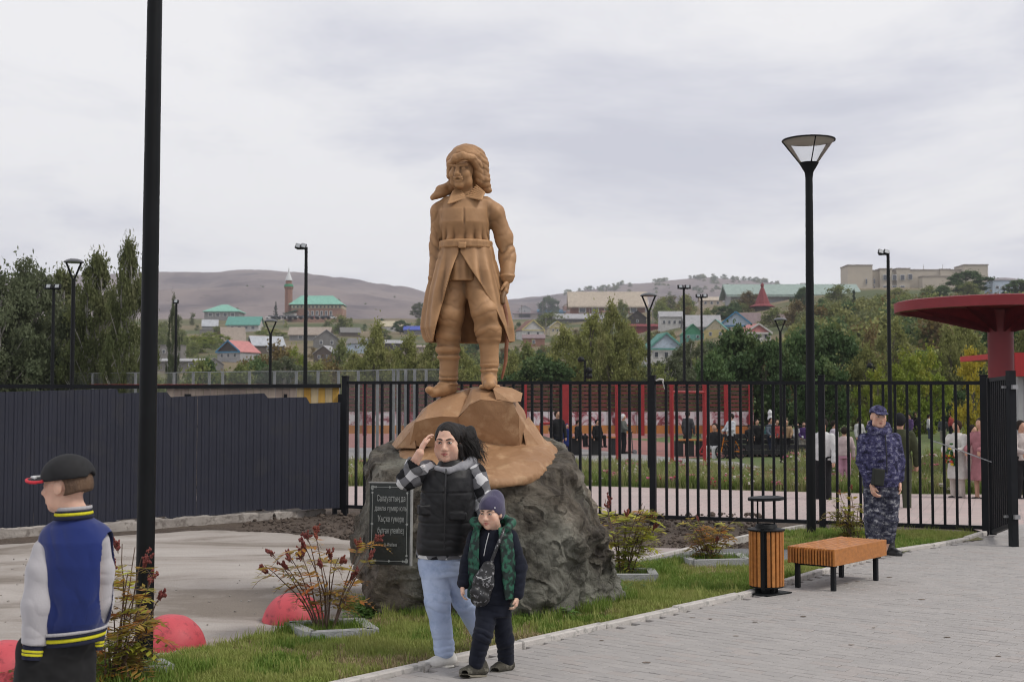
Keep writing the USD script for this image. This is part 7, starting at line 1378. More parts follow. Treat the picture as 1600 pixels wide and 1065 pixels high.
def house(label, px, py, wpx, wall, roof, wc, rc, ridge='x', dep=.8, yaw=0.0, gable=None, hip=False, win=2, ov=.35, d=None, chim=False, name='house', cat='house', wh=.5, trim=None, door=False):
    if d is None: g_, d = on_ground(px, py)
    else: g_ = at(px, py, d)
    base = at(px, py, d); s = d / F; w, hw, hr = wpx * s, wall * s, roof * s; dp = w * dep; Rz = rotz(yaw)
    zt = min(float(T(base[0], d)), base[2]) - base[2] - 2.0
    L = lambda x, y, z: base + Rz @ np.array([x, y + dp / 2, z])
    BOXES.append((px - wpx / 2, py - wall - roof, px + wpx / 2, py - wall * .25, d))
    t = thing(name, label, cat, base); v = [L(x, y, z) for z in (zt, hw) for x, y in ((-w / 2, -dp / 2), (w / 2, -dp / 2), (w / 2, dp / 2), (-w / 2, dp / 2))]
    obj('wall', (np.array(v), np.array([[0, 1, 5], [0, 5, 4], [1, 2, 6], [1, 6, 5], [2, 3, 7], [2, 7, 6], [3, 0, 4], [3, 4, 7], [4, 5, 6], [4, 6, 7]])), hm(wc, TINT[wc]), t)
    o = ov * w * .12; th = max(.12, .02 * w)
    if hip:
        rl = max(0.0, (w - dp) / 2) * .9; A = [L(*q) for q in ((-w / 2 - o, -dp / 2 - o, hw), (w / 2 + o, -dp / 2 - o, hw), (w / 2 + o, dp / 2 + o, hw), (-w / 2 - o, dp / 2 + o, hw), (-rl - .05, 0, hw + hr), (rl + .05, 0, hw + hr))]
        A += [q - [0, 0, th] for q in A[:4]]; fs = [[0, 1, 5], [0, 5, 4], [1, 2, 5], [2, 3, 4], [2, 4, 5], [3, 0, 4], [6, 7, 1], [6, 1, 0], [7, 8, 2], [7, 2, 1], [8, 9, 3], [8, 3, 2], [9, 6, 0], [9, 0, 3], [6, 8, 7], [6, 9, 8]]
        rf = obj('roof', (np.array(A), np.array(fs)), hm(rc, TINT[rc]), t)
    elif hr > 0:
        if ridge == 'x': e = lambda a, b_, z: L(a, b_, z); ww, dd = w, dp
        else: e = lambda a, b_, z: L(b_, a, z); ww, dd = dp, w
        m = MB()
        for sg in (-1, 1):
            q = [e(-ww / 2 - o, sg * (dd / 2 + o), hw - o * hr / (dd / 2) * 1.0), e(ww / 2 + o, sg * (dd / 2 + o), hw - o * hr / (dd / 2)), e(ww / 2 + o, 0, hw + hr), e(-ww / 2 - o, 0, hw + hr)]; q += [p + [0, 0, th] for p in q]
            m.add(np.array(q), np.array([[0, 1, 2], [0, 2, 3], [4, 6, 5], [4, 7, 6], [0, 4, 5], [0, 5, 1], [1, 5, 6], [1, 6, 2], [2, 6, 7], [2, 7, 3], [3, 7, 4], [3, 4, 0]]))
        rf = obj('roof', m, hm(rc, TINT[rc]), t, kind=None)
        for sg in (-1, 1): q = [e(sg * ww / 2 * .998, -dd / 2, hw - .01), e(sg * ww / 2 * .998, dd / 2, hw - .01), e(sg * ww / 2 * .998, 0, hw + hr)]; q += [p + (e(sg * ww / 2 * .96, 0, 0) - e(sg * ww / 2 * .998, 0, 0)) for p in q]; obj('gable', (np.array(q), np.array([[0, 1, 2], [3, 5, 4], [0, 2, 5], [0, 5, 3], [1, 4, 5], [1, 5, 2]])), hm(gable or wc, TINT[gable or wc]), t)
        if trim:
            q0, q1, q2 = (L(-w / 2 - o, -dp / 2 - o - .06, hw - .1), L(0, -dp / 2 - o - .06, hw + hr + .05), L(w / 2 + o, -dp / 2 - o - .06, hw - .1)); obj('barge_board', MB().bar(q0, q1, .1, .35), hm(trim, TINT[trim]), t); obj('barge_board', MB().bar(q1, q2, .1, .35), hm(trim, TINT[trim]), t); obj('eaves_board', MB().bar(L(-w / 2 - o, -dp / 2 - o - .05, hw - .15), L(w / 2 + o, -dp / 2 - o - .05, hw - .15), .1, .35), hm(trim, TINT[trim]), t)
    else: rf = obj('roof', MB().box(L(0, 0, hw + th / 2), [w + o, dp + o, th], yaw), hm(rc, TINT[rc]), t)
    for k in range(win):
        x = w * ((k + .5) / win - .5) * .86; ws = min(.13 * w, w / win * .5); hh = min(hw * wh, ws * 1.3); f = obj('window', MB().box(L(x, -dp / 2 - .03, hw * .55), [ws, .12, hh], yaw), framem, t); obj('pane', MB().box(L(x, -dp / 2 - .10, hw * .55), [ws * .76, .04, hh * .8], yaw), glassm, f)
    if chim: obj('chimney', MB().box(L(w * .2, 0, hw + hr * .8), [w * .06, w * .06, hr * .8], yaw), hm('brick', TINT['brick']), t)
    return t
H = house
H('open pavilion with low green hipped roof left of the mosque', 346, 498, 54, 12, 12, 'grey', 'mint', hip=True, win=4, d=610)
H('long white house with teal roof below the mosque', 379, 517, 50, 10, 13, 'white', 'teal', win=4)
H('small shed with pale tin roof beside the teal roofed house', 328, 516, 24, 7, 10, 'grey', 'metal', win=0, yaw=.2)
H('grey rubble outbuilding below the pale tin shed', 322, 524, 20, 9, 0, 'concrete', 'concrete', win=0)
H('house with wide tan roof and dark gable above the pink roofed house', 365, 538, 36, 7, 20, 'wood', 'tan', gable='dark', yaw=.35, win=1, dep=.7)
H('house with pink red roof and dark brown gable left of the park lamp', 357, 562, 46, 13, 17, 'ltgrey', 'pink', ridge='y', gable='dark', yaw=-.5, win=3, dep=1.0, trim='blue')
H('small shed with grey gable in front of the pink roofed house', 335, 577, 28, 8, 10, 'slate', 'grey', ridge='y', win=0, yaw=.3)
H('unfinished concrete block house beside the nearest lamp post', 264, 561, 38, 22, 0, 'concrete', 'concrete', win=2)
H('long low shed with flat pale roof behind the wire mesh fence', 283, 576, 76, 12, 3, 'concrete', 'ltgrey', hip=False, win=2, dep=.3)
H('barn with silvery roof and dark weathered gable left of the splayed lamp', 420, 553, 50, 14, 14, 'wood', 'metal', gable='dark', yaw=.45, win=1, dep=.7)
H('long barn with pale tan roof right below the mosque', 483, 532, 62, 10, 11, 'grey', 'tan', win=2, dep=.5)
H('grey brick gabled house with small attic window below the mosque', 510, 542, 38, 13, 14, 'slate', 'ltgrey', ridge='y', gable='slate', win=2, yaw=.2)
H('old dark log house with pale tin roof behind the bushes', 505, 564, 34, 12, 12, 'wood', 'ltgrey', ridge='y', gable='wood', win=2, yaw=-.3)
H('pale blue shed with flat roof left of the statue', 556, 548, 30, 12, 8, 'ltblue', 'slate', yaw=-.15, win=1)
H('dark shed roof above the pale blue shed', 548, 527, 30, 8, 8, 'wood', 'slate', yaw=.25, win=0)
H('house with cream white roof left of the statue coat', 613, 516, 38, 6, 9, 'white', 'cream', win=1, ov=.2)
H('shed with bright ultramarine roof just left of the statue', 648, 521, 34, 6, 6, 'slate', 'ultra', win=0)
H('dark open shed with pale lean-to roof left of the statue', 616, 548, 30, 12, 5, 'dark', 'ltgrey', win=1, yaw=.3)
H('long low pink brick wall house left of the statue', 646, 549, 34, 7, 3, 'tan', 'tan', win=0)
H('pale stone shed on the ridge right of the statue', 820, 490, 18, 8, 5, 'ltgrey', 'ltgrey', ridge='y', win=1)
H('long pink brick wall house on the ridge right of the statue', 826, 497, 46, 8, 3, 'tan', 'mauve', win=0, dep=.25)
H('house with steep dark brown roof and white gable right of the statue', 833, 528, 36, 13, 15, 'white', 'rust', ridge='y', gable='white', win=2, yaw=.35, trim='yellow')
H('brick shed with pale slate roof in front of the white gabled house', 834, 541, 34, 13, 6, 'brick', 'mauve', win=1)
H('small cream house with columns and yellow trim right of the statue', 871, 522, 24, 11, 9, 'cream', 'grey', ridge='y', gable='cream', win=3, yaw=.2, trim='yellow')
H('long blue roofed shed below the round tree on the ridge', 862, 491, 42, 4, 4, 'blue', 'blue', win=0)
H('brick gabled house left of the big beige roofed hall', 895, 489, 30, 11, 11, 'brick', 'beige', ridge='y', gable='beige', win=2)
H('big hall with broad beige roof on the ridge right of the statue', 950, 494, 116, 18, 20, 'rust', 'beige', win=5, dep=.35)
H('low annex with white wall at the right end of the beige roofed hall', 962, 497, 40, 9, 3, 'white', 'rust', win=2)
H('long low shed with grey roof below the beige roofed hall', 912, 502, 90, 5, 6, 'slate', 'ltgrey', win=0, dep=.25)
H('white flat building right of the beige roofed hall', 1000, 481, 26, 6, 7, 'slate', 'white', win=0)
H('dark brown wooden gable house in front of the beige roofed hall', 996, 508, 28, 12, 11, 'dark', 'dark', ridge='y', gable='dark', win=1)
H('long dark red sheet yard wall house near the middle park lamp', 1012, 516, 58, 7, 2, 'red', 'red', win=0, dep=.12)
H('white two storey house behind the floodlight masts', 1050, 514, 38, 20, 8, 'white', 'ltgrey', win=4, wh=.3, dep=.6, trim=None)
H('wide grey slate roofed house behind the floodlight masts', 1098, 516, 56, 7, 17, 'ltgrey', 'ltgrey', win=2, dep=.6)
H('dark house with green gable between the floodlight masts', 1083, 530, 34, 8, 16, 'teal', 'green', ridge='y', gable='green', win=2)
H('house with light blue gable and green roof right of the middle park lamp', 1041, 566, 56, 22, 24, 'white', 'teal', ridge='y', gable='ltblue', win=3, yaw=.18, trim='teal')
H('yellow house with pale green roof right of the floodlight masts', 1118, 529, 36, 14, 16, 'yellow', 'teal', ridge='y', gable='cream', win=2, yaw=-.3)
H('big house with blue trimmed white gable and mauve roof', 1150, 519, 50, 11, 21, 'cream', 'mauve', ridge='y', gable='ltblue', win=2, dep=1.1, yaw=-.25, trim='blue')
H('house with mauve ridge roof behind the blue trimmed gable', 1172, 514, 36, 8, 18, 'cream', 'mauve', win=1)
H('house with pink hipped roof edged in white', 1185, 533, 44, 14, 13, 'white', 'pink', ridge='y', gable='pink', win=3, yaw=.3, trim='white')
H('beige flat roofed building behind the shorter floodlight mast', 1112, 478, 34, 9, 6, 'beige', 'beige', win=3)
H('small mauve roofed shed right of the pink roofed house', 1227, 505, 18, 8, 6, 'slate', 'mauve', win=0)
H('long hall with pale mint roof on the ridge behind the tall lamp', 1240, 466, 196, 6, 15, 'ltgrey', 'mintgrey', win=6, dep=.3)
H('grey lilac block right of the beige school block', 1572, 462, 42, 24, 0, 'ltblue', 'grey', win=4, wh=.2)
# chapel with a steep red pyramid
g_, d = on_ground(1194, 487); s = d / F; bp_ = at(1194, 487, d); ct = thing('red_spire_house', 'small tower with steep red pyramid roof and wide eaves', 'tower', bp_); rr = 13 * s; BOXES.append((1178, 440, 1210, 485, d))
obj('wall', MB().box(bp_ + [0, rr, 3 * s], [rr * 1.5, rr * 1.5, 12 * s]), hm('wood', TINT['wood']), ct)
obj('roof', MB().lathe(bp_ + [0, rr, 0], [(rr * 1.55, 8.5 * s), (rr * 1.55, 9.5 * s), (rr * .95, 13 * s), (rr * .15, 40 * s), (rr * .12, 40.1 * s), (rr * .22, 41 * s), (rr * .2, 44 * s), (.001, 47 * s)], 8), hm('red', TINT['red']), ct)
# mosque
d = 600.0; s = d / F; mb0 = at(495, 497, d); mq = thing('mosque', 'brick mosque with green hipped roof and tall minaret on the hill at left', 'mosque', mb0); M_ = lambda px, py, y=0.0: at(px, py, d) + [0, y, 0]
BOXES.append((440, 412, 538, 497, d)); w, dp = 80 * s, 46 * s; cx_ = M_(495, 497)
obj('wall', MB().box(cx_ + [0, dp / 2, 4 * s], [w, dp, 28 * s]), hm('brick2', (.30, .18, .135)), mq); obj('upper_band', MB().box(cx_ + [0, dp / 2, 18 * s], [w + .1, dp + .1, 5 * s]), hm('cream', TINT['cream']), mq)
for k in range(13): f_ = obj('window', MB().box(cx_ + [(-36 + k * 6) * s, -.12, 18 * s], [2.6 * s, .2, 3.4 * s]), glassm, mq)
for k in range(6): f_ = obj('window', MB().box(cx_ + [(-14 + k * 7.2) * s, -.12, 8 * s], [4.4 * s, .2, 7.5 * s]), framem, mq); obj('pane', MB().box(cx_ + [(-14 + k * 7.2) * s, -.26, 8 * s], [2.8 * s, .1, 6.2 * s]), glassm, f_)
A = [cx_ + np.array(q) * s for q in ((-44, -4, 21.5), (42, -4, 21.5), (42, 50, 21.5), (-44, 50, 21.5), (-28, 20, 37), (22, 20, 37))]; obj('roof', (np.array(A), np.array([[0, 1, 5], [0, 5, 4], [1, 2, 5], [2, 3, 4], [2, 4, 5], [3, 0, 4], [0, 2, 1], [0, 3, 2]])), hm('mint', TINT['mint']), mq)
obj('porch', MB().box(M_(455, 497, -2) + [0, 0, 3 * s], [18 * s, 8 * s, 9 * s]), hm('white', TINT['white']), mq); A = [M_(445, 491, -6), M_(466, 485, -6), M_(466, 485, 2), M_(445, 491, 2)]; obj('porch_roof', (np.array(A), np.array([[0, 1, 2], [0, 2, 3], [0, 2, 1], [0, 3, 2]])[:2]), hm('mint', TINT['mint']), mq)
mc = M_(449, 497, 3); obj('minaret', MB().lathe(mc, [(6.2 * s, -4 * s), (6.0 * s, 46 * s), (7.2 * s, 48 * s), (7.2 * s, 50 * s)], 8), hm('brick', (.27, .15, .11)), mq); obj('balcony', MB().lathe(mc, [(7.3 * s, 50 * s), (7.6 * s, 50.5 * s), (6.4 * s, 54 * s), (4.8 * s, 54.5 * s)], 16), hm('green', TINT['green']), mq); obj('lantern', MB().lathe(mc, [(4.8 * s, 54 * s), (4.8 * s, 60 * s)], 8), hm('brick', (.27, .15, .11)), mq)
obj('spire', MB().lathe(mc, [(5.8 * s, 60 * s), (5.6 * s, 61 * s), (1.6 * s, 72 * s), (.5 * s, 80 * s), (.001, 82 * s)], 12), mat('white_spire', (.55, .56, .57), None, 2, .35), mq)
cols = [WHT, (.02, .02, .025), (.5, .5, .52), WHT, (.06, .06, .07), (.6, .6, .6), (.2, .21, .23), (.05, .05, .06), (.4, .1, .08), WHT, (.03, .035, .05), (.5, .52, .54)]
names_ = ['white', 'black', 'silver', 'white', 'dark grey', 'white', 'grey', 'black', 'red', 'white', 'dark blue', 'pale silver']
for i, (c, nm) in enumerate(zip(cols, names_)):
    px = 423 + i * 8.6; d2 = d - 16; p = at(px, 499, d2); p[2] = float(T(p[0], d2)); z0 = at(px, 498.5, d2)[2] ; p[2] = max(p[2], z0) if True else p[2]
    t = thing('parked_car', f'far {nm} car, number {["one","two","three","four","five","six","seven","eight","nine","ten","eleven","twelve"][i]} from the left in the row below the mosque', 'car', p, 'cars parked below the mosque'); cr = mat('car_paint_' + nm.replace(' ', '_'), c, None, 3, .25, spec=.6, coat=.5); k = 1.15
    prof = np.array([[-2.1, .35], [-2.15, .8], [-1.9, .95], [-1.2, 1.0], [-.7, 1.45], [.7, 1.45], [1.3, .98], [2.0, .85], [2.1, .4]]) * k
    v = np.vstack([np.column_stack([prof[:, 0], np.full(9, -.85 * k), prof[:, 1]]), np.column_stack([prof[:, 0], np.full(9, .85 * k), prof[:, 1]])]); mbb = MB().hull(v[[0, 1, 2, 3, 6, 7, 8, 9, 10, 11, 12, 15, 16, 17]] + p); obj('body', mbb, cr, t); obj('cabin', MB().hull(np.vstack([v[[3, 4, 5, 6, 12, 13, 14, 15]]]) * [1, .92, 1] + p), glassm, t)
    for wx in (-1.3, 1.3): obj('wheel', MB().tube([p + [wx * k, -.9 * k, .32], p + [wx * k, .9 * k, .32]], .33 * k, 10), fm(BLK), t)
    p[2] = p[2]
# school block
sd_ = 640.0; s = sd_ / F; sc_ = thing('school_block', 'large beige flat roofed block on the hill at right', 'building', at(1430, 470, sd_)); bge = mat('beige_render', (.40, .355, .29), (.36, .32, .265), .12, .9, .2, 1.5); bgd = mat('roof_edge', (.26, .23, .2), None, .3, .9); BOXES.append((1322, 412, 1542, 458, sd_))
S_ = lambda px, py, y=0.0: at(px, py, sd_) + [0, y, 0]
def blk_(x0, x1, ytop, yoff, dp, nm='wall'):
    a, b_ = S_(x0, 480), S_(x1, ytop); p_ = obj(nm, MB().box([(a[0] + b_[0]) / 2, sd_ + yoff + dp / 2, (a[2] + b_[2]) / 2 - 6], [b_[0] - a[0], dp, b_[2] - a[2] + 12]), bge, sc_); obj('parapet', MB().box([(a[0] + b_[0]) / 2, sd_ + yoff + dp / 2, b_[2] + .2], [b_[0] - a[0] + .5, dp + .5, .5]), bgd, p_)
blk_(1322, 1359.5, 416, -4, 14); blk_(1361, 1374, 423, 0, 12); blk_(1374, 1392, 421, -2, 12); blk_(1392, 1400, 424, 0, 12); blk_(1400, 1420, 420.5, -2, 12); blk_(1420, 1469, 422, 0, 12); blk_(1469, 1483, 421.5, -1, 12); blk_(1483, 1503, 422, 0, 12); blk_(1503, 1539, 415.5, -4, 14); blk_(1434, 1484, 434.5, -8, 6)
for px, py in ((1381, 434), (1395.5, 434), (1408, 434), (1420, 433), (1381, 451), (1395.5, 451), (1408, 451), (1350, 441), (1364, 440), (1364, 452)):
    wv = 7 if px not in (1350, 1364) else 2.5; f_ = obj('window', MB().box(S_(px, py, -2.2 if px not in (1350,) else -4.2) , [wv * s, .5, 9 * s]), framem, sc_); obj('pane', MB().box(S_(px, py, -2.55 if px not in (1350,) else -4.55), [wv * s * .8, .3, 7.6 * s]), glassm, f_)
for px in (1448, 1478): obj('roof_mast', MB().tube([S_(px, 422, 5), S_(px, 412, 5)], .12, 5), bgd, sc_)
for px, py, hh, pl_ in ((443, 508, 20, 'just below the mosque minaret'), (848, 500, 30, 'beside the blue roofed shed on the ridge'), (853, 520, 24, 'between the white gabled house and the cream house'), (872, 521, 12, 'before the small cream house'), (921, 508, 25, 'before the big beige roofed hall'), (539, 522, 25, 'beside the pale blue shed'), (815, 500, 24, 'beside the stone shed on the ridge'), (1020, 507, 22, 'above the dark red yard wall'), (1026, 490, 18, 'highest behind the middle park lamp')):
    g_, d = on_ground(px, py); s = d / F; t = thing('utility_pole', f'thin grey utility pole {pl_}', 'utility pole', g_, 'utility poles among the hillside houses'); obj('pole', MB().tube([g_, g_ + [0, 0, hh * s]], .16, 6), hm('concrete', TINT['concrete']), t); obj('crossarm', MB().bar(g_ + [-.8, 0, hh * s * .94], g_ + [.8, 0, hh * s * .94], .12, .12), hm('wood', TINT['wood']), t)
# ------------------------------------------------------------------ trees
def leafy(name, a, b, third=None, sc=.55, tr=.3): return mat(name, a, b, sc, .6, spec=.25, backlit=tr, third=third, tscale=2.2, rnd=.14, lo=.38, hi=.62)
birch = mat('pale_bark', (.30, .285, .26), (.16, .145, .13), 3, .85, .3, 20); bark = mat('brown_bark', (.075, .06, .048), (.12, .10, .085), 4, .9, .4, 20)
def quads(c, rg, size, asp=.6, droop=0.0):
    n = len(c); a = rg.normal(size=(n, 3)); a[:, 2] -= droop; a /= np.linalg.norm(a, axis=1, keepdims=True); b = rg.normal(size=(n, 3)); b = np.cross(a, b); b /= np.linalg.norm(b, axis=1, keepdims=True)
    s = size * rg.uniform(.6, 1.3, (n, 1)); a, b = a * s, b * s * asp
    v = np.stack([c - a, c - b, c + a, c + b], 1).reshape(-1, 3); k = np.arange(n) * 4
    return v, np.vstack([np.stack([k, k + 1, k + 2], 1), np.stack([k, k + 2, k + 3], 1)])
def tree_source(name, seed, prof, nclump, nleaf, leaf, cr, barkm, leafm, stems=1, z0=.15, asp=.6, droop=0.0, flat=.75):
    # a tree one metre high and wide; prof(z) -> radius at height z
    rg = np.random.default_rng(seed); cl = []
    while len(cl) < nclump:
        z = rg.uniform(z0, .98); r = prof(z)
        if rg.random() > (r / .5 + .08): continue
        a = rg.uniform(0, 6.283); lob = 1 + .22 * math.sin(3 * a + seed) + .18 * math.sin(5 * a + 9 * z); q = r * lob * rg.random() ** .45
        cl.append([q * math.cos(a), q * math.sin(a), z])
    cl = np.array(cl); w = rg.uniform(.5, 1.5, nclump); idx = rg.choice(nclump, nleaf, p=w / w.sum())
    c = cl[idx] + rg.normal(size=(nleaf, 3)) * cr * [1, 1, flat] * rg.uniform(.4, 1.0, (nleaf, 1))
    node = class_prim(name); tr = MB()
    for s in range(stems):
        a0 = rg.uniform(0, 6.28); top = np.array([.10 * math.cos(a0) * (stems > 1), .10 * math.sin(a0) * (stems > 1), .86]); t = np.linspace(0, 1, 7)[:, None]
        path = np.array([.02 * math.cos(a0), .02 * math.sin(a0), -.03]) * (1 - t) + top * t + np.cumsum(rg.normal(0, .008, (7, 3)), 0) * t; tr.tube(path, np.linspace(.022, .004, 7), 6)
        for q in cl[rg.choice(nclump, min(nclump, 16 if stems > 1 else 26), replace=False)]:
            zb_ = max(.08, q[2] - .10 - .5 * np.hypot(q[0], q[1])); k = np.clip(zb_ / .86, 0, .98); p0 = path[int(k * 6)] * (1 - (k * 6) % 1) + path[min(6, int(k * 6) + 1)] * ((k * 6) % 1); m = (p0 + q) / 2 + [0, 0, .02]
            tr.tube([p0, m, q], [.008 * (1 - k * .6), .005, .0018], 4)
    obj('trunk', tr, barkm, node, smooth=True); obj('crown', quads(c, rg, leaf, asp, droop), leafm, node, kind='stuff')
    return node.path
ov = lambda lo, pk, R: (lambda z: R * (math.sin(math.pi * min(1, max(0, (z - lo) / (1 - lo))) ** pk) ** .75 if lo < z < 1 else 0.0))
TS = {
 'willow': tree_source('willow_source', 1, ov(.12, .8, .46), 120, 24000, .0150, .045, birch, leafy('leaf_grey_green', (.075, .095, .048), (.13, .145, .078), (.19, .20, .13)), stems=4, z0=.22, asp=.45),
 'birch': tree_source('birch_source', 2, ov(.10, .75, .40), 110, 24000, .0145, .045, birch, leafy('leaf_dull_green', (.085, .105, .038), (.15, .16, .062), (.19, .19, .10)), stems=3, z0=.2, asp=.5, droop=.5),
 'aspen': tree_source('aspen_source', 3, ov(.03, .85, .44), 100, 13000, .0185, .055, bark, leafy('leaf_yellow_green', (.155, .175, .048), (.245, .245, .08), (.28, .26, .11)), stems=2, z0=.06),
 'round': tree_source('dark_tree_source', 4, ov(.05, .95, .50), 76, 11000, .023, .062, bark, leafy('leaf_dark_green', (.040, .078, .026), (.085, .138, .045), (.125, .165, .058)), z0=.08, asp=.75),
 'lime': tree_source('bright_tree_source', 5, ov(.06, .9, .48), 64, 8000, .020, .055, bark, leafy('leaf_bright', (.15, .21, .022), (.25, .28, .035), (.33, .30, .045)), z0=.1),
 'yellow': tree_source('yellow_tree_source', 6, ov(.08, .9, .46), 52, 6500, .020, .055, bark, leafy('leaf_yellow', (.34, .29, .03), (.50, .38, .04), (.26, .27, .04)), z0=.12),
 'spruce': tree_source('spruce_source', 7, lambda z: .30 * (1 - z) ** .9 * (1 + .25 * math.sin(z * 46)) if z > .04 else .0, 150, 9000, .017, .028, bark, leafy('needle_green', (.014, .03, .016), (.034, .055, .03), None), z0=.04, asp=.35, droop=.6, flat=.4),
 'bush': tree_source('bush_source', 8, ov(-.25, .9, .52), 44, 4200, .032, .10, bark, leafy('leaf_olive', (.10, .135, .035), (.185, .20, .06), (.22, .21, .08)), z0=.02, stems=3),
 'autumn': tree_source('autumn_bush_source', 9, ov(-.2, .9, .52), 44, 4200, .032, .10, bark, leafy('leaf_autumn', (.11, .085, .03), (.17, .115, .04), (.2, .16, .05)), z0=.02, stems=3),
}
tr_rg = np.random.default_rng(77)
FAT = {'willow': 1.85, 'birch': 1.8, 'aspen': 1.4, 'round': 1.3, 'lime': 1.3, 'yellow': 1.25, 'bush': 1.25, 'autumn': 1.2, 'spruce': 1.1}
KN = {'willow': ('silvery_tree', 'tree'), 'birch': ('birch_tree', 'tree'), 'aspen': ('yellow_green_tree', 'tree'), 'round': ('dark_green_tree', 'tree'), 'lime': ('bright_green_tree', 'tree'), 'yellow': ('yellow_tree', 'tree'), 'spruce': ('spruce_tree', 'tree'), 'bush': ('olive_bush', 'bush'), 'autumn': ('autumn_bush', 'bush')}
TREEBOX = []
def tree(label, px, top, w, kind, d=None, base=None, grp='trees below the hillside houses'):
    if d is None: g_, d = on_ground(px, base)
    p = at(px, top, d); z = min(float(T(p[0], d)), p[2] - 1.0) - .25; h = p[2] - z; W_ = w * d / F * FAT[kind]
    TREEBOX.append((px - w / 2, top, px + w / 2, d))
    copy_of(TS[kind], KN[kind][0], [p[0], d, z], tr_rg.uniform(0, 6.28), (W_, W_, h), label, KN[kind][1], grp)
for a in [
 ('leftmost silvery tree with pale stems, cut by the left edge', -6, 415, 110, 'willow', 56), ('silvery tree with white stems left of the splayed park lamp at far left', 42, 400, 92, 'willow', 58), ('darker willow filling the gap behind the splayed park lamp at far left', 98, 424, 80, 'birch', 64),
 ('tall birch with white stems just right of the splayed park lamp at far left', 150, 400, 74, 'birch', 57), ('tallest birch of the left group, right behind the nearest lamp post', 200, 377, 52, 'birch', 55), ('low grey green tree at the foot of the left group', 70, 500, 90, 'willow', 66), ('low birch behind the mesh fence left of the nearest lamp post', 170, 490, 80, 'birch', 62), ('olive bush behind the mesh fence at far left', 15, 545, 90, 'bush', 70),
 ('thin small tree behind the slim mast right of the nearest lamp post', 272, 457, 13, 'willow', 96), ('round olive bush behind the mesh fence below the pink roofed house', 310, 566, 60, 'bush', 120), ('small dark bush right of the long low shed', 326, 560, 34, 'round', 125), ('olive bush below the pink roofed house', 372, 572, 62, 'bush', 128), ('dark bush just left of the splayed lamp below the mosque', 404, 562, 52, 'round', 132), ('rust tinged bush behind the splayed lamp below the mosque', 428, 540, 62, 'autumn', 160), ('grey green tree right of the splayed lamp below the mosque', 446, 556, 58, 'willow', 118), ('yellowish bush left of the floodlight mast below the mosque', 462, 540, 40, 'lime', 170), ('olive bush at the foot of the floodlight mast', 492, 568, 58, 'aspen', 118), ('rust bush right of the floodlight mast', 516, 564, 56, 'autumn', 124), ('small round tree below the pale blue shed', 534, 534, 34, 'bush', 190), ('olive tree between the pale blue shed and the mesh fence', 556, 552, 52, 'aspen', 112),
 ('tall soft yellow green tree left of the statue legs', 590, 506, 58, 'aspen', 108), ('dark small tree beside the dark open shed', 622, 552, 26, 'round', 115), ('yellow green tree behind the statue coat hem at left', 640, 524, 60, 'aspen', 104), ('yellow green tree directly behind the statue legs', 678, 530, 60, 'aspen', 102), ('olive tree seen between the statue legs', 722, 545, 56, 'aspen', 104), ('olive tree just right of the sabre', 800, 552, 50, 'aspen', 106), ('dark dense bush right of the statue', 846, 556, 84, 'round', 92), ('olive bush above the dark dense bush', 822, 540, 50, 'bush', 130),
 ('yellow green tree right of the dark dense bush', 884, 512, 68, 'aspen', 100), ('tall yellow green tree left of the tallest one before the beige roofed hall', 926, 490, 66, 'aspen', 97), ('tallest yellow green tree, before the beige roofed hall', 958, 474, 60, 'aspen', 94), ('broad yellow green tree left of the middle park lamp', 986, 508, 56, 'aspen', 98), ('grey green tree right of the middle park lamp', 1046, 556, 58, 'willow', 92), ('grey green tree behind the floodlight masts', 1080, 530, 56, 'willow', 96), ('low olive bush right of the middle park lamp', 1030, 575, 44, 'bush', 86),
 ('big dark green tree right of the shorter floodlight mast', 1146, 512, 96, 'round', 76), ('low dark green tree under the big one by the floodlight masts', 1118, 552, 70, 'round', 72), ('dark green tree left of the splayed lamp before the dark trees', 1198, 532, 74, 'round', 74), ('dark green tree right of the splayed lamp before the dark trees', 1246, 520, 72, 'round', 78), ('dark green tree just right of the tall lamp', 1302, 512, 84, 'round', 77), ('low dark tree at the railing right of the tall lamp', 1282, 560, 70, 'round', 68), ('olive tree before the spruce', 1352, 540, 60, 'aspen', 74), ('bright yellow green tree left of the right floodlight mast', 1372, 572, 52, 'lime', 62), ('bright green tree right behind the right floodlight mast', 1412, 548, 74, 'lime', 64), ('pale bright tree beside the canopy left edge', 1448, 540, 58, 'lime', 68), ('thin olive tree under the canopy edge', 1478, 512, 56, 'aspen', 80), ('bright green tree below the canopy', 1506, 500, 64, 'aspen', 82), ('yellow tree left of the canopy column', 1520, 544, 60, 'yellow', 58), ('dark tree behind the canopy column', 1570, 500, 90, 'round', 90), ('dark green tree under the crowd left of the canopy', 1440, 585, 80, 'round', 75), ('green tree at the right edge behind the kiosk', 1610, 495, 70, 'aspen', 85),
 ('autumn tree left of the right floodlight mast', 1366, 510, 40, 'autumn', 130), ('olive tree behind the right floodlight mast', 1396, 500, 60, 'aspen', 110)]: tree(*a[:5], d=a[5])
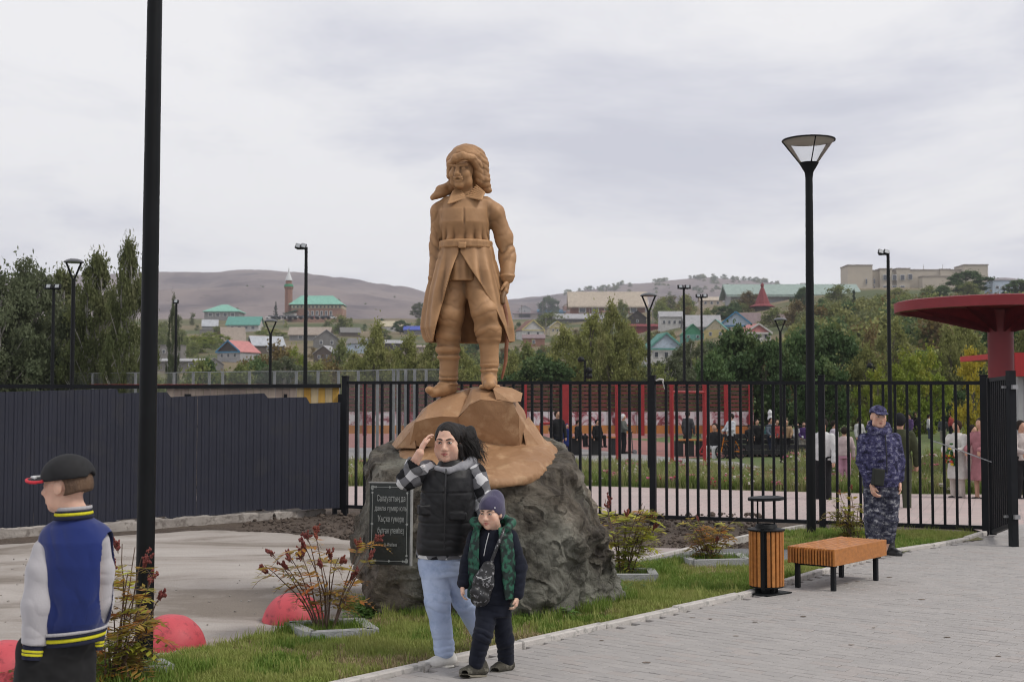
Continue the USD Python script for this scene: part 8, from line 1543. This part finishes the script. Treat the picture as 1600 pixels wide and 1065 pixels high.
for a in [
 ('tall dark spruce left of the right floodlight mast', 1334, 520, 450, 34, 'spruce'), ('round dark tree before the beige school block', 1511, 462, 423, 50, 'round'), ('small round tree before the dark round one at the school block', 1514, 468, 441, 30, 'bush'), ('dark tree at the right end of the grey lilac block', 1592, 470, 437, 44, 'round'), ('small conifer beside the mosque minaret', 431, 500, 470, 14, 'spruce'), ('round tree on the ridge right of the statue', 857, 488, 463, 26, 'round'), ('lone small tree on the ridge left of the statue', 655, 500, 472, 18, 'willow'), ('dark tree cluster on the ridge left of the red spire house', 1147, 468, 448, 24, 'round'), ('dark tree right of the red spire house', 1254, 480, 449, 26, 'round'), ('green bush below the blue roofed shed', 858, 512, 489, 40, 'bush'), ('green tree before the end of the beige roofed hall', 972, 512, 470, 20, 'bush'), ('green tree right of the middle park lamp head', 1036, 500, 474, 30, 'lime'), ('olive tree left of the beige flat building', 1068, 492, 468, 26, 'bush'), ('dark pine left of the beige flat building', 1076, 486, 462, 12, 'spruce'), ('dark bush between the white house and the red spire house', 1134, 500, 478, 32, 'round'), ('autumn tree left of the red spire house', 1172, 486, 455, 30, 'autumn'), ('olive tree below the red spire house', 1210, 510, 482, 40, 'bush'), ('tree at left end of the school block', 1310, 478, 446, 40, 'bush'), ('yellowish tree before the school windows', 1402, 476, 450, 38, 'aspen'), ('grey green tree before the school middle wing', 1452, 474, 447, 30, 'bush'), ('dark tree cluster before the school middle wing', 1470, 476, 446, 28, 'round'), ('autumn tree right of the tall lamp on the slope', 1248, 512, 470, 34, 'autumn'), ('olive bushes above the pink roofed house', 305, 552, 524, 46, 'lime'), ('yellow green bush left of the pink roofed house', 330, 545, 518, 44, 'lime'), ('green bush beside the teal roofed house', 342, 523, 510, 26, 'bush'), ('yellow green bush right of the teal roofed house', 425, 528, 514, 44, 'lime'), ('green tree right of the long tan barn', 534, 524, 494, 32, 'bush'), ('olive tree before the cream roofed house', 600, 530, 514, 24, 'bush'), ('dark tree beside the ultramarine roof', 626, 520, 500, 20, 'round'), ('green tree right of the ultramarine roof', 660, 512, 496, 22, 'bush')]: tree(a[0], a[1], a[3], a[4], a[5], base=a[2], grp='trees among the hillside houses')

# far-off scrub and woods that read as one mass
def instancer(name, protos, pos, rot, scl, idx, label, cat, kind='stuff'):
    pi = UsdGeom.PointInstancer.Define(stage, newpath(name, None)); nd = Node(pi.GetPrim(), (0, 0, 0)); paths = []
    for i, (nm, mesh, m) in enumerate(protos): paths.append(obj(nm, mesh, m, nd).path)
    pi.CreatePrototypesRel().SetTargets([Sdf.Path(p) for p in paths]); pi.CreateProtoIndicesAttr(Vt.IntArray.FromNumpy(np.asarray(idx, np.int32)))
    pi.CreatePositionsAttr(Vt.Vec3fArray.FromNumpy(np.asarray(pos, np.float32))); pi.CreateScalesAttr(Vt.Vec3fArray.FromNumpy(np.asarray(scl, np.float32)))
    pi.CreateOrientationsAttr(Vt.QuathArray([Gf.Quath(float(math.cos(r / 2)), 0.0, 0.0, float(math.sin(r / 2))) for r in rot]))
    return tag(nd, label, cat, None, kind)
rg = np.random.default_rng(5); protos = []
for i, (m, pr) in enumerate([('leaf_olive', ov(-.25, .9, .5)), ('leaf_dark_green', ov(-.1, .9, .46)), ('leaf_yellow_green', ov(-.05, .85, .40)), ('leaf_autumn', ov(-.25, .9, .52)), ('leaf_dull_green', ov(-.1, .9, .42))]):
    c = []
    while len(c) < 30:
        z = rg.uniform(.02, .98); r = pr(z); a = rg.uniform(0, 6.28); q = r * rg.random() ** .5; c.append([q * math.cos(a), q * math.sin(a), z])
    c = np.array(c)[rg.integers(0, 30, 1100)] + rg.normal(size=(1100, 3)) * [.085, .085, .07]
    protos.append(('tree_crown', quads(c, rg, .040, .7), LOOKS[m]))
pos, rot, scl, idx = [], [], [], []
def free(px, py, top, w, d):
    for (x0, y0, x1, y1, dd) in BOXES:
        if d < dd + 5 and px + w / 2 > x0 and px - w / 2 < x1 and top < y1 and py > y0: return False
    return True
tries = 0
while len(pos) < 1200 and tries < 50000:
    tries += 1
    if rg.random() < .62: px, py = rg.uniform(1000, 1660), rg.uniform(462, 640)
    else: px, py = rg.uniform(-60, 1010), rg.uniform(500, 640)
    if px < 1000 and py < 520 and rg.random() < .6: continue
    g_, d = on_ground(px, py)
    if d > 780 or d < 84: continue
    if meshkit.noise(np.array([g_[0] * .02, g_[1] * .02, 0]), 3) < (.26 if px > 1000 else .36): continue
    h = rg.uniform(3.5, 8.5) if px > 1000 else rg.uniform(2.5, 5.5)
    if d < 140: h = min(h, 5)
    w = h * rg.uniform(.7, 1.1); top = py - h * F / d
    if px > 1000 and top < 448: continue
    if not free(px, py, top, w * F / d, d): continue
    pos.append(g_ - [0, 0, .4]); rot.append(rg.uniform(0, 6.28)); scl.append([w, w, h]); idx.append(rg.choice(5, p=[.3, .22, .2, .12, .16]))
instancer('distant_woodland', protos, pos, rot, scl, idx, 'far scrub and trees filling the hillside between the houses', 'woodland')
pos, rot, scl, idx = [], [], [], []
for i in range(345):                                               # dots of trees along the far right ridge and on the hills
    px = rg.uniform(700, 1330) if i < 330 else rg.uniform(240, 690); R = np.interp(px, RX, RY); f = rg.random() ** 3 * .45; D = 2290 - f * 1300 if i < 330 else 2290 - rg.random() ** .6 * 1250
    u = (px - CX) * cp / F; X = u * D; z = float(hill_z(np.array(u), np.array(X), np.array(D))); h = rg.uniform(4, 9) if i < 330 else rg.uniform(2, 4)
    if i < 330 and meshkit.noise(np.array([px * .03, 0, 0]), 9) < .42: continue
    pos.append([X, D, z - 1.5]); rot.append(rg.uniform(0, 6)); scl.append([h * rg.uniform(1, 2.2), h * 1.2, h]); idx.append(rg.choice([0, 1, 4]))
instancer('ridge_trees', protos[:2] + protos[2:], pos, rot, scl, idx, 'dark dots of trees along the ridge of the far hills', 'woodland')

# ------------------------------------------------------------------ grass, clover and flowers
def tuft(seed, n, h, spread, w=.0035, lean=.5):
    rg = np.random.default_rng(seed); V, Fc = [], []
    for i in range(n):
        a, r = rg.uniform(0, 6.28), spread * rg.random() ** .5; p = np.array([r * math.cos(a), r * math.sin(a), -.005]); b = rg.uniform(0, 6.28); l = h * rg.uniform(.5, 1.2); d = np.array([math.cos(b), math.sin(b), 0]) * lean * l * rg.uniform(.2, 1.2); s = np.array([-math.sin(b), math.cos(b), 0]) * w * rg.uniform(.7, 1.3)
        k = len(V); V += [p - s, p + s, p + d * .4 + [0, 0, l * .65] + s * .7, p + d * .4 + [0, 0, l * .65] - s * .7, p + d + [0, 0, l * .95]]; Fc += [[k, k + 1, k + 2], [k, k + 2, k + 3], [k + 3, k + 2, k + 4]]
    return np.array(V), np.array(Fc)
gm = [mat('blade_green', (.12, .20, .03), (.18, .25, .05), 3, .6, spec=.25, backlit=.3, world=True), mat('blade_light', (.22, .275, .06), (.28, .29, .09), 3, .6, spec=.25, backlit=.3, world=True), mat('blade_dry', (.36, .29, .16), (.27, .225, .12), 3, .75, spec=.2, backlit=.2, world=True)]
tp = [('green_tuft', tuft(1, 20, .055, .05), gm[0]), ('light_tuft', tuft(2, 18, .05, .05), gm[1]), ('dry_tuft', tuft(3, 16, .035, .055, lean=1.0), gm[2]), ('tall_tuft', tuft(4, 18, .11, .06, .004), gm[0]), ('seeding_tuft', tuft(5, 12, .10, .05, .0025), gm[1])]
rg = np.random.default_rng(31); pos, rot, scl, idx = [], [], [], []
PG, PG2 = Polygon(GP).buffer(-.0), Polygon(G2P); cand = np.column_stack([rg.uniform(-4.6, 6.2, 95000), rg.uniform(5.5, 17.2, 95000)]); inn = shapely.contains_xy(PG, cand[:, 0], cand[:, 1]) | shapely.contains_xy(PG2, cand[:, 0], cand[:, 1])
cand = cand[inn]; cand = cand[shapely.distance(LineString(ED), shapely.points(cand)) > .13]; z3 = np.column_stack([cand, np.zeros(len(cand))]); dn = meshkit.fbm(z3 * 1.5, 3, 4); dn2 = meshkit.fbm(z3 * .9, 3, 14); gz = .03 + (meshkit.fbm(z3 * 1.1, 3, 5) - .5) * .07; edge = shapely.distance(PG.exterior, shapely.points(cand))
for (x, y), a, b_, z in zip(cand, dn, dn2, gz):
    px, py = proj([x, y, 0.0])
    if px < 120 or px > 1620 or py > 1120: continue
    lush = px < 520 or px > 960
    if a < (.42 if not lush else .32) and rg.random() < .75: k = 2 if rg.random() < .7 else -1
    elif a < .50 and not lush: k = 2 if rg.random() < .55 else 1
    else: k = 0 if b_ < .5 else 1
    if k >= 0 and rg.random() < .07: k = 4
    if k < 0: continue
    s = rg.uniform(.7, 1.3); pos.append([x, y, z]); rot.append(rg.uniform(0, 6.28)); scl.append([1.1, 1.1, s]); idx.append(k)
for px, py, r, n in ((515, 1000, .30, 170), (980, 906, .3, 150), (1115, 886, .35, 170), (640, 962, .35, 160), (700, 972, .3, 120), (780, 976, .4, 160), (860, 962, .4, 160), (930, 948, .3, 120), (215, 1062, .35, 220), (170, 1080, .4, 200), (600, 955, .25, 120), (1335, 846, .4, 120)):
    c = gr(px, py)
    for _ in range(n):
        a = rg.uniform(0, 6.28); q = r * rg.random() ** .5; pos.append([c[0] + q * math.cos(a) * 1.3, c[1] + q * math.sin(a) * .6, .02]); rot.append(rg.uniform(0, 6.28)); s = rg.uniform(.7, 1.5); scl.append([1, 1, s]); idx.append(3)
instancer('grass', tp, pos, rot, scl, idx, 'short patchy lawn grass with dry patches and taller tufts', 'grass')
def clover(seed, n):
    rg = np.random.default_rng(seed); m = MB()
    for i in range(n):
        a, r = rg.uniform(0, 6.28), .07 * rg.random() ** .5; p = np.array([r * math.cos(a), r * math.sin(a), rg.uniform(.02, .09)])
        for j in range(3):
            b = a + j * 2.09; e = np.array([math.cos(b), math.sin(b), rg.uniform(-.2, .5)]); s = np.array([-math.sin(b), math.cos(b), 0]); L = rg.uniform(.014, .026); m.add([p, p + e * L * .6 + s * L * .45, p + e * L, p + e * L * .6 - s * L * .45], [[0, 1, 2], [0, 2, 3]])
    return m.get()
pos, rot, scl, idx = [], [], [], []
for px, py, w, n in ((655, 960, 60, 60), (730, 972, 60, 50), (820, 970, 60, 60), (900, 955, 60, 60), (625, 945, 30, 40), (585, 965, 40, 40), (960, 930, 40, 30), (30, 1060, 50, 40)):
    for _ in range(n): c = gr(px + rg.normal(0, w * .5), py + rg.normal(0, 5)); pos.append([c[0], c[1], .01]); rot.append(rg.uniform(0, 6)); s = rg.uniform(.7, 1.4); scl.append([s, s, s]); idx.append(int(rg.integers(0, 2)))
instancer('clover', [('clover_patch', clover(1, 22), mat('clover_leaf', (.08, .17, .03), (.13, .23, .05), 6, .6, backlit=.25)), ('weed_patch', clover(2, 16), mat('weed_leaf', (.08, .13, .03), (.06, .09, .02), 6, .6, backlit=.25))], pos, rot, scl, idx, 'low green weeds and clover round the foot of the boulder', 'weeds')
pos, rot, scl, idx = [], [], [], []
def blossom(seed, r, n): 
    m = MB(); rg = np.random.default_rng(seed)
    for i in range(n): m.add(*lump([rg.normal(0, .10), rg.normal(0, .10), .22 + rg.normal(0, .06)], r, i + seed))
    return m.get()
fp_ = [('meadow_tuft', tuft(11, 26, .34, .16, .012, .6), mat('meadow_green', (.11, .165, .03), (.18, .22, .055), 2, .7, backlit=.3, world=True)), ('pale_meadow_tuft', tuft(12, 22, .40, .16, .010, .6), mat('meadow_pale', (.20, .22, .07), (.26, .24, .11), 2, .7, backlit=.3, world=True)), ('pink_flowers', blossom(1, .035, 7), fm((.42, .12, .18))), ('white_flowers', blossom(2, .035, 6), fm((.5, .46, .42))), ('red_flowers', blossom(3, .04, 5), fm((.32, .03, .06)))]
for _ in range(5200):
    px = rg.uniform(530, 1650); b_ = pk_top(px) - 1; py = b_ - rg.random() ** 1.2 * (30 if px < 1225 else 62)
    c = gr(px, py, -.3)
    if px < 1225 and py < np.interp(px, [900, 1080, 1222], [728, 731, 747]): continue
    k = rg.choice(5, p=[.50, .40, .045, .04, .015]); pos.append([c[0], c[1], -.31]); rot.append(rg.uniform(0, 6.28)); s = rg.uniform(.5, 1.15); scl.append([s, s, s]); idx.append(k)
instancer('flower_meadow', fp_, pos, rot, scl, idx, 'grassy flower border with pink and white blooms beyond the railing fence', 'flowers')
leaf_l = MB(); g = np.random.default_rng(3)                        # fallen leaves and litter on the paving
for px, py in [(845, 985), (905, 975), (1082, 969), (1110, 971), (1180, 976), (1255, 967), (1365, 985), (1150, 998), (1330, 1012), (1480, 1000), (1390, 905), (1322, 915), (1340, 912), (1248, 941), (1010, 1040), (940, 1005), (1440, 940), (1560, 1030)]:
    c = gr(px, py); leaf_l.add(*lump(c + [0, 0, .026], g.uniform(.008, .018), int(g.integers(99)), (1.6, 1, .15)))
obj('fallen_leaves', leaf_l, mat('dry_leaf', (.20, .16, .13), (.13, .105, .085), 20, .9), kind='stuff', label='a few dry leaves scattered on the grey paving', cat='leaves')
# ------------------------------------------------------------------ thin summer haze in the air
hz_m = usdkit.material(stage, '/World/Looks/haze_air', {'v': ('principled_volume', {'color': (.86, .87, .95), 'density': 0.00017, 'anisotropy': 0.2})}, [], volume='v.volume')
obj('haze', MB().box([0, 1500, 197], [9000, 4600, 406]), hz_m, kind='stuff', label='pale thin haze over the hills', cat='haze')
